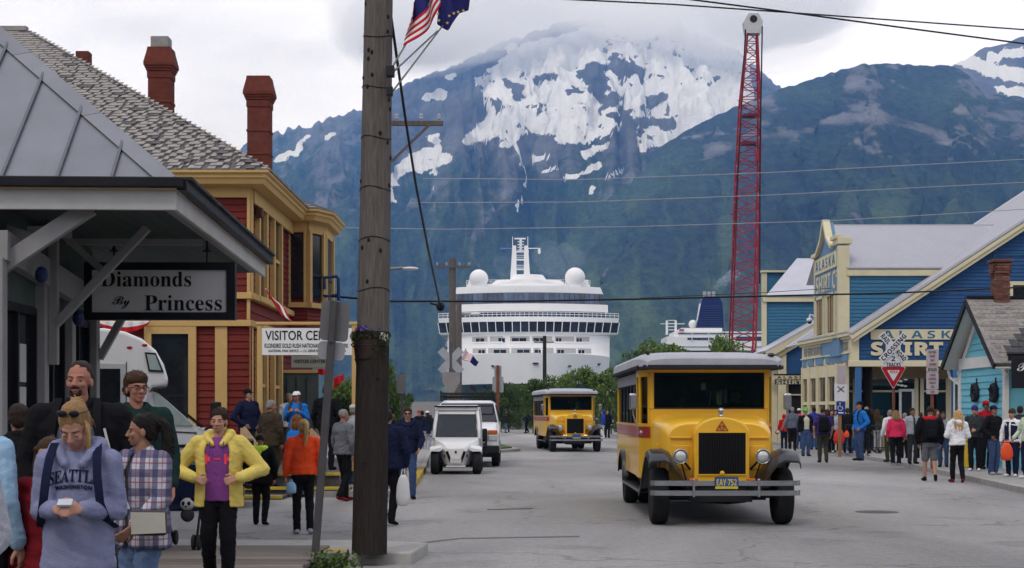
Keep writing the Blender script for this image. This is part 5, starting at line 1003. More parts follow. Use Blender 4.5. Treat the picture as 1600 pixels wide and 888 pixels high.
# more poles
def pole(label, px, Y, ytop, r, arm=None, arms=(), m=m_pole, ins=True):
    t_ = thing('utility_pole', label, 'utility pole', (PX(px, Y), Y, 0)); MB().tube((0, 0, 0), (0, 0, PZ(ytop, Y)), r*1.2, r, 12).build('pole_shaft', m, t_, smooth=40)
    for (pa, pb_, py) in arms:
        MB().bar((PX(pa, Y)-PX(px, Y), -r, PZ(py, Y)), (PX(pb_, Y)-PX(px, Y), -r, PZ(py, Y)), .1, .12).build('crossarm', m, t_)
        for f in ((.06, .32, .68, .94) if ins else ()): x = lerp(PX(pa, Y), PX(pb_, Y), f)-PX(px, Y); MB().lathe([(.03, 0), (.03, .05), (.06, .07), (.045, .13), (.06, .15), (.03, .2)], 8, (x, -r, PZ(py, Y)+.05)).build('insulator', mat('grey_porcelain', (.3, .32, .36), .25), t_)
    return t_
p2 = pole('timber pole mostly hidden behind the foreground pole, crossarm reaching right', 596, 40, 160, .17, arms=((586, 693, 195),))
MB().bar((PX(612, 40)-PX(596, 40), -.2, PZ(255, 40)), (PX(672, 40)-PX(596, 40), -.2, PZ(197, 40)), .05, .06).build('brace', m_pole, p2)
pole('timber utility pole with single crossarm rising in front of the cruise ship', 707, 88, 404, .19, arms=((680, 736, 417.5),))
p4 = pole('slender pole with curved street lamp arm before the cruise ship', 717, 96, 468, .17)
MB().path([(0, 0, PZ(500, 96)), (PX(722, 96)-PX(717, 96), 0, PZ(492, 96)), (PX(738, 96)-PX(717, 96), 0, PZ(490, 96))], .05).build('lamp_arm', m_alu, p4); MB().ell((PX(743, 96)-PX(717, 96), 0, PZ(491, 96)), (.34, .15, .11), 12, 6).build('lamp_head', m_sw, p4)
pole('short dark utility pole in front of the ship right of centre', 851, 190, 525, .22, arms=((834, 866, 535),), m=m_creo)
lh = thing('street_lamp', 'white street lamp head on an arm reaching right from behind the timber pole', 'street lamp', P(596, 420, 39.8))
MB().path([P(604, 421, 39.8), P(632, 418.5, 39.8)], .035).build('lamp_arm', m_alu, lh, w=True); MB().ell(P(641, 420, 39.8), (.22, .12, .05), 12, 6).build('lamp_head', m_sw, lh, w=True)
def wire(label, pts, r, m=m_wire, grp='power lines across the street', sag=0): 
    ps_ = [P(*p) for p in pts]; 
    if sag:
        a, b = ps_; ps_ = [a.lerp(b, k/20)-Vector((0, 0, sag*4*(k/20)*(1-k/20))) for k in range(21)]
    return tag(MB().path(ps_, r, 6).build('power_line', m, None, smooth=True), label, 'cable', grp)
wire('upper of two thick black cables crossing the top right sky', [(860, -2, 30), (1050, 7, 31), (1250, 21, 32), (1620, 48, 33)], .016)
wire('lower thick black cable crossing the top right sky', [(1060, -3, 30), (1200, 15, 30.5), (1400, 42, 31), (1620, 71, 32)], .018)
wire('black cable crossing low over ship and blue shops', [(505, 462, 41), (612, 471, 42), (800, 471, 44), (1000, 467.5, 46), (1190, 463, 48), (1400, 458, 50), (1620, 448, 52)], .028)
wire('pale thin wire crossing lowest over the mountain forest', [(540, 356, 55), (700, 358.5, 56), (1000, 354, 58), (1300, 345, 60), (1620, 326, 62)], .014, m_lwire)
wire('pale thin wire in the middle across the mountain forest', [(640, 317, 55), (900, 316, 57), (1200, 305, 59), (1620, 284, 62)], .014, m_lwire)
wire('pale thin wire crossing highest over the mountain forest', [(660, 279, 55), (900, 281, 57), (1200, 270, 59), (1620, 248, 62)], .014, m_lwire)
wire('thin wire fanning left of the blue false front', [(1000, 466, 60), (1200, 457, 62), (1400, 444, 64), (1620, 428, 66)], .012)
gw = thing('service_cable', 'slack black cable dropping from timber pole to a dark weatherhead ball', 'cable', P(688, 478, 30)); 
MB().path([P(608, 5, 17), P(620, 90, 18), P(634, 190, 19.5), P(650, 290, 21.5), P(668, 385, 24.5), P(687, 474, 30)], .018, 6).build('cable', m_wire, gw, w=True, smooth=True); MB().ell(P(688, 479, 30), (.085, .085, .1), 12, 8).tube(P(688, 478, 30), P(672, 474, 30), .02).build('weatherhead', m_black, gw, w=True, smooth=True)
# ---------------------------------------------------------------- cruise ship, seen from the bow
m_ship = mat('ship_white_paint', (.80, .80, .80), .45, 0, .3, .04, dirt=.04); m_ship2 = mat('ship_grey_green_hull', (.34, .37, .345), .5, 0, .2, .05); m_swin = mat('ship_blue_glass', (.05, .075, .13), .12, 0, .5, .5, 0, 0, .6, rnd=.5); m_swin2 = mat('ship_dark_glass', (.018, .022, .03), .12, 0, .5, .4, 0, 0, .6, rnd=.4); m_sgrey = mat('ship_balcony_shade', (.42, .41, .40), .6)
YS = 330.0; KS = F/YS; XS0 = PX(826, YS)
ship = thing('cruise_ship', 'huge white cruise ship seen bow on, two white domes and lattice mast', 'ship', (XS0, YS, -2.5))
sX = lambda px: PX(px, YS)-XS0; sZ = lambda py: PZ(py, YS)+2.5
def arc(hw, bulge, n=24, y0=0, pw=2): return [(hw*(-1+2*k/n), y0-bulge*(1-abs(-1+2*k/n)**pw)) for k in range(n+1)]
def tier(nm, hw, bulge, py0, py1, m, hw1=None, length=150, y0=0, yoff1=0):
    a = arc(hw, bulge, y0=y0); b = arc(hw1 or hw, bulge, y0=y0+yoff1); lo = [Vector((x, y, sZ(py0))) for x, y in a]+[Vector((hw, length, sZ(py0))), Vector((-hw, length, sZ(py0)))]; h2 = hw1 or hw
    hi = [Vector((x, y, sZ(py1))) for x, y in b]+[Vector((h2, length, sZ(py1))), Vector((-h2, length, sZ(py1)))]
    return MB().loft([lo, hi]).build(nm, m, ship)
def panes(hw, bulge, py0, py1, n, m, out=.12, y0=0, gap=.88, lean=0.0, nm='window', yoff=0):
    a = arc(hw, bulge, n, y0=y0); h = sZ(py1)-sZ(py0); me = {}
    for k in range(n):
        p, q = Vector((*a[k], 0)), Vector((*a[k+1], 0)); d = q-p; L_ = round(d.length, 1)
        if L_ not in me: me[L_] = MB().box((0, 0, 0), (L_*gap, .12, h)).mesh(nm, m)
        o = link(nm, me[L_], ship); c = (p+q)/2; nrm = Vector((d.y, -d.x, 0)).normalized(); o.location = c+nrm*out+Vector((0, yoff, (sZ(py0)+sZ(py1))/2)); o.rotation_euler = Euler((lean, 0, math.atan2(d.y, d.x)))
hwb = (sX(953)-sX(700))/2
# hull: flared bow
def hull_ring(z, hw, tip, n=30, y0=0): return [Vector((hw*math.sin(a), y0+ (-tip*math.cos(a)**1.3 if abs(a) < math.pi/2-1e-6 else 0), z)) for a in [lerp(-math.pi/2, math.pi/2, k/n) for k in range(n+1)]]+[Vector((hw, 190, z)), Vector((-hw*.96, 190, z))]
rings = [hull_ring(z, hw, tip, y0=y0) for z, hw, tip, y0 in ((-1, 10.5, 12, 18), (3, 12.6, 16, 13), (6.5, 14.6, 21, 8), (sZ(603), hwb-.4, 26.8, .35), (sZ(575), hwb-.1, 27, .1), (sZ(559), hwb, 27, 0))]
lowerh = MB().loft(rings[:4]).build('hull', m_ship2, ship, smooth=30)
upperh = MB().loft(rings[3:]).build('bow_bulwark', m_ship, ship, smooth=30)
tier('forward_house', hwb, 5, 566, 523, m_ship, length=190)
tier('bridge_deck', hwb+1.5, 5.4, 523.5, 520.5, m_ship, hwb+2, 20); tier('bridge', hwb+1.2, 5.3, 520.5, 505, m_swin2, hwb+2.0, 18, 0, -.5); tier('bridge_roof', hwb+1.9, 6.4, 505, 497.5, m_ship, hwb+2.0, 22)
nb = 22; panes(hwb+1.7, 5.8, 520, 506, nb, m_swin2, .08, 0, .90, 0, 'bridge_window')
a = arc(hwb+1.7, 5.8, nb)
for k, (x, y) in enumerate(a): MB().bar((x, y-.1, sZ(521)), (x*1.02, y-.65, sZ(505)), .16, .2, up=(0, 1, 0)).build('window_mullion', m_ship, ship)
tier('deck_house', hwb-.8, 4.6, 498, 486.5, m_swin2, None, 170, 3); panes(hwb-.8, 4.6, 497, 488, 26, m_swin, .06, 3)
tier('white_band', hwb-.2, 5.0, 487, 475.5, m_ship, None, 170, 2.5); tier('lounge', hwb-.8, 4.7, 475.5, 458, m_swin, hwb-1.4, 165, 2.5, .5); panes(hwb-1.1, 4.7, 475, 459, 30, m_swin, .1, 2.75, .9, -.12)
tier('roof_band', hwb-1.2, 4.9, 458.5, 447.5, m_ship, hwb-1.8, 165, 3.2); tier('sun_deck', sX(925)-sX(826), 3, 448, 440, m_ship, None, 120, 8); tier('mast_house', 8.5, 2, 442, 434, m_ship, 7, 26, 7); tier('mast_house', 4.2, 2, 434, 424, m_ship, 3.2, 20, 9)
# railing of the bridge deck
mb = MB(); a = arc(hwb+1.95, 6.3, 40)
for z in (sZ(490.5), sZ(494)): mb.path([(x, y, z) for x, y in a], .07, 5, cap=False)
for x, y in a: mb.bar((x, y, sZ(498)), (x, y, sZ(490)), .09, .09)
tag(mb.build('railing', m_ship, ship), kind='stuff')
mb = MB(); a = arc(sX(925)-sX(826), 3, 30, 8)
for z in (sZ(434), sZ(437)): mb.path([(x, y, z) for x, y in a], .05, 5, cap=False)
for x, y in a: mb.bar((x, y, sZ(440)), (x, y, sZ(433.5)), .07, .07)
tag(mb.build('railing', m_ship, ship), kind='stuff')
for s in (-1, 1): MB().px([(s*10.2, sZ(447)), (s*13.4, sZ(447)), (s*13.0, sZ(434)), (s*11.5, sZ(434))], 5.5, 30).build('wind_screen', m_ship, ship)
# cabins on the forward face: niche shade painted as flat grey panels, dark doors, white dividers
for py0, py1, xs_ in ((537.5, 527.5, ((738, 762, 744, 757), (766, 786, 779, 789), (797, 827, 800, 822), (831, 862, 833, 851), (866, 896, 868, 876), (899, 920, 900, 908))), (555.5, 545.5, ((739, 760, 748, 758), (763, 796, 772, 791), (799, 829, 808, 827), (833, 864, 835, 846), (868, 899, 870, 880), (902, 923, 903, 912)))):
    for xa, xb, wa, wb in xs_:
        f = lambda px: -5*(1-((sX(px)-0)/hwb)**2)
        def strip_(nm, p0, p1, q0, q1, o, m, n=4):
            mb = MB(); pts = [lerp(p0, p1, k/n) for k in range(n+1)]
            mb.loft([[Vector((sX(p), f(p)-o, sZ(q0))), Vector((sX(p), f(p)-o, sZ(q1))), Vector((sX(p), f(p)+.2, sZ(q1))), Vector((sX(p), f(p)+.2, sZ(q0)))] for p in pts]); return mb.build(nm, m, ship)
        strip_('balcony', xa, xb, py0, py1, .05, m_sgrey); strip_('cabin_window', wa, (wa+wb)/2-.5, py0-.8, py1+2.6, .09, m_swin2); strip_('cabin_window', (wa+wb)/2+.5, wb, py0-.8, py1+2.6, .09, m_swin2); strip_('balcony_rail', xa, xb, py0, py0-2.2, .13, m_ship)
for px, py, r in ((747.5, 435, 14.2), (899.5, 433, 15.2)):
    MB().ell((sX(px), 3.2, sZ(py-1)), r/KS*1.05, 20, 14).build('radar_dome', m_ship, ship, smooth=True); MB().lathe([(r/KS*.75, sZ(452)), (r/KS*.62, sZ(440))], 16, (sX(px), 3.2, 0)).build('dome_pedestal', m_ship, ship)
ms = thing('mast', None, None); ms.parent = ship; ms.location = (0, 0, 0)
for pa, pb_ in ((802, 803.5), (824.5, 823)): MB().loft([[Vector((sX(p)+ax*w_, 11+ay*.9, sZ(q))) for ax, ay in ((-1, -1), (1, -1), (1, 1), (-1, 1))] for p, q, w_ in ((pa, 440, .75), (pb_, 388, .5), (pb_, 376, .42))]).build('mast_leg', m_ship, ms)
for q in (430, 414.5, 399, 386): MB().b2(sX(800), sX(827), 10.2, 12, sZ(q), sZ(q-1.6)).build('platform', m_ship, ms)
for q in (426, 411, 395): MB().b2(sX(805), sX(822), 10.3, 10.4, sZ(q-3), sZ(q-3.8)).b2(sX(805), sX(822), 10.3, 10.4, sZ(q), sZ(q-.8)).build('rail', m_ship, ms)
for k in range(5): MB().b2(sX(812), sX(816), 10.8, 11.4, sZ(386-k*4.5), sZ(386-k*4.5-3)).b2(sX(809), sX(819), 10.7, 11.5, sZ(386-k*4.5-3), sZ(386-k*4.5-3.9)).build('radar_stage', m_ship, ms)
MB().b2(sX(804), sX(822), 10.9, 11.3, sZ(365), sZ(363)).build('radar_scanner', m_ship, ms)
for px in (801, 825.5): MB().tube((sX(px), 11, sZ(378)), (sX(px), 11, sZ(361)), .08).build('aerial', m_ship, ms)
MB().b2(sX(780), sX(803), 10.9, 11.1, sZ(380.5), sZ(379.2)).build('yard_arm', mat('blue_yard', (.15, .25, .5), .5), ms); MB().b2(sX(824), sX(846), 10.9, 11.1, sZ(380.5), sZ(379.2)).ell((sX(844), 11, sZ(385)), (.35, .35, .6), 8, 6).build('yard_arm', m_ship, ms)
for px in (780, 785, 790, 795): MB().lathe([(.5, sZ(440)), (.5, sZ(431)), (.3, sZ(429))], 8, (sX(px), 14, 0)).build('deck_locker', m_sgrey, ship)
for k in range(12): MB().b2(sX(846+k*4), sX(847.6+k*4), 12, 12.3, sZ(440), sZ(433)).build('deck_stanchion', m_ship, ship)
MB().tube((sX(843), -22, sZ(588)), (sX(843), -22, sZ(545)), .16, .1).b2(sX(838), sX(848), -22.1, -21.9, sZ(563), sZ(561.6)).b2(sX(840), sX(846), -22.1, -21.9, sZ(553), sZ(552)).build('foremast', m_ship, ship)
for px, py, w_ in ((834, 574, 4), (712, 574, 3), (930, 572, 3), (772, 577, 2), (884, 577, 2)): onx = (sX(px))/hwb; MB().b2(sX(px-w_), sX(px+w_), -27*max(.0, math.cos(math.asin(max(-1, min(1, onx)))))**1.3-.25, -27*max(.0, math.cos(math.asin(max(-1, min(1, onx)))))**1.3+1.5, sZ(py+1), sZ(py-1)).build('hawse_slot', m_swin2, ship)
# port side: balconies and boats stepping back along the hull
for r in range(7):
    q = 512+r*14; mb = MB()
    for k in range(16): mb.b2(-hwb-1.1, -hwb+.1, 14+k*9, 14+k*9+7.8, sZ(q+10), sZ(q+8.4)); mb.b2(-hwb-1.05, -hwb-.95, 14+k*9, 14+k*9+7.8, sZ(q+8.4), sZ(q+5)); mb.b2(-hwb-1.1, -hwb, 14+k*9+7.8, 14+k*9+8.1, sZ(q+10), sZ(q))
    tag(mb.build('side_balcony', m_ship, ship), kind='stuff')
# painted scroll on the bow: teal sweep with star, red and white curls
def onhull(nm, pts, m, off=.12):
    me = lowerh.data; bvh = BVHTree.FromPolygons([v.co for v in me.vertices], [p.vertices for p in me.polygons]); vs = []
    org = Vector((0, 0, CH))-Vector(ship.location)
    for px, py in pts:
        t = P(px, py, YS)-Vector(ship.location); d = (t-org).normalized(); hit = bvh.ray_cast(org, d)[0]; hit = hit or t; vs.append(hit-d*off)
    return MB().add(vs+[v+Vector((0, .06, 0)) for v in vs], [tuple(range(len(vs))), tuple(range(2*len(vs)-1, len(vs)-1, -1))]).build(nm, m, ship)
m_ht = mat('hull_teal', (.06, .30, .40), .5); m_hr = mat('hull_red', (.30, .03, .05), .5)
onhull('bow_art', [(720, 584), (735, 587), (750, 592), (752, 604), (744, 606), (730, 598), (722, 592)], m_ht); onhull('bow_art', [(751, 593), (760, 597), (768, 606), (763, 609), (757, 602), (752, 603)], m_hr); onhull('bow_art', [(735, 602), (742, 605), (746, 613), (740, 612), (735, 607)], m_hr); onhull('bow_art', [(728, 610), (734, 611), (735, 622), (730, 624), (726, 617)], m_hr, .1); onhull('bow_art', [(740, 590), (742, 594), (746, 594), (743, 597), (744, 601), (740, 598.5), (736, 601), (737, 597), (734, 594), (738, 594)], m_ship, .2)
# flag in front of the ship, on the slender pole
f2 = cloth(lambda u, v: P(lerp(724, 744, u)+4*v*1.0-3*(1-u)*(1-v), lerp(560, 572, u)-13*v+6*u*v+1.2*math.sin(u*9), 94.6+.15*math.sin(u*9)), 16, 13, .03, lambda u, v: 2 if u > .55 else (0 if int(v*9) % 2 == 0 else 1)).build('flag', [m_fr, m_fw, m_fblu], None, smooth=True); tag(f2, 'small striped and navy flag flying in front of the cruise ship bow', 'flag')
MB().tube(P(719, 566, 95.5), P(728, 545, 94.6), .03).build('flag_staff', m_staff, f2)
# ---------------------------------------------------------------- second ship
YB = 620.0; sb = thing('cruise_ship', 'distant white ship with a navy blue funnel behind the trees', 'ship', (PX(1115, YB), YB, -2.5))
bX = lambda px: PX(px, YB)-PX(1115, YB); bZ = lambda py: PZ(py, YB)+2.5
def bb_(nm, a, b, c, d, m, y0=0, y1=24, **k): return MB().b2(bX(a), bX(b), y0, y1, bZ(d), bZ(c)).build(nm, m, sb, **k)
bb_('hull', 1040, 1290, 548, 650, mat('ship_dark_hull', (.03, .035, .045), .4), -1, 25); bb_('main_deck', 1042, 1285, 526, 548, m_ship, -.5, 24.5); bb_('upper_deck', 1054, 1280, 518, 526.5, m_ship, 1, 22); bb_('deck_edge', 1060, 1290, 520.5, 521.8, m_swin2, .5, 1.2); bb_('top_house', 1066, 1130, 512, 518.5, m_ship, 3, 20); bb_('window_strip', 1074, 1115, 528, 531.5, m_swin2, -.6, -.3); bb_('window_strip', 1150, 1190, 526, 533, m_swin, -.6, -.3); bb_('deck_edge', 1042, 1290, 541, 543, m_sgrey, -.7, -.3)
for k in range(11): bb_('window', 1076+k*3.6, 1078.4+k*3.6, 528.3, 531.2, m_swin, -.75, -.55)
for px in (1081, 1107, 1131, 1181): bb_('davit', px-.6, px+.6, 520, 534, m_ship, -1, -.6)
fz = mat('funnel_navy', (.012, .016, .10), .4, 0, .3, .2); MB().loft([[Vector((bX(p)+0, y, bZ(q))) for p, y in ((pa, 4), (pb_, 4), (pb_, 15), (pa, 15))] for pa, pb_, q in ((1091, 1133, 513), (1097, 1131, 474), (1101.5, 1126, 462))]).build('funnel', fz, sb)
MB().add([(bX(1091.5), 3.5, bZ(500)), (bX(1097), 3.5, bZ(473)), (bX(1094), 3.5, bZ(474)), (bX(1089), 3.5, bZ(505))], [(0, 1, 2, 3)]).build('funnel_wing', m_ship, sb)
for k in range(10): q = 510-k*3.6; MB().b2(bX(1092.5+k*.75), bX(1131.5-k*.3), 3.6, 4.0, bZ(q), bZ(q-.8)).build('funnel_louvre', mat('funnel_louvre_blue', (.06, .07, .2), .4), sb)
for px in (1105, 1112, 1119): MB().tube((bX(px), 8, bZ(462)), (bX(px), 8, bZ(453.5)), .75, .75, 10).build('exhaust_pipe', m_sgrey, sb)
MB().ell((bX(1085.5), 6, bZ(505.5)), 6.9*YB/F, 16, 10).build('radar_dome', m_ship, sb, smooth=True)
for px, q in ((1125.5, 506), (1103, 509.5), (1117, 509.5)): MB().ell((bX(px), 5, bZ(q)), .5, 8, 6).tube((bX(px), 5, bZ(q)), (bX(px), 5, bZ(514)), .2).build('aerial_dome', m_ship, sb)
for px in (1044, 1058): MB().b2(bX(px-1.6), bX(px+1.6), 5, 6, bZ(522), bZ(500)).build('mast_leg', m_ship, sb)
for q in (500, 505, 510, 515): MB().b2(bX(1046), bX(1058), 5.2, 5.8, bZ(q), bZ(q-1)).build('mast_rung', m_ship, sb)
MB().b2(bX(1034), bX(1072), 5.3, 5.6, bZ(505.5), bZ(504.5)).build('yard_arm', m_ship, sb); bb_('lifeboat', 1062, 1069, 514.5, 517, m_fr, 0, 2)
# smoke from the funnels: thin pale puffs of even vapour
m_smk = volume_mat('smoke_vapour', (.75, .85, 1), .05)
def puffs(label, pts, m):
    mb = MB(); r_ = random.Random(9)
    for px, py, Y, r in pts:
        for k in range(3): mb.ell(P(px+r_.uniform(-4, 4), py+r_.uniform(-3, 3), Y+r_.uniform(-3, 3)), (r*r_.uniform(.7, 1.2), r, r*r_.uniform(.7, 1.2)), 12, 8)
    return tag(mb.build('smoke', m), kind='stuff')
puffs('', [(1121, 449, 628, .9), (1125, 444, 628, 1.2), (1130, 440, 628, 1.6), (1136, 436, 628, 2), (1143, 431, 628, 2.5)], m_smk)
puffs('', [(860, 424, 420, 3), (872, 414, 422, 4.5), (862, 402, 424, 5), (885, 405, 424, 5), (787, 425, 400, 2), (784, 412, 400, 2.5)], volume_mat('thin_smoke_vapour', (.7, .82, 1), .012))
# ---------------------------------------------------------------- red lattice crane
m_crn = mat('crane_red_paint', (.30, .022, .04), .45, 0, 2, .2, dirt=.15); m_cw = mat('crane_head_white', (.5, .5, .5), .5)
YC = 185.0; cr_ = thing('crane', 'tall red lattice boom crane with pale head, rising behind the harbour trees', 'crane', (PX(1160, YC), YC, 0))
cX = lambda px: PX(px, YC)-PX(1160, YC)
def cpt(f): return lerp(1159.5, 1175, f), lerp(560, 52, f)      # boom axis as a fraction of its height
def hwid(f): return (np.interp(f, [0, .03, .55, .78, 1], [9, 18.5, 17.5, 15, 7.5]))/F*YC
LB = PZ(52, YC)-PZ(560, YC); zb_ = PZ(560, YC)
def corner(f, i): px, py = cpt(f); h = hwid(f); sx_, sy_ = ((-1, -1), (1, -1), (1, 1), (-1, 1))[i]; return Vector((cX(px)+sx_*h, sy_*h*.8, PZ(py, YC)))
fs_ = [0, .03]+[.03+.97*k/34 for k in range(1, 35)]
for i in range(4): MB().path([corner(f, i) for f in fs_], .125, 6).build('boom_chord', m_crn, cr_)
for i in range(4):
    mb = MB(); j = (i+1) % 4
    for k in range(1, len(fs_)-1):
        a, b = (corner(fs_[k], i), corner(fs_[k+1], j)) if k % 2 else (corner(fs_[k], j), corner(fs_[k+1], i)); mb.tube(a, b, .06, None, 5)
        if k % 2 == 0 or fs_[k] > .6: mb.tube(corner(fs_[k], i), corner(fs_[k], j), .05, None, 5)
    tag(mb.build('boom_lacing', m_crn, cr_), kind='stuff')
hx, hz = cX(1176), PZ(40, YC)
MB().px([(hx-.95, PZ(54, YC)), (hx+.95, PZ(54, YC)), (hx+1.15, PZ(36, YC)), (hx+.6, PZ(23, YC)), (hx-.6, PZ(23, YC)), (hx-1.15, PZ(36, YC))], -.7, -.5).px([(hx-.95, PZ(54, YC)), (hx+.95, PZ(54, YC)), (hx+1.15, PZ(36, YC)), (hx+.6, PZ(23, YC)), (hx-.6, PZ(23, YC)), (hx-1.15, PZ(36, YC))], .5, .7).b2(hx-.8, hx+.8, -.49, .49, PZ(54, YC), PZ(47, YC)).build('boom_head', m_cw, cr_)
MB().tube((hx, -.75, PZ(32, YC)), (hx, .75, PZ(32, YC)), .45, None, 14).build('sheave', m_iron, cr_)
for f in (.66, .745): px, py = cpt(f); MB().box((cX(px), 0, PZ(py, YC)), (1.7, 1.6, .3)).build('boom_platform', mat('dark_red_plate', (.09, .015, .02), .6), cr_)
px, py = cpt(.62); MB().box((cX(px+12), -.9, PZ(py, YC)), (.5, .5, 1.3)).build('hoist_motor', m_crn, cr_)
MB().box((cX(1145), 0, PZ(335, YC)), (.7, .2, .15)).build('guide', m_crn, cr_)
for a, b in ((((1163, 50), (1137, 540))), (((1162, 50), (1141, 540))), (((1188, 45), (1184, 445))), (((1189, 45), (1185, 445)))): MB().path([(cX(a[0]), -1.2, PZ(a[1], YC)), (cX(lerp(a[0], b[0], .5))-.12, -1.2, PZ(lerp(a[1], b[1], .5), YC)), (cX(b[0]), -1.2, PZ(b[1], YC))], .05, 5).build('hoist_rope', m_wire, cr_)
MB().box((cX(1160), 2, 1.6), (4, 7, 2.2)).build('machine_house', m_crn, cr_, bevel=.1); MB().box((cX(1160)-2.2, 1, .55), (.9, 7.5, 1.1)).box((cX(1160)+2.2, 1, .55), (.9, 7.5, 1.1)).build('crawler_track', m_iron, cr_, bevel=.2); MB().loft([[corner(0, i) for i in range(4)], [Vector((cX(1160)+a*.8, b*.8-1.5, 2.6)) for a, b in ((-1, -1), (1, -1), (1, 1), (-1, 1))]]).build('boom_foot', m_crn, cr_)
# ---------------------------------------------------------------- trees
m_lf = [leafmat('dark_green_leaf', (.026, .055, .014), (.10, .165, .036)), leafmat('mid_green_leaf', (.05, .09, .018), (.17, .25, .05)), leafmat('bluish_green_leaf', (.02, .042, .02), (.06, .11, .04))]
m_bark = mat('brown_bark', (.07, .05, .035), .9, 0, 6, .3, 20, .6, .2)
def tree_mesh(seed, h, w_, nl, ls):
    r_ = random.Random(seed); tk = MB(); tk.path([(0, 0, -.05), (.05, 0, h*.25), (.0, .1, h*.6)], [.14*h/6, .10*h/6, .04*h/6], 8); cl = []
    for k in range(24):
        a = r_.uniform(0, 6.28); z = .1+.8*r_.random()**.8; rr_ = w_*math.sqrt(max(.05, 1-((z-.45)/.6)**2))*r_.uniform(.35, .95); c = Vector((math.cos(a)*rr_, math.sin(a)*rr_, z*h)); cl.append((c, r_.uniform(.26, .48)*w_))
        if k < 8: tk.path([(0, 0, h*r_.uniform(.15, .4)), tuple(c*.6+Vector((0, 0, h*.12))), tuple(c)], [.05*h/6, .035*h/6, .015*h/6], 5)
    cr = MB()
    for c, r in cl:
        leaves(cr, c, (r*1.15, r*1.15, r*.8), nl//24, ls*.6, ls*1.3, 0, r_)
    return tk.mesh('trunk', m_bark, True), cr
TK = [tree_mesh(s, 6, 2.3, 4600, .30) for s in (1, 2, 3)]
CRN = {(i, j): TK[i][1].mesh('crown', m_lf[j]) for i in range(3) for j in range(3)}
trn = [0]
def tree(px, Y, ytop, wpx, i, j, label, group='leafy trees along the waterfront', cat='tree', z0=0):
    h = PZ(ytop, Y)-z0; t_ = thing('leafy_tree', label, cat, (PX(px, Y), Y, z0), rd.uniform(0, 6), group); s = h/6*1.02; sw = wpx/F*Y/2/2.3
    t_.scale = (sw, sw, s); link('trunk', TK[i][0], t_); link('crown', CRN[i, j], t_)
for k, (px, Y, yt, w_, i, j, lb) in enumerate(((762, 118, 606, 46, 0, 2, 'low dark tree beneath the ship bow art, left end of the row'), (795, 122, 596, 44, 1, 0, 'rounded dark tree right of the rust sign post before the ship'), (822, 130, 602, 40, 2, 0, 'dark tree between two taller ones left of the distant bus'), (846, 116, 586, 50, 0, 0, 'broad dark tree directly behind the distant yellow bus'), (880, 124, 581, 54, 1, 1, 'taller tree above the roof of the distant yellow bus'), (912, 114, 576, 56, 2, 1, 'bright green tree right of the distant bus roof'), (945, 108, 577, 60, 0, 1, 'bright leafy tree beside the grey roof of the nearer bus'), (968, 122, 566, 56, 1, 0, 'tree just left of the nearer yellow bus roof'),
    (1000, 150, 546, 70, 2, 0, 'dark tree rising behind the left end of the nearer bus roof'), (1030, 146, 528, 76, 0, 1, 'tallest tree behind the nearer bus roof, left of the distant ship'), (1066, 150, 540, 64, 1, 0, 'tree before the distant ship, under its dome'), (1140, 140, 527, 62, 2, 1, 'tree between navy funnel and red crane behind the bus roof'), (1108, 152, 552, 60, 0, 0, 'low tree behind the middle of the nearer bus roof'), (1175, 146, 548, 56, 1, 0, 'low tree right of the crane foot behind the bus roof'),
    (545, 62, 588, 62, 0, 1, 'green tree seen past the visitor sign post, left of the timber pole'), (600, 66, 560, 50, 1, 0, 'tree largely hidden by the foreground timber pole'), (626, 74, 600, 40, 2, 0, 'small tree right of the timber pole beside the grey sign plate'), (745, 124, 612, 40, 1, 2, 'low bush like tree behind the roof rack of the white van'), (985, 104, 590, 60, 2, 0, 'dark tree hidden behind the left flank of the nearer bus'))): tree(px, Y, yt, w_, i, j, lb)
# bluish conifer like shrub by the depot
tree(538, 46, 618, 34, 1, 2, 'low bluish shrub beside the visitor sign post', 'shrubs by the depot', 'shrub', .0)
# weeds at the end of the boardwalk
wd_ = MB(); r_ = random.Random(4)
for k in range(420):
    a = r_.uniform(0, 6.28); q = Vector((PX(520, 16.1)+r_.gauss(0, .13), 16.15+r_.gauss(0, .18), r_.uniform(0, .2))); leaves(wd_, q, (.02, .02, .02), 1, .035, .075, 0, r_)
tag(wd_.build('weeds', leafmat('weed_leaf', (.03, .06, .012), (.11, .17, .04))), kind='stuff')
struct('hole_shade_sheet', MB().pz([(-2.03, 15.5), (-1.62, 15.5), (-1.72, 16.5), (-1.98, 16.55)], .0, .006), mat('dark_hollow', (.02, .018, .016), .9))  # flat dark sheet painted as the shade in a hole
# ---------------------------------------------------------------- distant street end: wall, railings, heaps
dk = tag(MB().b2(-40, PX(696, 128), 128, 129, 0, PZ(628, 128)).build('concrete_wall', m_conc), 'low pale concrete wall across the street end left of the vehicles', 'wall')
gr = thing('guard_rail', 'grey metal guard rail closing the far end of the street', 'railing', (PX(805, 136), 136, 0))
for z in (PZ(669, 136), PZ(662, 136)): MB().b2(PX(640, 136), PX(960, 136), 136, 136.08, z-.06, z+.06).build('rail', m_alu, gr, w=True)
for px in range(645, 960, 22): MB().b2(PX(px, 136), PX(px+1.6, 136), 136.08, 136.2, 0, PZ(661, 136)).build('post', m_alu, gr, w=True)
cw = thing('concrete_barrier', 'pale grey harbour wall panel behind people at the street end', 'wall', (PX(830, 140), 140, 0)); MB().b2(PX(786, 140), PX(850, 140), 140, 140.4, 0, PZ(640, 140)).build('wall_panel', mat('greenish_concrete', (.22, .25, .23), .8), cw, w=True, bevel=.03)
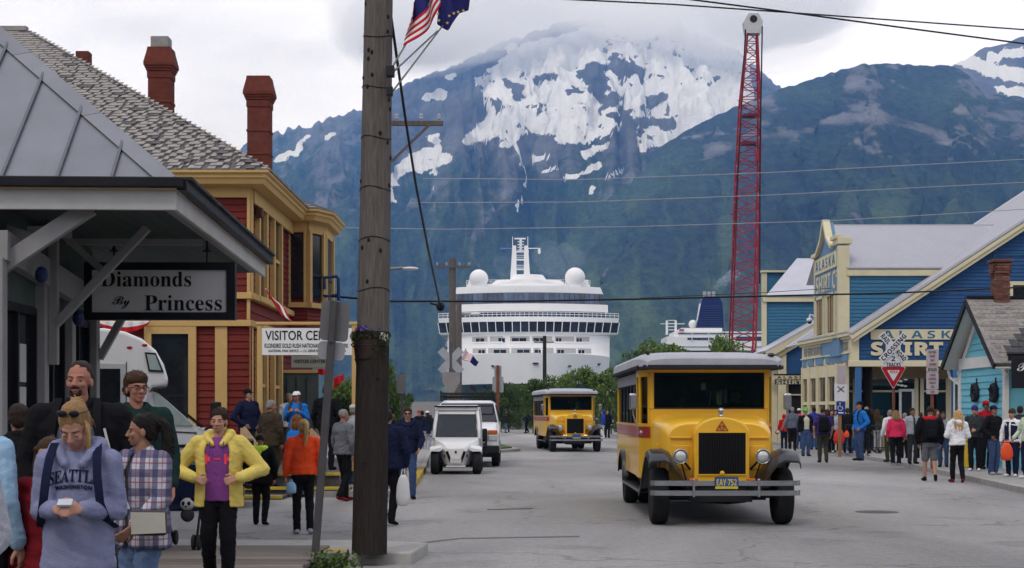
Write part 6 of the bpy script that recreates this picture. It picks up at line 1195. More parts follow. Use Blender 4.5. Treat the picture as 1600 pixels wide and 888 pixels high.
for k, (px, m, l) in enumerate(((838, m_nos, 'small yellow figure shaped board fixed to the harbour wall'), (808, m_creo, 'dark heap of nets against the harbour wall at the street end'))):
    mb = MB(); r2 = random.Random(k)
    for q in range(9): mb.ell(P(px+r2.uniform(-9, 9), (648 if k == 0 else 660)+r2.uniform(-5, 5), 139.3), (r2.uniform(.15, .5), .2, r2.uniform(.1, .4) if k == 0 else r2.uniform(.4, .8)), 8, 6)
    tag(mb.build('wall_ornament' if k == 0 else 'net_heap', m, None, smooth=True), l, 'ornament' if k == 0 else 'nets')
# crowd barrier on the right pavement
br_ = thing('crowd_barrier', 'dark steel crowd barrier standing among the queue outside the blue shop', 'barrier', (PX(1378, 54), 54, .12))
bx0, bx1 = -.75, .75
for z in (.2, 1.05): MB().tube((bx0, 0, z), (bx1, 0, z), .022).build('rail', m_iron, br_)
for k in range(15): x = lerp(bx0, bx1, k/14); MB().tube((x, 0, .2), (x, 0, 1.05), .018 if k in (0, 14) else .009).build('bar', m_iron, br_)
for x in (-.5, .5): MB().b2(x-.03, x+.03, -.25, .25, 0, .03).b2(x-.02, x+.02, -.02, .02, .03, .2).build('foot', m_iron, br_)
dup(br_, (PX(1352, 57), 57, .12), .1, 'dark steel crowd barrier partly hidden behind the tall man in blue'); 
# ---------------------------------------------------------------- vehicles
m_yel = mat('bus_yellow_paint', (.72, .40, .012), .34, 0, 1.5, .06, 0, 0, .5, dirt=.05, coat=.4); m_bred = mat('bus_red_band', (.30, .022, .022), .35, 0, 2, .08, coat=.3); m_bblk = mat('bus_black_enamel', (.010, .010, .012), .34, 0, 2, .2, coat=.12); m_canv = mat('grey_roof_canvas', (.38, .385, .42), .7, 0, 5, .12, 60, .25, .3, dirt=.15); m_canvd = mat('dark_canvas_trim', (.022, .023, .03), .75); m_chr = mat('dull_chrome', (.40, .40, .41), .22, .9, 3, .1); m_tyre = mat('tyre_rubber', (.018, .018, .018), .85, 0, 8, .3); m_grl = mat('black_radiator_mesh', (.004, .004, .0045), .8); m_lens = mat('headlamp_lens', (.55, .55, .52), .08, .3); m_amber = mat('amber_lens', (.5, .12, .01), .2); m_seat = mat('dark_seat_leather', (.03, .022, .018), .6); m_bglass = glass('windscreen_glass', (.52, .57, .53), .12); m_sglass = glass('side_glass', (.30, .33, .33), .15)
m_amb_on = emit('lit_amber_lamp', (1, .45, .12), 2.0)
def tyre(r, w_, rim_m, nm_r='rim'):
    hw = w_/2; rot = Matrix.Rotation(math.pi/2, 3, 'Y')
    t = MB(); t.lathe([(r*.62, -hw*.8), (r*.9, -hw), (r*.985, -hw*.75), (r, -hw*.3), (r, hw*.3), (r*.985, hw*.75), (r*.9, hw), (r*.62, hw*.8)], 28, rot=rot); return t.mesh('tyre', m_tyre, True), MB().lathe([(0.001, -hw*.55), (r*.2, -hw*.75), (r*.25, -hw*.45), (r*.55, -hw*.4), (r*.64, -hw*.8), (r*.66, -hw*.7), (r*.66, hw*.7), (r*.64, hw*.8), (r*.55, hw*.4), (r*.25, hw*.45), (r*.2, hw*.75), (.001, hw*.55)], 24, rot=rot).mesh(nm_r, rim_m, True)
def wheel(parent, c, me, nm='wheel'):
    w_ = link(nm, None, parent); w_.location = c; link('tyre', me[0], w_); link('rim', me[1], w_); return w_
m_vblk_ = mat('black_plastic', (.018, .018, .02), .55)
def make_bus(label, group, plate_txt, lit=False):
    b = thing('sightseeing_bus', label, 'bus', (0, 0, 0), 0, group)
    B = lambda mb, nm, m, p=None, **k: mb.build(nm, m, p or b, **k)
    LB_, HWD = 7.4, 1.05
    # lower body with cowl; sides as skins with real thickness
    for s in (-1, 1):
        B(MB().py([(1.95, .62), (5.05, .62), (5.15, .8), (5.3, .95), (5.6, 1.0), (5.9, .95), (6.05, .8), (6.15, .62), (LB_, .62), (LB_, 1.27), (1.95, 1.27)], s*HWD, s*(HWD-.06)), 'side_panel', m_yel, bevel=.01)
        B(MB().b2(s*(HWD+.012), s*(HWD-.05), 1.95, LB_+.01, 1.272, 1.45), 'side_band', m_bred)
        B(MB().b2(s*(HWD+.02), s*(HWD-.03), 1.95, LB_+.01, 1.45, 1.485), 'belt_rail', m_yel)
        B(MB().b2(s*(HWD-.005), s*(HWD-.05), 2.55, LB_, 2.13, 2.36), 'clerestory_board', m_canvd)
        for k in range(18): B(MB().b2(s*(HWD+.008), s*(HWD-.006), 2.7+k*.26, 2.82+k*.26, 2.15, 2.33), 'curtain_slat', m_canv)
        for k in range(7): B(MB().b2(s*(HWD-.01), s*(HWD-.06), 2.5+k*.8, 2.57+k*.8, 1.485, 2.13), 'window_post', m_bblk)
        for k in range(6): B(MB().b2(s*(HWD-.03), s*(HWD-.04), 2.58+k*.8, 3.29+k*.8, 1.487, 2.128), 'side_window', m_sglass)
        # angled door corner
        p0, p1 = Vector((s*.93, 1.52, 0)), Vector((s*HWD, 1.98, 0)); p2 = Vector((s*HWD, 2.52, 0))
        for q, r, nm in ((p0, p1, 'corner'), (p1, p2, 'door')):
            dr_ = link(nm, None, b)
            up_ = Vector((0, 0, 1))
            def bar2(t0, t1, z0, z1, m, n2, w_=.05): a_, c_ = q.lerp(r, t0), q.lerp(r, t1); MB().bar(a_+up_*(z0+z1)/2, c_+up_*(z0+z1)/2, w_, z1-z0).build(n2, m, dr_)
            bar2(0, 1, .62, 1.27, m_yel, 'panel'); bar2(0, 1, 1.272, 1.45, m_bred, 'band', .06); bar2(0, 1, 1.45, 1.5, m_yel, 'sill', .06); bar2(0, 1, 2.25, 2.36, m_yel, 'head', .055)
            bar2(0, .12, 1.5, 2.25, m_yel, 'stile', .055); bar2(.86, 1, 1.5, 2.25, m_yel, 'stile', .055); bar2(.12, .86, 1.5, 2.25, m_sglass, 'pane', .01)
        B(MB().b2(s*HWD, s*(HWD-.05), LB_-.1, LB_, 1.485, 2.36), 'rear_post', m_yel)
        B(MB().b2(s*.80, s*1.12, 1.55, 5.0, .40, .44), 'running_board', m_bblk, bevel=.01); B(MB().b2(s*.78, s*.84, 1.6, 5, .44, .62), 'sill_skirt', m_bblk)
        # front fender
        sec = []
        for y, z, zi in ((-.34, .965, .50), (-.27, 1.03, .52), (-.14, 1.085, .56), (.08, 1.13, .60), (.34, 1.11, .62), (.66, .97, .6), (1.0, .74, .55), (1.3, .56, .48), (1.6, .46, .45)):
            sec.append([Vector((s*1.12, y, z-.11)), Vector((s*1.115, y, z-.04)), Vector((s*1.08, y, z)), Vector((s*.88, y, z+.01)), Vector((s*.78, y+.02, z-.04)), Vector((s*.62, y+.05, lerp(z, zi, .55))), Vector((s*.50, y+.06, zi)), Vector((s*.50, y+.06, zi-.02)), Vector((s*.62, y+.05, lerp(z, zi, .55)-.03)), Vector((s*.78, y+.02, z-.07)), Vector((s*.88, y, z-.02)), Vector((s*1.08, y, z-.03)), Vector((s*1.10, y, z-.06)), Vector((s*1.105, y, z-.11))])
        B(MB().loft(sec), 'front_fender', m_bblk, smooth=40)
        sec = [[Vector((s*x, y, z+dz)) for x, dz in ((1.13, -.06), (1.11, 0), (1.0, .02), (1.0, -.02), (1.1, -.03), (1.115, -.06))] for y, z in [(5.6-.56*math.cos(R(a)), .42+.58*math.sin(R(a))) for a in range(10, 175, 15)]]
        B(MB().loft(sec), 'rear_fender', m_bblk, smooth=40)
        # lamps
        hl = link('headlight', None, b); rx = Matrix.Rotation(math.pi/2, 3, 'X')
        MB().lathe([(.02, -.16), (.07, -.13), (.105, -.05), (.112, .0), (.100, .012), (.096, -.01)], 20, (s*.615, .02, 1.02), rot=rx).build('bucket', m_yel, hl, smooth=40); MB().lathe([(.097, 0), (.07, .02), (.02, .028), (.001, .028)], 20, (s*.615, .018, 1.02), rot=rx).build('lens', m_lens, hl, smooth=True); MB().lathe([(.112, -.01), (.118, .0), (.112, .012), (.1, .014), (.098, .0)], 20, (s*.615, .016, 1.02), rot=rx).build('bezel', m_chr, hl, smooth=True)
        B(MB().tube((s*.6, .1, 1.0), (s*.45, .18, .82), .018).tube((s*.6, .1, .95), (s*.5, .2, .62), .012), 'lamp_bracket', m_iron)
        B(MB().b2(s*.50, s*.36, -.06, .06, .61, .70), 'turn_signal', m_amb_on if lit else m_amber, bevel=.02)
        # mirror on a curved arm
        mr_ = link('mirror', None, b); MB().path([(s*1.08, 1.5, 1.36), (s*1.14, 1.42, 1.42), (s*1.22, 1.36, 1.66), (s*1.22, 1.36, 1.82)], .012, 6).build('arm', m_chr, mr_); MB().b2(s*1.155, s*1.285, 1.33, 1.39, 1.72, 1.98).build('housing', m_chr, mr_, bevel=.03); MB().ell((s*1.08, 1.48, 1.36), .035, 8, 6).build('knuckle', m_chr, mr_)
    # windscreen wall
    B(MB().b2(-.93, .93, 1.50, 1.56, 1.36, 1.735), 'cowl_panel', m_yel); B(MB().b2(-.95, .95, 1.48, 1.56, 2.31, 2.40), 'windscreen_header', m_yel)
    for s in (-1, 1): B(MB().b2(s*.95, s*.875, 1.485, 1.57, 1.735, 2.31), 'windscreen_pillar', m_yel, bevel=.01)
    B(MB().b2(-.875, .875, 1.51, 1.525, 1.75, 2.31), 'windscreen', m_bglass); B(MB().b2(-.88, .88, 1.495, 1.535, 1.732, 1.755), 'windscreen_seal', m_bblk)
    B(MB().path([(.0, 1.5, 1.78), (.02, 1.49, 1.9), (.03, 1.49, 2.05)], .008, 5), 'wiper', m_iron)
    # hood: wide rounded bonnet and the projecting arched radiator shell
    def hsec(y, w_, z0, zs, zt_): 
        pts = [(-w_, z0), (-w_, zs)]+[(-w_+ (w_*.42)*(1-math.cos(R(a))), zs+(zt_-zs)*math.sin(R(a))) for a in (20, 40, 60, 80)]+[(0, zt_+.02)]
        pts += [(-x, z) for x, z in reversed(pts[:-1])]; return [Vector((x, y, z)) for x, z in pts]
    B(MB().loft([hsec(.30, .76, .62, 1.30, 1.50), hsec(.36, .80, .60, 1.33, 1.54), hsec(.9, .86, .60, 1.42, 1.60), hsec(1.51, .93, .60, 1.50, 1.66)]), 'bonnet', m_yel, smooth=35)
    for s in (-1, 1): B(MB().b2(s*.70, s*.46, .285, .30, .82, 1.18), 'bonnet_side_panel', m_yel, bevel=.012); B(MB().b2(s*.74, s*.42, .27, .30, 1.285, 1.31), 'bonnet_bead', m_yel, bevel=.005)
    for k in range(5):
        for s in (-1, 1): B(MB().b2(s*.87, s*.89, .75+k*.13, .80+k*.13, .8, 1.2), 'louvre', m_yel, bevel=.005)
    arch = [(-.415, .60), (-.415, 1.36)]+[(-.415*math.cos(R(a)), 1.36+.25*math.sin(R(a))) for a in range(15, 180, 15)]+[(.415, 1.36), (.415, .60)]
    arch2 = [(x*1.0, z) for x, z in arch]
    B(MB().px(arch2, 0, .5), 'radiator_shell', m_yel, bevel=.03, seg=3)
    B(MB().loft([[Vector((x*.98, .5, z)) for x, z in arch], [Vector((x*1.6, 1.3, .6+(z-.6)*1.03)) for x, z in arch]]), 'bonnet_crown', m_yel, smooth=35)
    B(MB().b2(-.352, .352, -.012, .02, .76, 1.375), 'radiator_grille', m_grl); mb = MB()
    for k in range(27): mb.b2(-.345+k*.0265, -.342+k*.0265, -.018, -.01, .77, 1.37)
    tag(B(mb, 'grille_bar', m_bblk), kind='stuff')
    for a in ((-.37, -.352, .74, 1.395), (.352, .37, .74, 1.395), (-.352, .352, .74, .76), (-.352, .352, 1.375, 1.395)): B(MB().b2(a[0], a[1], -.02, .01, a[2], a[3]), 'grille_surround', m_yel)
    B(MB().lathe([(.035, 0), (.035, .02), (.001, .03)], 14, (0, -.015, .775), rot=Matrix.Rotation(math.pi/2, 3, 'X')), 'crank_boss', m_yel)
    em = link('emblem', None, b)
    for c_, sz_ in (((0, 1.50), .062), ((-.045, 1.43), .062), ((.045, 1.43), .062)):
        for k in range(3):
            p, q = [(c_[0]+sz_*math.cos(R(90+120*j))*.8, -.012, c_[1]+sz_*math.sin(R(90+120*j))*.8) for j in (k, (k+1) % 3)]; MB().bar(p, q, .012, .012, up=(0, 1, 0)).build('emblem_bar', m_bred, em)
    om = B(MB().lathe([(.045, 0), (.05, .015), (.03, .03), (.02, .05)], 14, (0, .1, 1.615)).ell((0, .1, 1.70), .048, 14, 10), 'radiator_cap', m_chr, smooth=True)
    # bumper, plate
    for z in (.50, .645): B(MB().path([(-1.09, -.36, z), (-.95, -.44, z), (0, -.47, z), (.95, -.44, z), (1.09, -.36, z)], .012, 4), 'bumper_core', m_chr); 
    for z in (.50, .645):
        mb = MB(); mb.loft([[Vector((x, y-.012, z-.037)), Vector((x, y-.014, z)), Vector((x, y-.012, z+.037)), Vector((x, y+.012, z+.037)), Vector((x, y+.012, z-.037))] for x, y in ((-1.10, -.34), (-1.04, -.42), (-.7, -.46), (0, -.475), (.7, -.46), (1.04, -.42), (1.10, -.34))]); B(mb, 'bumper_bar', m_chr, smooth=40)
    for s in (-1, 1): B(MB().b2(s*.455, s*.495, -.49, -.44, .44, .71), 'bumper_clamp', m_chr, bevel=.01); B(MB().bar((s*.45, -.45, .55), (s*.4, .3, .55), .05, .1), 'bumper_iron', m_iron)
    pl = link('number_plate', None, b); MB().b2(-.165, .165, -.505, -.495, .565, .73).build('plate', mat('plate_blue', (.03, .09, .33), .4), pl); MB().b2(-.165, .165, -.508, -.504, .565, .60).build('plate_strip', mat('plate_yellow', (.6, .47, .04), .4), pl); MB().b2(-.172, .172, -.5, -.49, .558, .737).build('plate_frame', m_iron, pl)
    if plate_txt: text(bold(plate_txt), mat('plate_yellow', (.6, .47, .04)), pl, (-.145, -.509, .612), .29, .095, world=False)
    # chassis
    B(MB().b2(-.5, .5, .2, LB_-.2, .40, .6), 'chassis', m_iron); B(MB().b2(-.78, .78, .75, 5.0, .33, .46), 'undertray', m_vblk_); B(MB().b2(-.46, .46, .05, .5, .34, .60), 'front_apron', m_vblk_); B(MB().tube((-.9, .2, .44), (.9, .2, .44), .05), 'front_axle', m_iron); B(MB().tube((-.9, 5.6, .44), (.9, 5.6, .44), .07).ell((0, 5.6, .44), .2, 10, 8), 'rear_axle', m_iron); B(MB().path([(-.3, 1, .36), (.2, .8, .33), (.45, .7, .36)], .07), 'exhaust', m_iron, smooth=True)  # tray and apron added to block light and darken the road below
    tm = tyre(.425, .25, m_yel)
    for x in (-.925, .925): wheel(b, (x, .2, .425), tm)
    for x in (-.93, .93, -.66, .66): wheel(b, (x, 5.6, .425), tm)
    # floor, seats, rear, roof
    B(MB().b2(-1.0, 1.0, 1.6, LB_, .60, .64), 'floor', m_seat); B(MB().b2(-HWD, HWD, LB_-.05, LB_, .62, 1.49), 'rear_panel', m_yel); B(MB().b2(-HWD, HWD, LB_-.05, LB_, 2.1, 2.36), 'rear_header', m_yel); B(MB().b2(-.9, .9, LB_-.04, LB_-.03, 1.49, 2.1), 'rear_window', m_sglass)
    for r in range(5):
        for s in (-1, 1): st = link('seat', None, b); MB().b2(s*.98, s*.18, 2.9+r*.85, 3.35+r*.85, 1.0, 1.1).build('cushion', m_seat, st, bevel=.03); MB().b2(s*.98, s*.18, 3.3+r*.85, 3.4+r*.85, 1.1, 1.75).build('backrest', m_seat, st, bevel=.04)
    st = link('seat', None, b); MB().b2(.2, .7, 2.2, 2.6, 1.0, 1.1).build('cushion', m_seat, st, bevel=.03); MB().b2(.2, .7, 2.6, 2.7, 1.1, 1.8).build('backrest', m_seat, st, bevel=.04)
    B(MB().path([(.45+.2*math.cos(R(a)), 1.95+.06*math.sin(R(a)), 1.62+.18*math.sin(R(a))) for a in range(0, 361, 24)], .013, 6, cap=False).tube((.45, 1.95, 1.62), (.45, 1.7, 1.3), .02), 'steering_wheel', m_iron)
    B(MB().b2(-.9, .9, 1.58, 1.8, 1.3, 1.72), 'dashboard', m_seat); B(MB().b2(-.12, -.05, 1.53, 1.54, 2.04, 2.14), 'windscreen_sticker', m_sw)
    rs_ = []
    def rsec(y, hw, ze, zc, drop=0): 
        k = 14; return [Vector((hw, y, ze-drop)), ]+[Vector((hw*math.copysign(abs(math.cos(math.pi*i/k))**.5, math.cos(math.pi*i/k)), y, ze+(zc-ze)*math.sin(math.pi*i/k)**.42)) for i in range(k+1)]+[Vector((-hw, y, ze-drop)), Vector((-hw+.06, y, ze-drop-.01)), Vector((hw-.06, y, ze-drop-.01))]
    B(MB().loft([rsec(1.06, 1.02, 2.40, 2.52), rsec(1.14, 1.09, 2.40, 2.575), rsec(1.3, 1.13, 2.40, 2.61), rsec(2.2, 1.15, 2.40, 2.66), rsec(LB_-.2, 1.15, 2.40, 2.66), rsec(LB_+.1, 1.1, 2.40, 2.58)]), 'roof', m_canv, smooth=35)
    B(MB().loft([[Vector((x, y-.012, 2.36)), Vector((x, y-.012, 2.42)), Vector((x*.98, y+.03, 2.42)), Vector((x*.98, y+.03, 2.345))] for x, y in ((-1.13, 1.35), (-1.08, 1.12), (-.98, 1.05), (0, 1.02), (.98, 1.05), (1.08, 1.12), (1.13, 1.35))]), 'visor_trim', m_canvd, smooth=30)
    for s in (-1, 1): B(MB().b2(s*1.16, s*1.10, 1.35, LB_+.08, 2.36, 2.42), 'roof_edge_trim', m_canvd, bevel=.01)
    B(MB().ell((.93, 1.16, 2.58), (.06, .06, .035), 10, 6), 'roof_marker', m_bblk); B(MB().ell((-.98, 1.4, 2.63), (.04, .05, .05), 8, 6), 'roof_stud', m_bblk)
    B(MB().b2(-1.08, 1.08, 1.3, LB_, 2.36, 2.385), 'headlining', m_canvd)
    return b
bus = make_bus('large yellow vintage sightseeing bus with black fenders, nearest vehicle on the road', 'yellow vintage buses', 'EAY·752'); bus.location = (3.13, 22.9, -.004)
bus2 = make_bus('distant yellow vintage bus with lit amber lamps approaching behind the first', 'yellow vintage buses', '', True); bus2.location = (2.62, 63.6, -.004); bus2.rotation_euler = (0, 0, R(4.5))
# ---- white van with roof rack
m_vw = mat('white_car_paint', (.72, .72, .73), .3, 0, 2, .03, dirt=.06, coat=.4); m_vblk = mat('black_plastic', (.018, .018, .02), .55); m_carg = glass('car_windscreen', (.14, .16, .17), .45)
van = thing('white_van', 'white passenger van with black roof rack and grille guard behind the small electric car', 'van', (-1.38, 46.2, -.004))
B = lambda mb, nm, m, p=van, **k: mb.build(nm, m, p, **k)
def vsec(y, z, hw, zr_): return None
sec = []
for y, zt_, hw, zb2 in ((0, .95, .93, .45), (.06, 1.13, .97, .42), (.55, 1.30, 1.0, .42), (.75, 1.36, 1.0, .42)): sec.append([Vector((x, y, z)) for x, z in ((-hw, zb2), (-hw, zt_-.12), (-hw+.1, zt_), (hw-.1, zt_), (hw, zt_-.12), (hw, zb2))])
B(MB().loft(sec), 'bonnet', m_vw, smooth=30)
sec = [[Vector((x, y, z)) for x, z in ((-1.0, .42), (-1.0, 1.3), (-hw, zt_-.1), (-hw+.12, zt_), (hw-.12, zt_), (hw, zt_-.1), (1.0, 1.3), (1.0, .42))] for y, zt_, hw in ((.70, 1.36, .98), (1.35, 1.95, .86), (1.5, 2.02, .84), (5.6, 2.04, .84))]
B(MB().loft(sec), 'body', m_vw, smooth=30)
a, b_, c, d_ = Vector((-.90, .70, 1.37)), Vector((.90, .70, 1.37)), Vector((.78, 1.30, 1.91)), Vector((-.78, 1.30, 1.91)); B(MB().slab(a, b_, c, d_, .03), 'windscreen', m_dglass); B(MB().tube(a, d_, .03).tube(b_, c, .03), 'windscreen_trim', m_vblk)
for s in (-1, 1):
    B(MB().prism([(1.05, 1.36), (2.2, 1.36), (2.2, 1.88), (1.45, 1.88)], lambda y, z: (s*(1.005-(z-1.3)*.2), y, z), lambda y, z: (s*(1.0-(z-1.3)*.2)-s*.03, y, z)), 'side_window', m_dglass)
    B(MB().prism([(2.4, 1.36), (5.3, 1.36), (5.3, 1.86), (2.4, 1.86)], lambda y, z: (s*(1.005-(z-1.3)*.2), y, z), lambda y, z: (s*(1.0-(z-1.3)*.2)-s*.03, y, z)), 'side_window', m_dglass)
    B(MB().b2(s*.66, s*.95, -.03, .06, 1.0, 1.12), 'turn_signal', m_amber, bevel=.02); B(MB().b2(s*.66, s*.94, -.035, .06, .80, .98), 'headlight', m_lens, bevel=.02)
    mr_ = link('mirror', None, van); MB().b2(s*1.08, s*1.26, .95, 1.05, 1.32, 1.58).build('housing', m_vblk, mr_, bevel=.03); MB().tube((s*1.0, 1.05, 1.4), (s*1.12, 1.0, 1.42), .025).build('arm', m_vblk, mr_)
    B(MB().b2(s*1.005, s*.9, .55, 1.5, .42, .80), 'wheel_arch', m_vblk, bevel=.02)
B(MB().b2(-.64, .64, -.03, .05, .78, 1.12), 'grille', m_grl); B(MB().b2(-1.0, 1.0, -.16, .05, .42, .66), 'bumper', m_vblk, bevel=.04)
for x in (-.6, .6): B(MB().b2(x-.035, x+.035, -.22, -.16, .4, 1.14), 'guard_upright', m_vblk, bevel=.015)
for z in (.7, .9, 1.1): B(MB().b2(-.62, .62, -.21, -.17, z-.03, z+.03), 'guard_bar', m_vblk)
tm = tyre(.39, .25, mat('steel_wheel', (.2, .2, .2), .4, .8))
for x in (-.88, .88):
    for y in (.95, 4.6): wheel(van, (x, y, .39), tm)
rk = link('roof_rack', None, van)
for z in (2.14, 2.24): MB().b2(-.8, .8, .95, .98, z-.018, z+.018).build('rack_rail', m_vblk, rk); MB().b2(-.8, .8, 4.8, 4.83, z-.018, z+.018).build('rack_rail', m_vblk, rk)
for x in (-.8, .8):
    for z in (2.14, 2.24): MB().b2(x-.018, x+.018, .98, 4.8, z-.018, z+.018).build('rack_rail', m_vblk, rk)
    for y in (1.0, 2.3, 3.6, 4.8): MB().b2(x-.02, x+.02, y-.02, y+.02, 2.0, 2.32 if y == 1.0 else 2.24).build('rack_post', m_vblk, rk)
for k in range(8): MB().b2(-.78, .78, 1.2+k*.48, 1.23+k*.48, 2.10, 2.125).build('rack_slat', m_vblk, rk)
B(MB().b2(-.95, .95, .2, 5.4, .3, .5), 'underbody', m_vblk)
# ---- small white electric car
ev = thing('electric_car', 'small white open electric car with big windscreen parked in front of the van', 'car', (-1.50, 41.0, -.004))
B = lambda mb, nm, m, p=ev, **k: mb.build(nm, m, p, **k)
B(MB().loft([[Vector((x, y, z)) for x, z in pts] for y, pts in ((-.02, [(-.16, .26), (-.26, .62), (-.22, .70), (.22, .70), (.26, .62), (.16, .26)]), (.12, [(-.24, .24), (-.42, .74), (-.38, .84), (.38, .84), (.42, .74), (.24, .24)]), (.38, [(-.32, .24), (-.60, .80), (-.58, .95), (.58, .95), (.60, .80), (.32, .24)]), (.62, [(-.5, .24), (-.62, .80), (-.6, .99), (.6, .99), (.62, .80), (.5, .24)]))]), 'nose', m_vw, smooth=30, bevel=.02)
for s in (-1, 1):
    sec = [[Vector((s*x, y, z+dz)) for x, dz in ((.70, -.06), (.69, -.01), (.62, .015), (.40, .06), (.36, .0), (.44, -.04), (.64, -.035), (.675, -.06))] for y, z in ((-.03, .655), (.02, .70), (.14, .735), (.35, .745), (.6, .70), (.7, .58))]
    B(MB().loft(sec), 'fender', m_vw, smooth=40)
    B(MB().bar((s*.13, -.03, .32), (s*.24, -.03, .62), .07, .02, up=(0, 1, 0)), 'nose_slot', m_grl)
    for q in (.36, .47): B(MB().lathe([(.045, 0), (.045, .03), (.001, .04)], 12, (s*q, .33, .87), rot=Matrix.Rotation(math.pi/2, 3, 'X')), 'headlight', m_lens if q < .4 else m_amber)
    B(MB().path([(s*.62, .55, .95), (s*.60, .80, 1.3), (s*.55, 1.05, 1.68), (s*.55, 1.3, 1.80), (s*.56, 2.3, 1.80), (s*.6, 2.5, 1.5), (s*.62, 2.55, .6)], .05, 8), 'roof_frame', m_vw, smooth=True)
    B(MB().b2(s*.66, s*.60, .6, 2.5, .24, .5), 'side_sill', m_vblk, bevel=.03)
    st = link('seat', None, ev); MB().b2(s*.08, s*.52, 1.35, 1.8, .55, .7).build('cushion', m_seat, st, bevel=.04); MB().b2(s*.08, s*.52, 1.8, 1.92, .7, 1.3).build('backrest', m_seat, st, bevel=.05)
B(MB().slab((-.57, .60, .99), (.57, .60, .99), (.50, 1.03, 1.62), (-.50, 1.03, 1.62), .015), 'windscreen', m_carg); B(MB().slab((-.50, .99, 1.60), (.50, .99, 1.60), (.50, 1.15, 1.76), (-.50, 1.15, 1.76), .02), 'windscreen_header', m_vw)
B(MB().loft([[Vector((x, y, z)) for x, z in ((-.6, z0), (-.55, z0+.06), (.55, z0+.06), (.6, z0), (.5, z0-.02), (-.5, z0-.02))] for y, z0 in ((1.0, 1.74), (1.2, 1.80), (2.3, 1.80), (2.55, 1.74))]), 'roof', m_vw, smooth=35)
B(MB().b2(-.62, .62, .96, 1.02, 1.80, 1.845), 'roof_trim', m_vblk); B(MB().path([(-.35, .62, 1.02), (.15, .74, 1.2)], .01), 'wiper', m_vblk)
B(MB().b2(-.60, .60, .6, .8, .6, .97), 'dashboard', m_vblk); B(MB().path([(-.28+.15*math.cos(R(a)), 1.05, 1.02+.15*math.sin(R(a))) for a in range(0, 361, 30)], .013, 6, cap=False), 'steering_wheel', m_vblk)
B(MB().b2(-.15, .15, -.055, -.03, .30, .43), 'number_plate', mat('pale_plate', (.5, .53, .5), .5, 0, 40, .5)); B(MB().ell((0, -.03, .60), (.03, .015, .035), 10, 8), 'badge', m_iron, smooth=True); B(MB().b2(-.26, .26, -.03, .05, .2, .24), 'nose_lip', m_vw, bevel=.01); B(MB().b2(-.6, .6, .4, 2.6, .22, .34), 'floor', m_vblk); B(MB().b2(-.58, .58, 2.3, 2.6, .34, 1.0), 'rear_tub', m_vw, bevel=.04); B(MB().slab((-.5, 2.55, 1.0), (.5, 2.55, 1.0), (.5, 2.45, 1.75), (-.5, 2.45, 1.75), .015), 'rear_window', m_carg)
for s in (-1, 1): B(MB().ell((s*.30, -.0, .50), (.02, .01, .05), 8, 6), 'nose_screw', m_iron); B(MB().path([(s*.62, .60, .98), (s*.74, .62, 1.02), (s*.76, .62, 1.10)], .012).b2(s*.70, s*.82, .60, .64, 1.08, 1.22), 'mirror', m_vblk); B(MB().b2(s*.58, s*.56, .7, .9, .45, .47), 'wheel_arch_lip', m_vblk)
tm = tyre(.335, .23, mat('steel_wheel', (.2, .2, .2)))
for x in (-.56, .56):
    for y in (.28, 2.15): wheel(ev, (x, y, .335), tm)
# ---- white motorhome behind the pedestrians
rv = thing('motorhome', 'white cab over motorhome parked between the grey shop and the red depot', 'motorhome', (-6.0, 26.5, -.004))
YR_ = 26.4
def q2(px, py): v = P(px, py, YR_); return v.x, v.z
B = lambda mb, nm, m, p=rv, **k: mb.build(nm, m, p, w=True, **k)
hous = [q2(*p) for p in ((60, 514), (165, 514), (196, 519), (222, 530), (243, 548), (255, 570), (262, 594), (258, 603), (238, 606), (232, 612), (226, 640), (226, 762), (60, 762))]
B(MB().px(hous, YR_, YR_+2.25), 'house_body', m_vw, bevel=.09, seg=3)
cab = [q2(*p) for p in ((226, 612), (243, 612), (262, 628), (306, 668), (340, 674), (374, 682), (390, 692), (396, 708), (397, 758), (226, 762))]
B(MB().px(cab, YR_+.12, YR_+2.1), 'cab_body', m_vw, bevel=.06, seg=3)
ws = [q2(*p) for p in ((238, 613), (262, 630), (304, 668), (292, 668), (240, 668))]
B(MB().px([q2(*p) for p in ((240, 615), (254, 622), (300, 665), (244, 665))], YR_+.09, YR_+.13), 'cab_window', mat('pale_reflecting_glass', (.35, .42, .42), .08, 0, 2, .3, 0, 0, .6))
a, b_ = q2(246, 611), q2(305, 666); B(MB().slab((a[0], YR_+.25, a[1]+.03), (b_[0], YR_+.25, b_[1]+.03), (b_[0], YR_+1.97, b_[1]+.03), (a[0], YR_+1.97, a[1]+.03), .02), 'windscreen', m_dglass)
B(MB().bar((a[0], YR_+.11, a[1]), (b_[0]+.1, YR_+.11, b_[1]-.02), .06, .05), 'pillar_trim', m_vblk); B(MB().path([(q2(262, 672)[0], YR_+.3, q2(262, 668)[1]), (q2(300, 664)[0], YR_+.25, q2(300, 662)[1])], .012), 'wiper', m_vblk)
B(MB().b2(q2(151, 0)[0], q2(197, 0)[0], YR_-.015, YR_+.02, .5, q2(0, 568)[1]), 'entry_door', mat('pale_grey_door', (.45, .46, .47), .4), bevel=.02); B(MB().b2(q2(158, 0)[0], q2(189, 0)[0], YR_-.025, YR_, 1.1, q2(0, 577)[1]), 'door_window', m_dglass)
B(MB().px([q2(*p) for p in ((226, 551), (243, 552), (255, 582), (232, 581))], YR_-.02, YR_+.02), 'overcab_window_frame', m_vblk); B(MB().px([q2(*p) for p in ((229, 554), (242, 555), (251, 579), (234, 578))], YR_-.025, YR_), 'overcab_window', mat('pale_reflecting_glass', (.35, .42, .42)))
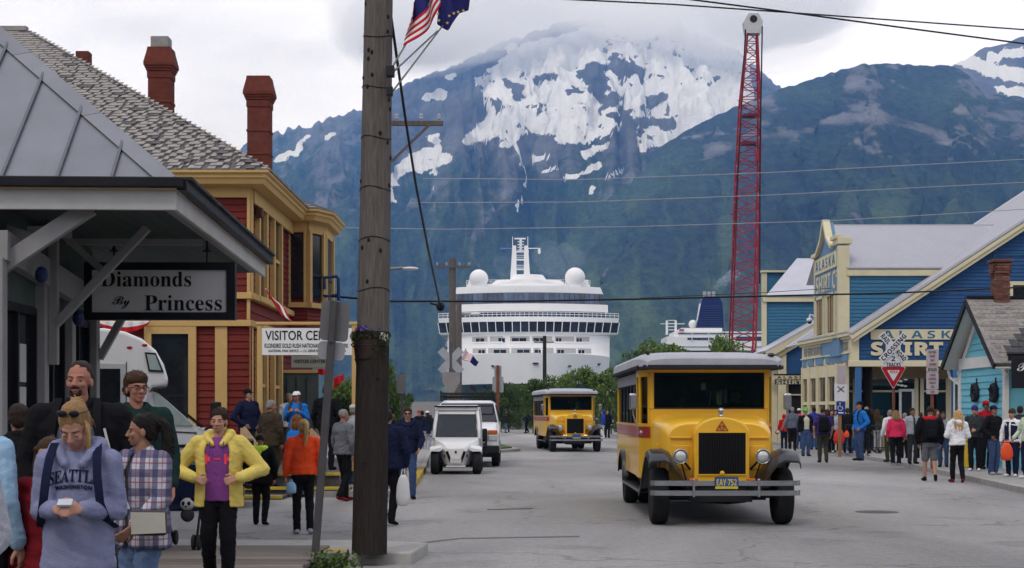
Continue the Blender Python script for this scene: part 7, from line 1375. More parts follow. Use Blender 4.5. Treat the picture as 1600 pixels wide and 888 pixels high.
for p in ((203, 544), (226, 540)): B(MB().ell((q2(*p)[0], YR_, q2(*p)[1]), (.05, .02, .025), 10, 6), 'marker_lamp', mat('red_marker_lens', (.4, .02, .02), .3))
B(MB().b2(q2(326, 0)[0], q2(343, 0)[0], YR_-.12, YR_-.02, q2(0, 663)[1], q2(0, 628)[1]), 'mirror', m_vblk, bevel=.03); B(MB().tube((q2(334, 0)[0], YR_-.05, q2(0, 664)[1]), (q2(318, 0)[0], YR_+.15, q2(0, 672)[1]), .02), 'mirror_arm', m_vblk)
B(MB().b2(q2(374, 0)[0], q2(394, 0)[0], YR_+.05, YR_+.3, q2(0, 705)[1], q2(0, 686)[1]), 'headlight', m_dglass, bevel=.04); B(MB().b2(q2(380, 0)[0], q2(402, 0)[0], YR_+.05, YR_+2.1, q2(0, 766)[1], q2(0, 735)[1]), 'bumper', m_vblk, bevel=.04); B(MB().b2(q2(272, 0)[0], q2(290, 0)[0], YR_+.10, YR_+.13, q2(0, 700)[1], q2(0, 695)[1]), 'badge', m_vblk)
B(MB().lathe([(.44, 0), (.44, .05)], 24, (q2(297, 0)[0], YR_+.17, .40), rot=Matrix.Rotation(math.pi/2, 3, 'X')), 'wheel_arch', m_vblk)
gap = mat('panel_gap', (.03, .03, .032), .8)
for px in (149.5, 198.5): B(MB().b2(q2(px, 0)[0]-.006, q2(px, 0)[0]+.006, YR_-.008, YR_+.01, .48, q2(0, 566)[1]), 'door_gap', gap)
B(MB().b2(q2(192, 0)[0], q2(195.5, 0)[0], YR_-.05, YR_-.02, 1.15, 1.27), 'door_handle', m_vblk, bevel=.01)
for py in (640, 652): B(MB().b2(q2(60, 0)[0], q2(225, 0)[0], YR_-.006, YR_+.01, q2(0, py)[1]-.012, q2(0, py)[1]+.012), 'body_moulding', mat('grey_stripe', (.3, .31, .33), .4))
B(MB().px([q2(*p) for p in ((236, 672), (304, 676), (304, 678), (236, 674))], YR_+.11, YR_+.13), 'cab_door_gap', gap); B(MB().b2(q2(304, 0)[0], q2(305.2, 0)[0], YR_+.11, YR_+.13, q2(0, 735)[1], q2(0, 676)[1]), 'cab_door_gap', gap); B(MB().b2(q2(246, 0)[0], q2(258, 0)[0], YR_+.09, YR_+.13, q2(0, 688)[1], q2(0, 684)[1]), 'cab_door_handle', m_vblk)
B(MB().b2(q2(100, 0)[0], q2(150, 0)[0], YR_+.6, YR_+1.5, q2(0, 515)[1], q2(0, 507)[1]), 'roof_vent', m_vw, bevel=.03)
tmr = tyre(.385, .25, mat('white_wheel_trim', (.6, .6, .6), .35, .2))
for x in (q2(297, 0)[0], q2(80, 0)[0]):
    for y in (YR_+.22, YR_+1.95): w_ = wheel(rv, Vector((x, y-.10 if y < YR_+1 else y, .385))-Vector(rv.location), tmr); w_.rotation_euler = (0, 0, math.pi/2)
rv.rotation_euler = (0, 0, R(12.5)); rv.location.y -= .05
# ---------------------------------------------------------------- people
REM = []
def rc(mb, p0, r0, p1, r1, n=10):
    p0, p1 = Vector(p0), Vector(p1); d = p1-p0; L_ = max(d.length, 1e-5); t = d/L_
    u = t.orthogonal().normalized(); v = t.cross(u); rings = []
    for k in range(4): a = math.pi/2*(1-k/3); rings.append((p0-t*r0*math.sin(a), r0*max(math.cos(a), .03)))
    for k in range(4): a = math.pi/2*k/3; rings.append((p1+t*r1*math.sin(a), r1*max(math.cos(a), .03)))
    return mb.loft([[c+(u*math.cos(2*math.pi*j/n)+v*math.sin(2*math.pi*j/n))*r for j in range(n)] for c, r in rings])
def chain(mb, pts, n=10):
    for (a, ra), (b, rb) in zip(pts[:-1], pts[1:]): rc(mb, a, ra, b, rb, n)
    return mb
def rings(mb, rs, n=20):
    return mb.loft([[Vector((cx+rx*math.cos(2*math.pi*k/n), cy+ry*math.sin(2*math.pi*k/n), z)) for k in range(n)] for z, rx, ry, cx, cy in rs])
def cshell(mb, rs, gap, th=.018, n=30):
    out = []
    for z, rx, ry, cx, cy in rs:
        A = [R(-90+gap)+(2*math.pi-2*R(gap))*k/n for k in range(n+1)]
        out.append([Vector((cx+rx*math.cos(a), cy+ry*math.sin(a), z)) for a in A]+[Vector((cx+(rx-th)*math.cos(a), cy+(ry-th)*math.sin(a), z)) for a in reversed(A)])
    return mb.loft(out)
def hand(mb, w, d, nrm, s, curl=.5):
    """palm, four bent fingers of different lengths and a thumb leaving the side of the palm"""
    d = Vector(d).normalized(); nrm = Vector(nrm); nrm = (nrm-d*nrm.dot(d)).normalized(); sd = d.cross(nrm)*s; w = Vector(w)
    for q in (-.022, -.007, .008, .023): rc(mb, w+d*.012+sd*q*.6, .014, w+d*.088+sd*q, .0125, 8)
    for q, L_ in ((-.030, .062), (-.010, .074), (.011, .080), (.031, .072)):
        p = w+d*.092+sd*q; a = curl*.55; r = .0098
        for k in range(3):
            dd = (d*math.cos(a)+nrm*math.sin(a)).normalized(); e = p+dd*L_*(.44, .32, .24)[k]; rc(mb, p, r, e, r*.9, 8); p = e; r *= .9; a += curl*.95
    t0 = w+d*.03+sd*.026; t1 = t0+(d*.6+sd*.75+nrm*.25*curl).normalized()*.045; t2 = t1+(d*.9+sd*.15+nrm*.5*curl).normalized()*.035
    rc(mb, t0, .015, t1, .0125, 8); rc(mb, t1, .012, t2, .0095, 8)
SKIN = {'f': (.40, .215, .155), 't': (.27, .14, .095), 'r': (.34, .155, .11), 'd': (.16, .08, .055)}
def mskin(k): return mat('skin_'+{'f': 'fair', 't': 'tan', 'r': 'ruddy', 'd': 'dark'}[k], SKIN[k], .5, 0, 9, .10, 60, .06, .35)
def mhair(c, nm): return mat('hair_'+nm, c, .5, 0, 30, .4, 90, .6, .4, stretch=(2.5, 2.5, .35))
def mcl(c, nm, sheen=0): return mat('cloth_'+nm, c, .85, 0, 9, .16, 130, .35, .2)
HC = {'black': (.012, .01, .009), 'brown': (.05, .026, .014), 'dark': (.024, .015, .011), 'grey': (.22, .21, .20), 'blonde': (.42, .27, .11), 'sandy': (.26, .15, .065), 'auburn': (.17, .065, .025)}
CC = {'black': (.010, .010, .012), 'navy': (.012, .016, .042), 'grey': (.13, .135, .15), 'lgrey': (.33, .34, .38), 'heather': (.19, .205, .32), 'jean': (.045, .075, .16), 'ljean': (.10, .15, .26), 'orange': (.72, .07, .018), 'blue': (.02, .16, .52), 'royal': (.025, .05, .26), 'pink': (.62, .035, .10), 'red': (.42, .012, .02), 'maroon': (.16, .012, .018), 'yellow': (.62, .48, .12), 'purple': (.20, .055, .22), 'white': (.70, .70, .72), 'khaki': (.16, .15, .10), 'olive': (.045, .045, .025), 'brown': (.05, .038, .026), 'green': (.12, .45, .06), 'lime': (.48, .72, .06), 'sky': (.27, .42, .56), 'charcoal': (.035, .037, .042), 'cream': (.5, .46, .36), 'palegreen': (.45, .52, .40), 'dkgreen': (.012, .03, .026), 'violet': (.05, .03, .14), 'slate': (.10, .115, .15), 'slate2': (.13, .145, .185)}
def C_(k): return mcl(CC[k], k)
def plaid():
    if 'cloth_plaid' in _mats: return _mats['cloth_plaid']
    m = mcl((.42, .40, .44), 'plaid'); n = m.node_tree.nodes; l = m.node_tree.links; b = n['Principled BSDF']; src = b.inputs['Base Color'].links[0].from_socket
    t = n.new('ShaderNodeTexCoord'); sx_ = n.new('ShaderNodeSeparateXYZ'); l.new(t.outputs['Object'], sx_.inputs[0])
    def band(sock, fr, lo, off):
        a = n.new('ShaderNodeMath'); a.operation = 'MULTIPLY_ADD'; a.inputs[1].default_value = fr; a.inputs[2].default_value = off; l.new(sock, a.inputs[0]); f = n.new('ShaderNodeMath'); f.operation = 'FRACT'; l.new(a.outputs[0], f.inputs[0])
        g = n.new('ShaderNodeMath'); g.operation = 'LESS_THAN'; g.inputs[1].default_value = lo; l.new(f.outputs[0], g.inputs[0]); return g.outputs[0]
    xy = n.new('ShaderNodeMath'); xy.operation = 'ADD'; l.new(sx_.outputs[0], xy.inputs[0]); l.new(sx_.outputs[1], xy.inputs[1])
    for sock, fr, lo, off, col, f in ((xy.outputs[0], 8.5, .42, 0, (.035, .035, .10, 1), .72), (sx_.outputs[2], 8.5, .42, .3, (.035, .035, .10, 1), .72), (xy.outputs[0], 8.5, .07, .3, (.20, .03, .07, 1), .7), (sx_.outputs[2], 8.5, .07, .6, (.20, .03, .07, 1), .7)):
        g = band(sock, fr, lo, off); mu = n.new('ShaderNodeMath'); mu.operation = 'MULTIPLY'; mu.inputs[1].default_value = f; l.new(g, mu.inputs[0])
        mx = n.new('ShaderNodeMix'); mx.data_type = 'RGBA'; l.new(mu.outputs[0], mx.inputs['Factor']); l.new(src, mx.inputs['A']); mx.inputs['B'].default_value = col; src = mx.outputs['Result']
    l.new(src, b.inputs['Base Color']); return m
POSE = {'down': ((.255, .03, 1.13), (.265, -.05, .89)), 'front': ((.27, .02, 1.13), (.075, -.26, 1.10)), 'low': ((.26, .02, 1.13), (.06, -.20, .96)), 'pocket': ((.33, .08, 1.14), (.20, -.08, .97)), 'hip': ((.385, .03, 1.16), (.20, -.17, 1.08)), 'up': ((.30, -.22, 1.30), (.20, -.34, 1.54)), 'fwd': ((.255, -.05, 1.14), (.22, -.25, .97)), 'back': ((.26, .14, 1.15), (.26, .17, .91)), 'strap': ((.26, .0, 1.14), (.13, -.16, 1.29)), 'bag': ((.265, .0, 1.13), (.25, -.10, .92)), 'face': ((.27, -.1, 1.2), (.06, -.2, 1.50))}
HEADC = Vector((0, .005, 1.51))
def person(label, px, Y, z0, h, yaw, top, legs='black', hair='short:dark', arms=('down', 'down'), walk=0.0, skin='f', near=0, head=(0, 0), hem=.92, build=1.0, group=None, shoes='black', lean=0.0, sleeve=1.0, short=False, hood=None, collar=None, x=None, extra=None, fcurl=.6, legs_w=None):
    s = h/1.75; vox = (.0185, .0125, .0065)[near]; cvox = (.022, .016, .0105)[near]; b = build
    hm = Matrix.Rotation(R(head[0]), 3, 'Z') @ Matrix.Rotation(R(head[1]), 3, 'X')
    H = lambda p: HEADC+hm @ (Vector(p)-HEADC)
    def hl(mb, fn): k = len(mb.v); fn(mb); mb.v[k:] = [tuple(H(p)) for p in mb.v[k:]]; return mb
    # joints
    sh_ = {q: Vector((q*.180*b, .012, 1.415)) for q in (-1, 1)}; el, wr = {}, {}
    for q, a in zip((-1, 1), arms):
        e_, w_ = POSE[a] if isinstance(a, str) else a; el[q] = Vector((e_[0]*q*b, e_[1], e_[2])); wr[q] = Vector((w_[0]*q, w_[1], w_[2]))
    hp, kn, an, toe = {}, {}, {}, {}
    for q in (-1, 1):
        st = walk*q; hp[q] = Vector((q*.085, .0, .90)); an[q] = Vector((q*.095, .02-st*.30, .085+(.09*abs(st) if st < 0 else 0))); kn[q] = Vector((q*.095, -.03-st*.11-(.05 if st < 0 else 0), .50)); toe[q] = an[q]+Vector((q*.03, -.15, -.05-(.055 if st < 0 else 0)))
    fem = any(q in label for q in ('woman', 'girl', 'child')); fb = .6 if fem else 1
    def face(mb):
        mb.ell((0, .015, 1.655), (.073, .092, .092), 18, 12); mb.ell((0, -.022, 1.597), (.055, .064, .084), 16, 12); mb.ell((0, -.056, 1.543+.003*fem), (.027-.005*fem, .026, .022), 10, 8)
        rc(mb, (0, -.084, 1.636), .008, (0, -.108+.007*fem, 1.603), .0135-.0025*fem); mb.ell((0, -.070+.004*fem, 1.652), (.047, .021-.004*fem, .012), 12, 8)
        for q in (-1, 1): mb.ell((q*.034, -.058, 1.603), (.024, .024, .024), 10, 8); mb.ell((q*.075, .012, 1.612), (.010, .020, .031), 8, 8); mb.ell((q*.012, -.098, 1.598), (.009, .009, .008), 8, 6)
        mb.ell((0, -.079, 1.574), (.023, .011, .006), 10, 6); mb.ell((0, -.077, 1.562), (.020, .012, .007), 10, 6)
    bd = MB(); hl(bd, face); rc(bd, (0, .016, 1.42), .062, HEADC+Vector((0, 0, .06)), .05)
    rings(bd, [(.86, .150, .105, 0, .01), (.95, .158, .115, 0, .01), (1.06, .128*b, .098, 0, 0), (1.2, .145*b, .108, 0, 0), (1.34, .165*b, .110, 0, .005), (1.43, .13*b, .08, 0, .012), (1.47, .06, .05, 0, .015)])
    for q in (-1, 1):
        rc(bd, sh_[q], .056, el[q], .042); rc(bd, el[q], .043, wr[q], .028); d = wr[q]-el[q]; a = arms[0 if q < 0 else 1]; a = 'front' if not isinstance(a, str) and a[1][1] < -.2 and a[1][2] < 1.3 else a
        nrm = Vector((-q, 0, 0)) if a in ('down', 'back', 'fwd', 'bag') else Vector((-q*.6, .55, -.3)) if a in ('front', 'low', 'hip', 'strap') else Vector((-q*.8, .2, .2))
        hand(bd, wr[q], d if a not in ('hip', 'front', 'strap') else d+Vector((-q*.12, -.03, 0)), nrm, q if a in ('down', 'back', 'fwd', 'bag') else -q, fcurl if a not in ('hip', 'front', 'strap', 'bag', 'up', 'low') else 1.25)
        lk = 1 if short else .84; rc(bd, hp[q], .088*lk, kn[q], .058*lk); rc(bd, kn[q], .057*lk, an[q], .038*lk); rc(bd, an[q]+Vector((0, .02, -.035)), .036, toe[q], .026)
    def fin(mb, nm, m, par, vx, wob=0, it=2):
        mb.v = [(p[0]*s, p[1]*s, p[2]*s) for p in mb.v]
        o = mb.build(nm, m, par); o.modifiers.new('r', 'REMESH').mode = 'VOXEL'; o.modifiers['r'].voxel_size = vx*s; sm = o.modifiers.new('s', 'SMOOTH'); sm.factor = .5; sm.iterations = it; REM.append((o, wob*s)); return o
    root = fin(bd, 'person', mskin(skin), None, vox, 0, 1 if near > 1 else 2); tag(root, label, 'person', group)
    root.location = (PX(px, Y) if x is None else x, Y, z0); root.rotation_euler = (R(lean), 0, R(yaw))
    # trousers
    sp = legs.split(':'); lc = sp[0]; t = MB(); wl = 1.0 if 'tight' not in sp else .93
    rings(t, [(.80, .135, .105, 0, .012), (.87, .165, .125, 0, .014), (.95, .168, .125, 0, .012), (1.02, .150, .115, 0, .005)])
    for q in (-1, 1):
        if short: rc(t, hp[q], .100, kn[q]+Vector((0, 0, .03)), .088)
        else: rc(t, hp[q], .098*wl+.004, kn[q], .076*wl); rc(t, kn[q], .075*wl, an[q]+Vector((0, .005, -.01)), .062*wl)
    fin(t, 'shorts' if short else 'trousers', C_(lc), root, cvox, .012)
    for q in (-1, 1):
        t = MB(); rc(t, an[q]+Vector((0, .028, -.045)), .046, toe[q]+Vector((0, .0, .0)), .036); rc(t, an[q]+Vector((0, .02, -.03)), .047, an[q], .044); t.v = [(p[0], p[1], max(p[2], .001+(.0 if walk*q >= 0 else .0))) for p in t.v]
        fin(t, 'shoe', C_(shoes), root, .012, 0)
    # top
    if top:
        tp = top.split(':'); tc = tp[0]; m = plaid() if tc == 'plaid' else C_(tc); w = b*(1.12 if 'puffy' in tp else 1.04); op = 'open' in tp; t = MB()
        wb_ = max(w, 1.05); prof = [(hem, .192*wb_, .150, 0, .014), (1.0, .184*wb_, .147, 0, .012), (1.1, .168*wb_, .135, 0, .004), (1.22, .180*w, .138, 0, .002), (1.34, .192*w, .138, 0, .006), (1.42, .155*w, .108, 0, .012), (1.475, .082, .076, 0, .014)]
        if op: cshell(t, [(z, rx+.022, ry+.022, cx, cy) for z, rx, ry, cx, cy in prof], 34 if 'wide' in tp else 9, .03)
        else: rings(t, prof)
        for q in (-1, 1):
            a_, e_, w_ = sh_[q]+Vector((0, 0, -.005)), el[q], el[q].lerp(wr[q], .92*sleeve if sleeve > .5 else .0)
            k = 1.12 if 'puffy' in tp or op else 1.0
            if sleeve > .5: chain(t, [(a_, .078*k), (e_, .062*k), (w_, .048*k)])
            else: rc(t, a_, .076, a_.lerp(e_, .75), .064)
            rc(t, (q*.06, .014, 1.445), .062, a_, .072*k)
        if 'hoodie' in tp or 'hooded' in tp: chain(t, [((-.05, -.115, 1.41), .026), ((-.088, -.06, 1.455), .036), ((-.112, .0, 1.49), .046), ((-.075, .085, 1.485), .062), ((0, .12, 1.46), .07), ((.075, .085, 1.49), .066), ((.115, .0, 1.50), .052), ((.09, -.06, 1.46), .04), ((.05, -.115, 1.41), .026)])
        else: chain(t, [((-.058, -.05, 1.475), .022), ((-.08, .01, 1.50), .024), ((0, .075, 1.51), .024), ((.08, .01, 1.50), .024), ((.058, -.05, 1.475), .022)])
        if not op: rings(t, [(hem-.012, .193*wb_, .150, 0, .014), (hem+.028, .196*wb_, .154, 0, .014)])
        fin(t, {'plaid': 'plaid_shirt'}.get(tc, 'jacket' if 'jacket' in tp or op else 'top'), m, root, cvox, (.02, .016, .008)[near])
        if op:
            t = MB(); rings(t, [(z-.0 if z > hem else z+.06, rx*.93, ry*.93, cx, cy) for z, rx, ry, cx, cy in prof]); fin(t, 'shirt', C_([q for q in tp if q.startswith('u=')][0][2:] if any(q.startswith('u=') for q in tp) else 'charcoal'), root, cvox, .006)
    if hood:
        t = MB(); hl(t, lambda mb: (mb.ell((0, .03, 1.655), (.105, .115, .125), 14, 10))); chain(t, [((-.1, -.02, 1.47), .045), ((0, .09, 1.47), .07), ((.1, -.02, 1.47), .045)]); t2 = fin(t, 'hood', C_(hood), root, cvox, .01)
    if collar:
        t = MB(); chain(t, [((-.10, -.05, 1.45), .04), ((-.12, .03, 1.475), .05), ((-.06, .11, 1.465), .06), ((.06, .11, 1.465), .06), ((.12, .03, 1.475), .05), ((.10, -.05, 1.45), .04)]); rc(t, (0, .12, 1.44), .07, (0, .14, 1.36), .05); fin(t, 'hood', C_(collar), root, cvox, .008)
    # hair and headgear
    st, hc = (hair.split(':')+['dark'])[:2]; hat = hair.split(':')[2:] ; t = MB()
    if st != 'bald':
        def hr(mb):
            if st == 'crop': mb.ell((0, .026, 1.672), (.077, .092, .083), 16, 12)
            elif st in ('updo', 'pony', 'long'): mb.ell((0, .027, 1.675), (.080, .0965, .0875), 18, 12); mb.ell((0, .062, 1.625), (.072, .060, .075), 14, 10)
            else: mb.ell((0, .026, 1.676), (.081, .097, .085), 16, 12); mb.ell((0, .062, 1.625), (.072, .060, .075), 14, 10)
            if st in ('short', 'crop', 'full'):
                for q in (-1, 1): mb.ell((q*.073, .03, 1.635), (.012, .035, .045), 8, 8)
            if st == 'full': mb.ell((0, .006, 1.70), (.082, .092, .064), 14, 10); mb.ell((.02, -.05, 1.718), (.045, .035, .026), 10, 8)
            if st in ('long', 'bob'):
                zl_ = 1.32 if st == 'long' else 1.50
                for q in (-1, 1): chain(mb, [((q*.072, -.01, 1.68), .026), ((q*.088, .022, 1.58), .030), ((q*.085, .045, max(zl_, 1.44)), .032)])
                for q in (-.05, 0, .05): chain(mb, [((q, .085, 1.68), .042), ((q*1.4, .105, 1.55), .045), ((q*1.5, .12, zl_+.03), .038), ((q*1.2, .125, zl_-.06), .015)])
            if st in ('pony', 'updo'):
                mb.ell((0, .05, 1.64), (.078, .072, .075), 14, 10)
                if st == 'pony': chain(mb, [((0, .115, 1.69), .032), ((0, .165, 1.66), .040), ((.01, .18, 1.56), .042), ((.02, .165, 1.44), .034), ((.03, .15, 1.34), .015)])
                else: mb.ell((0, .115, 1.70), (.045, .045, .045), 12, 8)
        hl(t, hr); fin(t, 'hair', mhair(HC[hc], hc), root, (.014, .011, .0075)[near], .008)
    for hk in hat:
        k, c = hk.split('=')
        if k == 'cap':
            t = MB(); hl(t, lambda mb: (rings(mb, [(1.68, .088, .106, 0, .018), (1.71, .088, .106, 0, .02), (1.745, .072, .088, 0, .022), (1.768, .03, .04, 0, .024)]), mb.prism([(-.065, -.07), (-.05, -.15), (0, -.168), (.05, -.15), (.065, -.07)], lambda a, q: (a, q, 1.676), lambda a, q: (a, q, 1.69)))); fin(t, 'cap', C_(c), root, .012, 0)
        elif k == 'visor': t = MB(); hl(t, lambda mb: (rings(mb, [(1.675, .090, .108, 0, .018), (1.70, .090, .108, 0, .02), (1.735, .080, .096, 0, .022), (1.762, .05, .06, 0, .024)]), mb.prism([(-.07, -.07), (-.055, -.155), (0, -.172), (.055, -.155), (.07, -.07)], lambda a, q: (a, q, 1.672), lambda a, q: (a, q, 1.688)))); fin(t, 'visor_cap', C_(c), root, .012, 0)
        elif k == 'beanie': t = MB(); hl(t, lambda mb: rings(mb, [(1.655, .092, .108, 0, .02), (1.69, .094, .110, 0, .02), (1.74, .080, .096, 0, .024), (1.775, .05, .06, 0, .026), (1.787, .02, .02, 0, .026)])); fin(t, 'beanie', C_(c), root, .012, .004)
        elif k == 'hat': t = MB(); hl(t, lambda mb: (rings(mb, [(1.67, .15, .165, 0, .02), (1.685, .15, .165, 0, .02)]), rings(mb, [(1.67, .095, .11, 0, .02), (1.77, .085, .1, 0, .02), (1.80, .06, .07, 0, .02)]))); fin(t, 'hat', C_(c), root, .012, 0)
    # face details
    if near or extra == 'shades':
        f = []
        def addf(mb, nm, m): hl_v = [tuple(H(p)*s) for p in mb.v]; mb.v = hl_v; return mb.build(nm, m, root, smooth=True)
        if near:
            for q in (-1, 1):
                addf(MB().ell((q*.0325, -.0775, 1.630), (.0118, .0075, .0046), 12, 8), 'eye', mat('eye_white', (.20, .185, .17), .3)); addf(MB().ell((q*.0325, -.0835, 1.630), (.0055, .004, .0046), 10, 8), 'iris', mat('dark_iris', (.02, .015, .012), .2)); addf(MB().ell((q*.0325, -.0775, 1.6345 if head[1] < 20 else 1.6315), (.0135, .0095, .0048), 12, 8), 'eyelid', mskin(skin)); addf(chain(MB(), [((q*.016, -.0885+.004*fem, 1.649), .0034*fb), ((q*.033, -.0875+.004*fem, 1.6545), .0038*fb), ((q*.051, -.074+.004*fem, 1.649), .0026*fb)], 6), 'eyebrow', mhair(HC[hc if hc in ('dark', 'black', 'brown') else 'brown'], hc if hc in ('dark', 'black', 'brown') else 'brown'))
            addf(MB().ell((0, -.0865, 1.5685), (.0225, .0065, .0075), 12, 8), 'lips', mat('lips', (.34, .12, .10), .45))
        if extra in ('shades', 'glasses'):
            gm = m_black if extra == 'shades' else m_iron
            mb = MB()
            for q in (-1, 1):
                if extra == 'shades': mb.ell((q*.034, -.094, 1.630), (.029, .008, .019), 12, 8)
                else: mb.path([(q*.034+.024*math.cos(a), -.097, 1.628+.017*math.sin(a)) for a in [2*math.pi*k/14 for k in range(15)]], .002, 5, cap=False)
                mb.tube((q*.06, -.092, 1.634), (q*.08, .0, 1.632), .0028)
            mb.tube((-.01, -.100, 1.634), (.01, -.100, 1.634), .003); addf(mb, 'sunglasses' if extra == 'shades' else 'glasses', gm)
    root['h'] = h; PEOPLE[label] = dict(root=root, s=s, H=H, wr=wr, el=el, sh=sh_, yaw=yaw); return root
PEOPLE = {}
def rigid(p, mb): root = PEOPLE[p]['root']; M = Matrix.Translation(root.location) @ root.rotation_euler.to_matrix().to_4x4(); s = PEOPLE[p]['s']; mb.v = [tuple(M @ (Vector(v)*s)) for v in mb.v]; return mb
def backpack(p, col, label, w=.30, hgt=.44, zc=1.22, dep=.17, front=False, group='rucksacks worn by pedestrians'):
    y0 = .13; m = C_(col); root = PEOPLE[p]['root']; t = thing('backpack', label, 'backpack', root.location, R(PEOPLE[p]['yaw']), group); t.scale = (PEOPLE[p]['s'],)*3
    rings_ = [[Vector((x*w/2*k, y0+dep*(.5+y*.5*(k if y > 0 else 1)), zc-hgt/2+hgt*f)) for x, y in [(math.copysign(abs(math.cos(a))**.5, math.cos(a)), math.copysign(abs(math.sin(a))**.5, math.sin(a))) for a in [2*math.pi*j/20 for j in range(20)]]] for f, k in ((0, .8), (.06, .96), (.3, 1), (.7, .98), (.9, .85), (1, .55))]
    MB().loft(rings_).build('pack', m, t, smooth=40); MB().b2(-w*.34, w*.34, y0+dep, y0+dep+.05, zc-hgt*.4, zc).build('pocket', m, t, bevel=.025, seg=3); MB().b2(-w*.2, w*.2, y0+dep+.048, y0+dep+.054, zc-.03, zc-.015).build('zip', m_iron, t)
    for q in (-1, 1): MB().loft([[Vector((q*(x-.022), y, z)), Vector((q*(x+.022), y, z)), Vector((q*(x+.022), y-.012*sg, z+.006)), Vector((q*(x-.022), y-.012*sg, z+.006))] for x, y, z, sg in ((.09, .15, 1.40, -1), (.105, .06, 1.512, -1), (.115, -.03, 1.515, 1), (.125, -.115, 1.44, 1), (.135, -.156, 1.34, 1), (.15, -.158, 1.2, 1), (.175, -.10, 1.10, 1), (.20, .0, 1.06, 1), (.16, .14, 1.04, 1))]).build('strap', m, t, smooth=40)
    return t
def fr(feet, z0=0.0): return F*(CH-z0)/(feet-HZ)
BWZ = .15
# foreground, on the boardwalk
person('young woman in heather grey hooded sweatshirt with navy lettering, looking down at her hands', 122, 7.7, BWZ, 1.60, 4, 'heather:hoodie', 'black:tight', 'updo:sandy', (((.225, .03, 1.15), (.07, -.25, 1.17)), ((.225, .03, 1.15), (.07, -.25, 1.17))), 0, 'f', 2, (-6, 34), .84, .90, legs_w=1)
person('tall broad man with a goatee in grey and black jacket behind the girl', 124, 10.2, BWZ, 1.88, 6, 'black:puffy:jacket', 'charcoal', 'crop:dark', ('down', 'down'), 0, 'r', 2, (-8, 0), .9, 1.28)
person('man with dark swept hair and glasses in dark zip jacket beside the motorhome', 213, 12.3, BWZ, 1.86, 24, 'dkgreen:jacket', 'charcoal', 'full:brown', ('down', 'down'), 0, 'r', 2, (12, 2), .9, 1.1, extra='glasses')
person('dark haired woman in navy and white plaid shirt turned to the left', 222, 9.6, BWZ, 1.53, -38, 'plaid:open', 'ljean', 'pony:black', ('down', 'fwd'), .35, 't', 2, (-38, 3), .80, 1.05, sleeve=.95)
person('woman in open yellow raincoat over a purple hooded top, walking toward the camera', 342, 13.3, BWZ, 1.57, 2, 'yellow:open:wide:u=purple:hooded', 'black', 'updo:dark', ('hip', 'hip'), .3, 'f', 2, (-4, 4), .80, 1.08)
person('person in pale blue sleeve raising a camera at the left picture edge', -34, 8.2, BWZ, 1.66, 150, 'sky:puffy', 'black', 'short:brown', ('down', ((.30, .05, 1.16), (.20, -.12, 1.50))), 0, 'f', 2, (0, 0), .9, 1.0)
person('person in grey sweatshirt cut off by the left picture edge', -108, 6.0, BWZ, 1.62, 20, 'lgrey:puffy', 'charcoal', 'short:brown', ('front', 'low'), 0, 'f', 2, (0, 0), .9, 1.0)
person('child in a red jacket half hidden behind the girl in the lettered sweatshirt', 76, 8.2, BWZ, 1.40, -14, 'maroon:jacket:puffy', 'black', 'long:brown', ('down', 'down'), 0, 'f', 1, (16, 4), .86, 1.0)
person('person in black coat at the far left behind the raised camera', 28, 11.6, BWZ, 1.60, -150, 'black:jacket:puffy', 'black', 'short:dark', ('down', 'down'), 0, 't', 1)
# the forecourt
person('boy in black jacket with a lime green hood seen from behind', 407, 22.9, 0, 1.36, 172, 'black:jacket:puffy', 'black', 'crop:dark', ('down', 'down'), .15, 'r', 1, (0, 0), .80, 1.15, collar='lime')
person('girl in bright orange jacket with long blonde ponytail seen from behind', 474, 21.2, 0, 1.58, -168, 'orange:jacket', 'black:tight', 'pony:blonde', ('down', 'down'), .22, 'f', 1, (14, 0), .92, 1.02, shoes='lgrey')
person('man in navy jacket stepping out from behind the timber pole', 606, 22.9, 0, 1.72, 165, 'navy:jacket:puffy', 'black', 'short:dark', ('down', 'down'), .3, 'f', 1, (0, 0), .86, 1.18)
person('grey haired man in grey sweatshirt walking right between posts', 537, 28.9, 0, 1.73, 130, 'grey', 'black', 'crop:grey', ('down', 'down'), .45, 'r', 1, (-20, 4), .9, 1.2, shoes='maroon')
person('man in sunglasses and navy hooded top with blue jeans walking up the street', 637, 29.6, 0, 1.76, 4, 'navy:hoodie', 'jean', 'short:dark', ('down', 'fwd'), .4, 'f', 1, (0, 0), .90, 1.08, extra='shades')
person('person in black beside the man in sunglasses, just right of the pole', 609, 31.5, 0, 1.74, 10, 'black:jacket', 'black', 'short:black:beanie=black', ('down', 'down'), 0, 'f', 1)
person('man in navy jacket and dark cap standing against the red wall', 388, 32.6, .45, 1.70, 55, 'navy:jacket:puffy', 'charcoal', 'crop:dark:cap=black', ('pocket', 'pocket'), 0, 'f', 1, (10, 0), .86, 1.2)
person('grey haired man in dark brown jacket looking right by the depot', 424, 30.9, .17, 1.74, 140, 'brown:jacket:puffy', 'olive', 'short:grey', ('down', 'down'), .2, 'r', 1, (-50, 4), .84, 1.2)
person('woman in blue jacket and white visor cap on the depot porch', 463, 33.2, .45, 1.66, -8, 'blue:jacket', 'charcoal', 'short:brown:visor=white', ('strap', 'strap'), 0, 'r', 1, (-8, 2), .86, 1.0)
person('girl with reddish hair and light blue bundle behind the orange jacket', 466, 30.2, 0, 1.62, 160, 'charcoal', 'jean', 'bob:auburn', ('down', 'front'), .2, 'f', 1, (0, 0))
person('tall man in black standing on the porch behind the leaning post', 511, 32.4, .45, 1.78, 165, 'black:jacket', 'black', 'short:dark', ('down', 'down'), 0, 'f', 1, (0, 0), .86, 1.12)
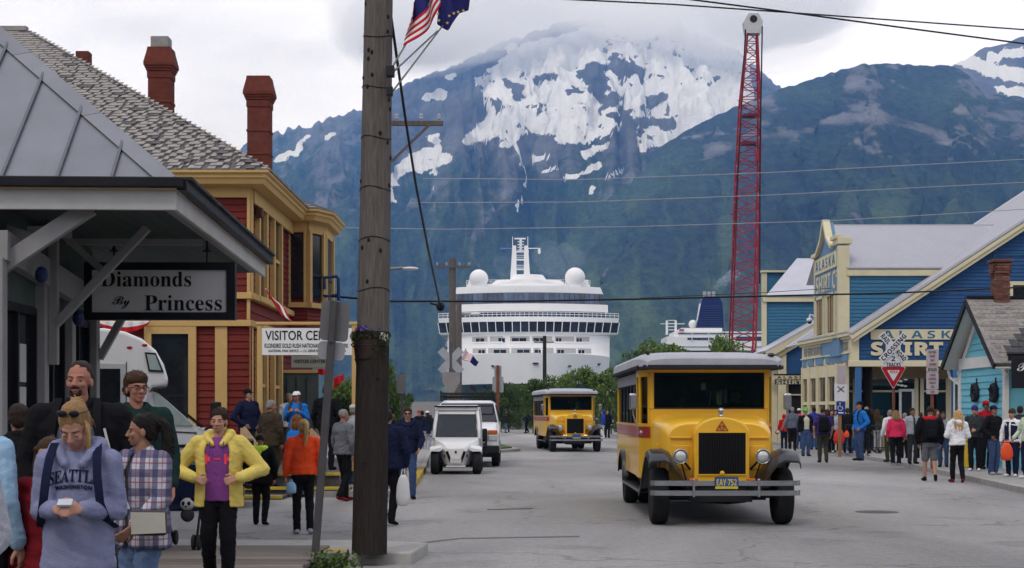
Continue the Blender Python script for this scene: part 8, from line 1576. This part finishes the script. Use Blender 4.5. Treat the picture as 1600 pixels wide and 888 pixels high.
person('person in pale cap behind the grey sweatshirt man', 553, 33, .1, 1.72, 150, 'lgrey', 'jean', 'short:grey:cap=cream', ('down', 'down'), 0, 'f', 0)
person('grey haired onlooker in the depot doorway behind the blue jacket', 452, 36, .45, 1.66, 20, 'white', 'charcoal', 'short:grey', ('down', 'down'), 0, 'f', 0)
for a in (('left of two distant strollers, black coat, beyond the small electric car', 660, 64, 0, 1.7, 170, 'black:jacket', 'black', 'short:black'), ('right of two distant strollers, navy coat and white cap by the electric car', 668, 63, 0, 1.68, 175, 'navy:jacket', 'lgrey', 'short:dark:cap=white'), ('tiny figure in red cap among the strollers beyond the electric car', 655, 70, 0, 1.7, 20, 'black', 'black', 'short:dark:cap=red')): person(*a)
for a in (('distant pedestrian in dark coat right of the white van', 790, 118, 0, 1.7, 90, 'black:jacket', 'ljean', 'short:brown'), ('distant pedestrian in dark striped sweater in mid street', 823, 116, 0, 1.72, -60, 'navy', 'black', 'short:dark', ('fwd', 'back'), .6), ('distant figure in black just left of the small yellow bus', 834, 114, 0, 1.74, 100, 'black:jacket', 'black', 'short:dark'), ('second distant figure in brown right of the van, beside the dark coat', 781, 122, 0, 1.68, 60, 'brown', 'charcoal', 'short:dark'), ('figure in blue raincoat with pale trousers between the two yellow buses', 942, 94, 0, 1.72, -80, 'royal:jacket:puffy', 'white', 'short:dark', ('down', 'down'), 0, 'f', 0, (0, 0), .84, 1.0, None, 'white', 0, 1, False, 'royal'), ('dark clad figure right of the blue raincoat between the buses', 949, 96, 0, 1.74, 10, 'black:jacket', 'black', 'short:dark')): person(*a)
# pavement on the right
SW = .12
G_ = 'crowd outside the blue shops'
def crowd(label, px, feet, ht, yaw, top, legs, hair, arms=('down', 'down'), z0=SW, **k): return person(label, px, fr(feet, z0), z0, ht, yaw, top, legs, hair, arms, group=None, near=k.pop('near', 1 if feet > 718 else 0), **k)
crowd('child in bright red hooded jacket beside the nearer bus mirror', 1225, 702, 1.42, 175, 'red:jacket', 'navy', 'short:dark', hood='red')
crowd('grey haired man in navy jacket next to the red hooded child', 1238, 705, 1.72, 170, 'slate:jacket', 'black', 'short:grey')
crowd('person in pink jacket and white cap left of the green hat', 1249, 704, 1.66, 150, 'pink:jacket', 'jean', 'short:dark:cap=white', shoes='white')
crowd('man in bright green hat and black jacket over grey shirt at the kerb', 1259, 713, 1.78, 10, 'black:open:wide:u=cream', 'jean', 'crop:dark:hat=green', ('down', 'down'), 0.0)
crowd('woman in violet top in the queue behind the green hat', 1272, 703, 1.72, 170, 'royal:jacket', 'jean', 'short:dark')
crowd('man in navy shirt and dark trousers walking away with a black pack', 1286, 723, 1.80, 176, 'violet', 'olive', 'crop:dark', ('down', 'down'), 0.0, walk=.25, sleeve=.3, build=1.15)
crowd('woman in dark blue jacket behind the wheelchair sign', 1299, 707, 1.62, 20, 'navy:jacket', 'black', 'bob:dark')
crowd('person in pale grey top holding a red bag by the wheelchair sign', 1306, 707, 1.62, -10, 'lgrey:jacket', 'black', 'short:dark', shoes='white')
crowd('person all in black right of the wheelchair sign post', 1324, 708, 1.68, 160, 'black:jacket:puffy', 'black', 'short:brown')
crowd('tall man in bright blue jacket and dark cap facing left on the pavement', 1343, 720, 1.86, -70, 'blue:jacket:puffy', 'jean', 'crop:dark:cap=black', ('pocket', 'pocket'))
crowd('man in black close behind the tall blue jacket', 1354, 709, 1.72, 160, 'black:jacket', 'black', 'short:grey')
crowd('woman with dark hair in black beside the crowd barrier', 1362, 706, 1.64, 190, 'charcoal:jacket', 'black', 'bob:dark')
crowd('brown haired woman in olive jacket beside the crowd barrier', 1371, 707, 1.64, 150, 'olive:jacket', 'lgrey', 'long:brown')
crowd('taller man in olive jacket in front of the shop window', 1385, 700, 1.86, 15, 'olive:jacket', 'black', 'short:dark', skin='t')
crowd('person in white and navy jacket behind the pink jacketed woman', 1390, 722, 1.60, 200, 'white:jacket', 'olive', 'short:grey')
crowd('blonde woman in bright pink jacket and black trousers facing away', 1400, 727, 1.58, 172, 'pink:jacket:puffy', 'black', 'bob:sandy', shoes='lgrey')
crowd('person in white behind the right shoulder of the pink jacket', 1413, 716, 1.50, 190, 'white:jacket', 'black', 'short:grey')
crowd('man in grey open jacket facing the camera near the yield sign', 1426, 725, 1.66, 12, 'lgrey:open:u=charcoal', 'charcoal', 'short:dark', ('down', 'fwd'), skin='t')
crowd('man in black jacket with red hood and grey shorts stepping off the kerb', 1453, 752, 1.80, 174, 'black:jacket:puffy', 'grey', 'crop:dark', ('down', 'down'), 0.0, walk=.55, collar='red', short=True, build=1.18)
crowd('woman in grey striped sweater beside the long haired blonde', 1474, 730, 1.56, -20, 'lgrey', 'jean', 'pony:dark', ('down', 'front'), skin='t')
crowd('woman with long blonde hair in white sweatshirt and black leggings facing away', 1496, 754, 1.71, 180, 'white:hoodie', 'black:tight', 'long:blonde', ('front', 'front'), 0.0, walk=.35, shoes='maroon')
crowd('person in navy beanie and dark jacket looking down at hands', 1523, 736, 1.70, -25, 'charcoal:jacket:puffy', 'black', 'short:dark:beanie=violet', ('down', 'front'), shoes='white', head=(0, 10))
crowd('man in red cap and red hood in front of the turquoise wall', 1541, 733, 1.84, 15, 'red:jacket', 'black', 'crop:dark:cap=red', skin='d')
crowd('man in black jacket and blue jeans with dark cap by the turquoise wall', 1553, 742, 1.70, 30, 'black:jacket:puffy', 'jean', 'crop:dark:cap=navy', ('pocket', 'down'), shoes='lgrey', skin='t')
crowd('woman in white sleeves and navy vest holding an orange bag', 1581, 745, 1.61, -40, 'white', 'navy', 'short:brown:beanie=brown', ('bag', 'down'), shoes='white')
crowd('person in pale green jacket cut by the right picture edge', 1606, 748, 1.68, -70, 'palegreen:jacket', 'navy', 'short:dark', ('fwd', 'down'), shoes='white')
crowd('person in dark coat behind the pale green jacket', 1594, 738, 1.70, 160, 'charcoal:jacket', 'black', 'short:dark')
for a in (('woman in dark coat between violet shirt and wheelchair sign', 1293, 704, 1.64, 165, 'charcoal:jacket', 'black', 'bob:brown'), ('man in brown jacket at the back of the queue by the blue post', 1332, 703, 1.76, 15, 'brown:jacket', 'jean', 'short:grey'), ('woman in maroon top behind the tall blue jacket and its rucksack', 1349, 702, 1.62, 200, 'maroon:jacket', 'black', 'long:dark'), ('man in black cap waiting right behind the crowd barrier', 1378, 703, 1.74, -30, 'black:jacket', 'jean', 'short:dark:cap=black'), ('boy in navy jacket behind the grey jacketed man', 1438, 716, 1.52, 190, 'navy:jacket', 'black', 'short:brown'), ('woman in charcoal coat looking out behind the striped sweater', 1464, 718, 1.62, 30, 'charcoal:jacket', 'black', 'long:brown'), ('man in dark jacket in the gap left of the navy beanie', 1511, 722, 1.72, 170, 'slate:jacket', 'jean', 'short:dark'), ('person in black hood between black jacket and navy vest', 1567, 730, 1.68, 160, 'black:jacket', 'black', 'short:dark')): crowd(*a)
person('driver in dark clothes behind the windscreen of the nearer bus', 1150, 25.4, .45, 1.62, 0, 'charcoal', 'black', 'short:dark', ('fwd', 'fwd'), 0, 't', 0)
person('passenger in dark clothes behind the left of the nearer windscreen', 1062, 25.9, .40, 1.60, 0, 'black', 'black', 'short:brown', ('down', 'down'), 0, 'f', 0)
# apply the remesh, then ripple the cloth
bpy.context.view_layer.update(); _dg = bpy.context.evaluated_depsgraph_get()
from mathutils import noise as mnoise
_new = [(o, wob, bpy.data.meshes.new_from_object(o.evaluated_get(_dg))) for o, wob in REM]
for o, wob, me in _new:
    o.modifiers.clear(); o.data = me; me.name = o.name; me.shade_smooth()
    if wob and len(me.vertices):
        n = len(me.vertices); co = np.zeros(n*3); me.vertices.foreach_get('co', co); co = co.reshape(-1, 3); no = np.zeros(n*3); me.vertices.foreach_get('normal', no); no = no.reshape(-1, 3)
        k = random.uniform(0, 50); dx = fbm(co[:, 0]*7+k+co[:, 2]*5, co[:, 2]*11+co[:, 1]*8+k, 3, int(k))-.5
        dy = fbm(co[:, 0]*16+co[:, 1]*13+k, co[:, 2]*24+co[:, 0]*9+k, 2, int(k)+3, .5, True)-.55
        co += no*((dx*1.5+dy*1.15)*wob)[:, None]; me.vertices.foreach_set('co', co.ravel()); me.update()
def wrinkle(o, wob):
    me = o.data; n = len(me.vertices); co = np.zeros(n*3); me.vertices.foreach_get('co', co); co = co.reshape(-1, 3); no = np.zeros(n*3); me.vertices.foreach_get('normal', no); no = no.reshape(-1, 3); k = random.uniform(0, 50)
    co += no*((fbm(co[:, 0]*9+k, co[:, 2]*14+co[:, 1]*8, 3, 4)-.5)*wob)[:, None]; me.vertices.foreach_set('co', co.ravel()); me.update()
for o, wob, me in _new:
    if o.name.split('.')[0] != 'hair' or len(me.polygons) < 2600: continue
    r_ = random.Random(len(me.polygons)); mb = MB(); top_z = max(v.co.z for v in me.vertices)
    for k in range(420):
        pl = me.polygons[r_.randrange(len(me.polygons))]; c, n_ = pl.center.copy(), pl.normal.copy()
        if n_.z < -.5 or c.y < -.02: continue
        fl = Vector((c.x*.9+r_.uniform(-.03, .03), .16+r_.uniform(-.05, .05), -.13)); fl = fl-n_*fl.dot(n_)
        if fl.length < .02: continue
        fl.normalize(); L_ = r_.uniform(.03, .075); c += n_*.0005
        mb.path([c, c+fl*L_*.5+n_*.004, c+fl*L_-n_*.001], [.0016, .0022, .0006], 4)
    h_ = me.materials[0].name.split('_')[1]; b_ = HC.get(h_, HC['dark']); tag(mb.build('hair_strand', mhair(tuple(min(1, q*1.7+.006) for q in b_), h_+'_light'), o), kind='stuff')
# loose lock of hair over the girl's shoulder
g0 = PEOPLE[list(PEOPLE)[0]]; mb = chain(MB(), [((.070, -.01, 1.665), .012), ((.082, -.035, 1.60), .014), ((.078, -.062, 1.52), .013), ((.07, -.075, 1.46), .006)], 8); mb.v = [tuple(g0['H'](q)*g0['s']) for q in mb.v]; mb.build('hair_lock', mhair(HC['blonde'], 'blonde'), g0['root'], smooth=True)
# lettering on the sweatshirt: laid on the cloth
def on_cloth(p, part, body, cx, cz, w, h, m, arch=0.0):
    d = PEOPLE[p]; root = d['root']; o = [c for c in root.children if c.name.split('.')[0] == part][0]; bv = BVHTree.FromPolygons([v.co for v in o.data.vertices], [q.vertices for q in o.data.polygons])
    def fn(a, b_, c):
        xx, zz = cx-w/2+a, cz+b_-arch*((a/w-.5)*2)**2*h; hit = bv.ray_cast(Vector((xx, -1, zz)), Vector((0, 1, 0)))[0]; y = hit.y if hit else -.15; return (xx, y-.003-c, zz)
    return text(body, m, o, (0, 0, 0), w, h, fn=fn, world=False)
g_ = list(PEOPLE)[0]
on_cloth(g_, 'top', serif('SEATTLE'), .0, 1.20, .25, .062, C_('navy'), .35); on_cloth(g_, 'top', bold('WASHINGTON'), .0, 1.165, .18, .021, C_('navy'), .4)
backpack(g_, 'navy', 'navy backpack straps over the shoulders of the girl in the lettered sweatshirt')
# phone, sunglasses on her hair, under-arm clutch, stroller, bags
p0 = PEOPLE[g_]; rt = p0['root']; ph = thing('phone', 'small pale phone held in both hands by the girl in the sweatshirt', 'phone', (0, 0, 0)); v = rigid(g_, MB().box((0, -.325, 1.21), (.075, .05, .012), 0, Euler((R(35), 0, 0)).to_matrix())); v.build('case', mat('pale_phone', (.45, .48, .52), .3), ph)
mb = MB()
for q in (-1, 1): mb.ell((q*.034, -.046, 1.748), (.03, .016, .02), 12, 8); mb.tube((q*.06, -.04, 1.745), (q*.083, .04, 1.71), .003)
mb.tube((-.01, -.056, 1.752), (.01, -.056, 1.752), .003); mb.v = [tuple(p0['H'](q)*p0['s']) for q in mb.v]; mb.build('sunglasses', m_black, rt, smooth=True)
m_ = [k for k in PEOPLE if 'goatee' in k][0]; d_ = PEOPLE[m_]; mb = MB(); chain(mb, [((-.032, -.072, 1.565), .008), ((-.026, -.074, 1.545), .012), ((0, -.076, 1.536), .014), ((.026, -.074, 1.545), .012), ((.032, -.072, 1.565), .008)], 8); chain(mb, [((-.026, -.088, 1.582), .006), ((0, -.094, 1.584), .006), ((.026, -.088, 1.582), .006)], 8); mb.v = [tuple(d_['H'](q)*d_['s']) for q in mb.v]; mb.build('beard', mhair(HC['dark'], 'dark'), d_['root'], smooth=True)
jk = [c for c in d_['root'].children if c.name.startswith('jacket')][0]; bv = BVHTree.FromPolygons([q.co for q in jk.data.vertices], [q.vertices for q in jk.data.polygons]); s_ = d_['s']
def yoke(z, xx): h = bv.ray_cast(Vector((xx*s_, -1, z*s_)), Vector((0, 1, 0)))[0]; return Vector((xx*s_, (h.y if h else -.1)-.012, z*s_))
n_ = 8; mb = MB(); mb.loft([[yoke(z, lerp(-x_, x_, k/n_)) for k in range(n_+1)]+[yoke(z, lerp(x_, -x_, k/n_))+Vector((0, .03, 0)) for k in range(n_+1)] for z, x_ in [(lerp(.93, 1.44, k/14), lerp(.15, .075, (k/14)**2)) for k in range(15)]]).build('chest_panel', C_('slate2'), jk, smooth=True)
backpack(m_, 'black', 'black pack straps on the broad man with the goatee')
y_ = [k for k in PEOPLE if 'yellow raincoat' in k][0]; shirt = 'shirt'
r_o = [c for c in PEOPLE[y_]['root'].children if c.name.startswith('shirt')][0]; bv2 = BVHTree.FromPolygons([q.co for q in r_o.data.vertices], [q.vertices for q in r_o.data.polygons]); s_ = PEOPLE[y_]['s']; m_neon = mat('neon_red_print', (.85, .06, .10), .7)
def patch(x0, x1, z0, z1):
    def yq(xx, z): h = bv2.ray_cast(Vector((xx, -1, z)), Vector((0, 1, 0)))[0]; return (h.y if h else -.12)-.004
    n = 4; mb = MB(); mb.loft([[Vector((xx, yq(xx, z0), z0)), Vector((xx, yq(xx, z1), z1)), Vector((xx, yq(xx, z1)+.003, z1)), Vector((xx, yq(xx, z0)+.003, z0))] for xx in [lerp(x0, x1, k/n) for k in range(n+1)]]); return mb.build('print_patch', m_neon, r_o)
for a in ((-.115, -.085, 1.06, 1.15), (-.082, -.062, 1.085, 1.125), (-.03, .03, 1.10, 1.112), (.062, .082, 1.06, 1.15), (.085, .115, 1.085, 1.125)): patch(a[0]*1.0, a[1], a[2]+.03, a[3]+.03)
for q in (-1, 1): PEOPLE_ = None; MB().path([(q*.06, -.14*s_, 1.43*s_), (q*.055, -.16*s_, 1.33*s_)], .004, 5).build('drawstring', C_('violet'), r_o)
pk = [k for k in PEOPLE if 'plaid' in k][0]; kb = thing('clutch_bag', 'cream notebook bag on a strap carried by the woman in plaid', 'bag', (0, 0, 0)); rw = PEOPLE[pk]['root'].matrix_world if False else None
bx, by, bz_ = PX(232, 9.2), 9.2, PZ(815, 9.25); kb.location = (bx, by, bz_)
MB().b2(-.10, .11, -.04, .03, -.08, .07).build('bag_body', mat('bag_dark_leather', (.05, .04, .035), .6), kb, bevel=.015); MB().slab((-.09, -.045, -.07), (.115, -.05, -.06), (.11, -.05, .06), (-.095, -.045, .062), .008).build('pages', mat('paper_cream', (.40, .385, .34), .8), kb); MB().path([(-.11, -.03, .08), (-.2, -.02, .32), (-.27, .02, .56)], .008, 6).build('strap', mat('pale_strap', (.4, .38, .35), .6), kb)
st = thing('stroller', 'dark folding stroller with a plush toy beside the woman in the yellow raincoat', 'stroller', (PX(287, 17.4), 17.4, BWZ))
for x in (-.2, .2): MB().path([(x, .35, 1.0), (x, .2, .85), (x, -.25, .12)], .014, 6).build('frame_tube', m_iron, st, smooth=True); MB().tube((x, -.2, .5), (x, .35, .12), .014).build('frame_tube', m_iron, st)
for x in (-.2, .2):
    for y in (-.27, .36):
        for o_ in (-.03, .03): wheel(st, (x+o_, y, .085), tyre(.085, .035, m_iron)) if (x, y, o_) == (-.2, -.27, -.03) else (lambda w: w)(dup([c for c in st.children if c.name.startswith('wheel')][0], (x+o_, y, .085), parent=st))
MB().slab((-.18, -.12, .42), (.18, -.12, .42), (.18, .22, .45), (-.18, .22, .45), .03).build('seat', C_('navy'), st); MB().slab((-.18, .22, .45), (.18, .22, .45), (.18, .34, .92), (-.18, .34, .92), .03).build('backrest', C_('navy'), st); MB().tube((-.2, .36, 1.0), (.2, .36, 1.0), .015).build('handle', m_iron, st)
ty = thing('plush_toy', 'black and white plush toy sitting in the stroller', 'toy', (PX(291, 17.2), 17.25, PZ(788, 17.25)))
ty.scale = (.72,)*3; m_pw = mat('plush_white', (.4, .39, .38), .9, 0, 40, .2)
MB().ell((0, 0, 0), (.11, .1, .1), 14, 10).build('head', m_pw, ty, smooth=True)
for q in (-1, 1): MB().ell((q*.09, 0, .085), .04, 10, 8).build('ear', C_('black'), ty, smooth=True); MB().ell((q*.042, -.085, .015), (.028, .02, .034), 10, 8).build('eye_patch', C_('black'), ty, smooth=True)
MB().ell((0, -.1, -.03), (.02, .015, .014), 8, 6).build('nose', C_('black'), ty, smooth=True); MB().ell((0, .02, -.17), (.11, .09, .11), 12, 8).build('body', C_('charcoal'), ty, smooth=True)
def bag(nm, label, px, py, Y, w, h, m, seed=1):
    r2 = random.Random(seed); t = thing(nm, label, 'bag', P(px, py, Y)); rs2 = [[Vector((math.cos(a)*w/2*k*(1+r2.uniform(-.08, .08)), math.sin(a)*w*.22*k*(1+r2.uniform(-.1, .1)), -h*f)) for a in [2*math.pi*j/14 for j in range(14)]] for f, k in ((0, .35), (.12, .7), (.35, .95), (.7, 1.05), (.95, .9), (1, .5))]
    MB().loft(rs2).build('bag_body', m, t, smooth=True); MB().path([(-w*.15, 0, -.01), (-w*.06, 0, h*.18), (w*.06, 0, h*.18), (w*.15, 0, -.01)], .008, 5).build('handle', m, t); return t
bag('shopping_bag', 'white plastic shopping bag hanging by the man stepping from behind the pole', 630, 742, 22.7, .20, .46, mat('thin_white_plastic', (.6, .6, .6), .35))
bag('shopping_bag', 'orange red carrier bag held by the woman in the navy vest', 1573, 692, 36.6, .28, .42, mat('orange_plastic', (.75, .09, .03), .4), 2)
bag('shopping_bag', 'red bag carried in the queue near the wheelchair sign', 1311, 672, 56, .4, .5, mat('red_plastic', (.5, .03, .03), .45), 3)
bag('shopping_bag', 'small orange bag beside the tall man in the blue jacket', 1323, 674, 48.2, .16, .2, mat('orange_plastic', (.75, .09, .03)), 4)
bag('cloth_bundle', 'light blue bundle held at the hip near the orange jacket', 455, 753, 21.0, .14, .16, C_('sky'), 5)
def P2(sub): return [k for k in PEOPLE if sub in k][0]
backpack(P2('walking away with a black pack'), 'black', 'black rucksack on the man in navy shirt walking away', .34, .5); backpack(P2('red hood and grey shorts'), 'black', 'black rucksack on the man in grey shorts', .30, .46); backpack(P2('tall man in bright blue'), 'black', 'black rucksack on the tall man in the bright blue jacket', .34, .5, 1.28, .2); backpack(P2('blue jacket and white visor'), 'olive', 'daypack straps on the woman in the blue jacket and visor', .28, .4)
backpack(P2('reddish hair'), 'blue', 'light blue rucksack on the girl with reddish hair', .28, .4)
pv = PEOPLE[P2('navy vest')]; wv = MB(); cshell(wv, [(.94, .196, .156, 0, .012), (1.1, .185, .15, 0, .004), (1.3, .205, .158, 0, .006), (1.43, .165, .12, 0, .012)], 8, .02); wv.v = [tuple(Vector(q)*pv['s']) for q in wv.v]; wv.build('vest', C_('navy'), pv['root'], smooth=True)
cmr = PEOPLE[P2('raising a camera')]; w = cmr['wr'][1]; cp = thing('camera', 'small camera held up by the pale blue sleeve at the left edge', 'camera', (0, 0, 0)); rigid(P2('raising a camera'), MB().box(w+Vector((.0, -.06, .10)), (.03, .06, .10))).build('camera_body', mat('silver_camera', (.35, .36, .38), .3, .5), cp, bevel=.006)
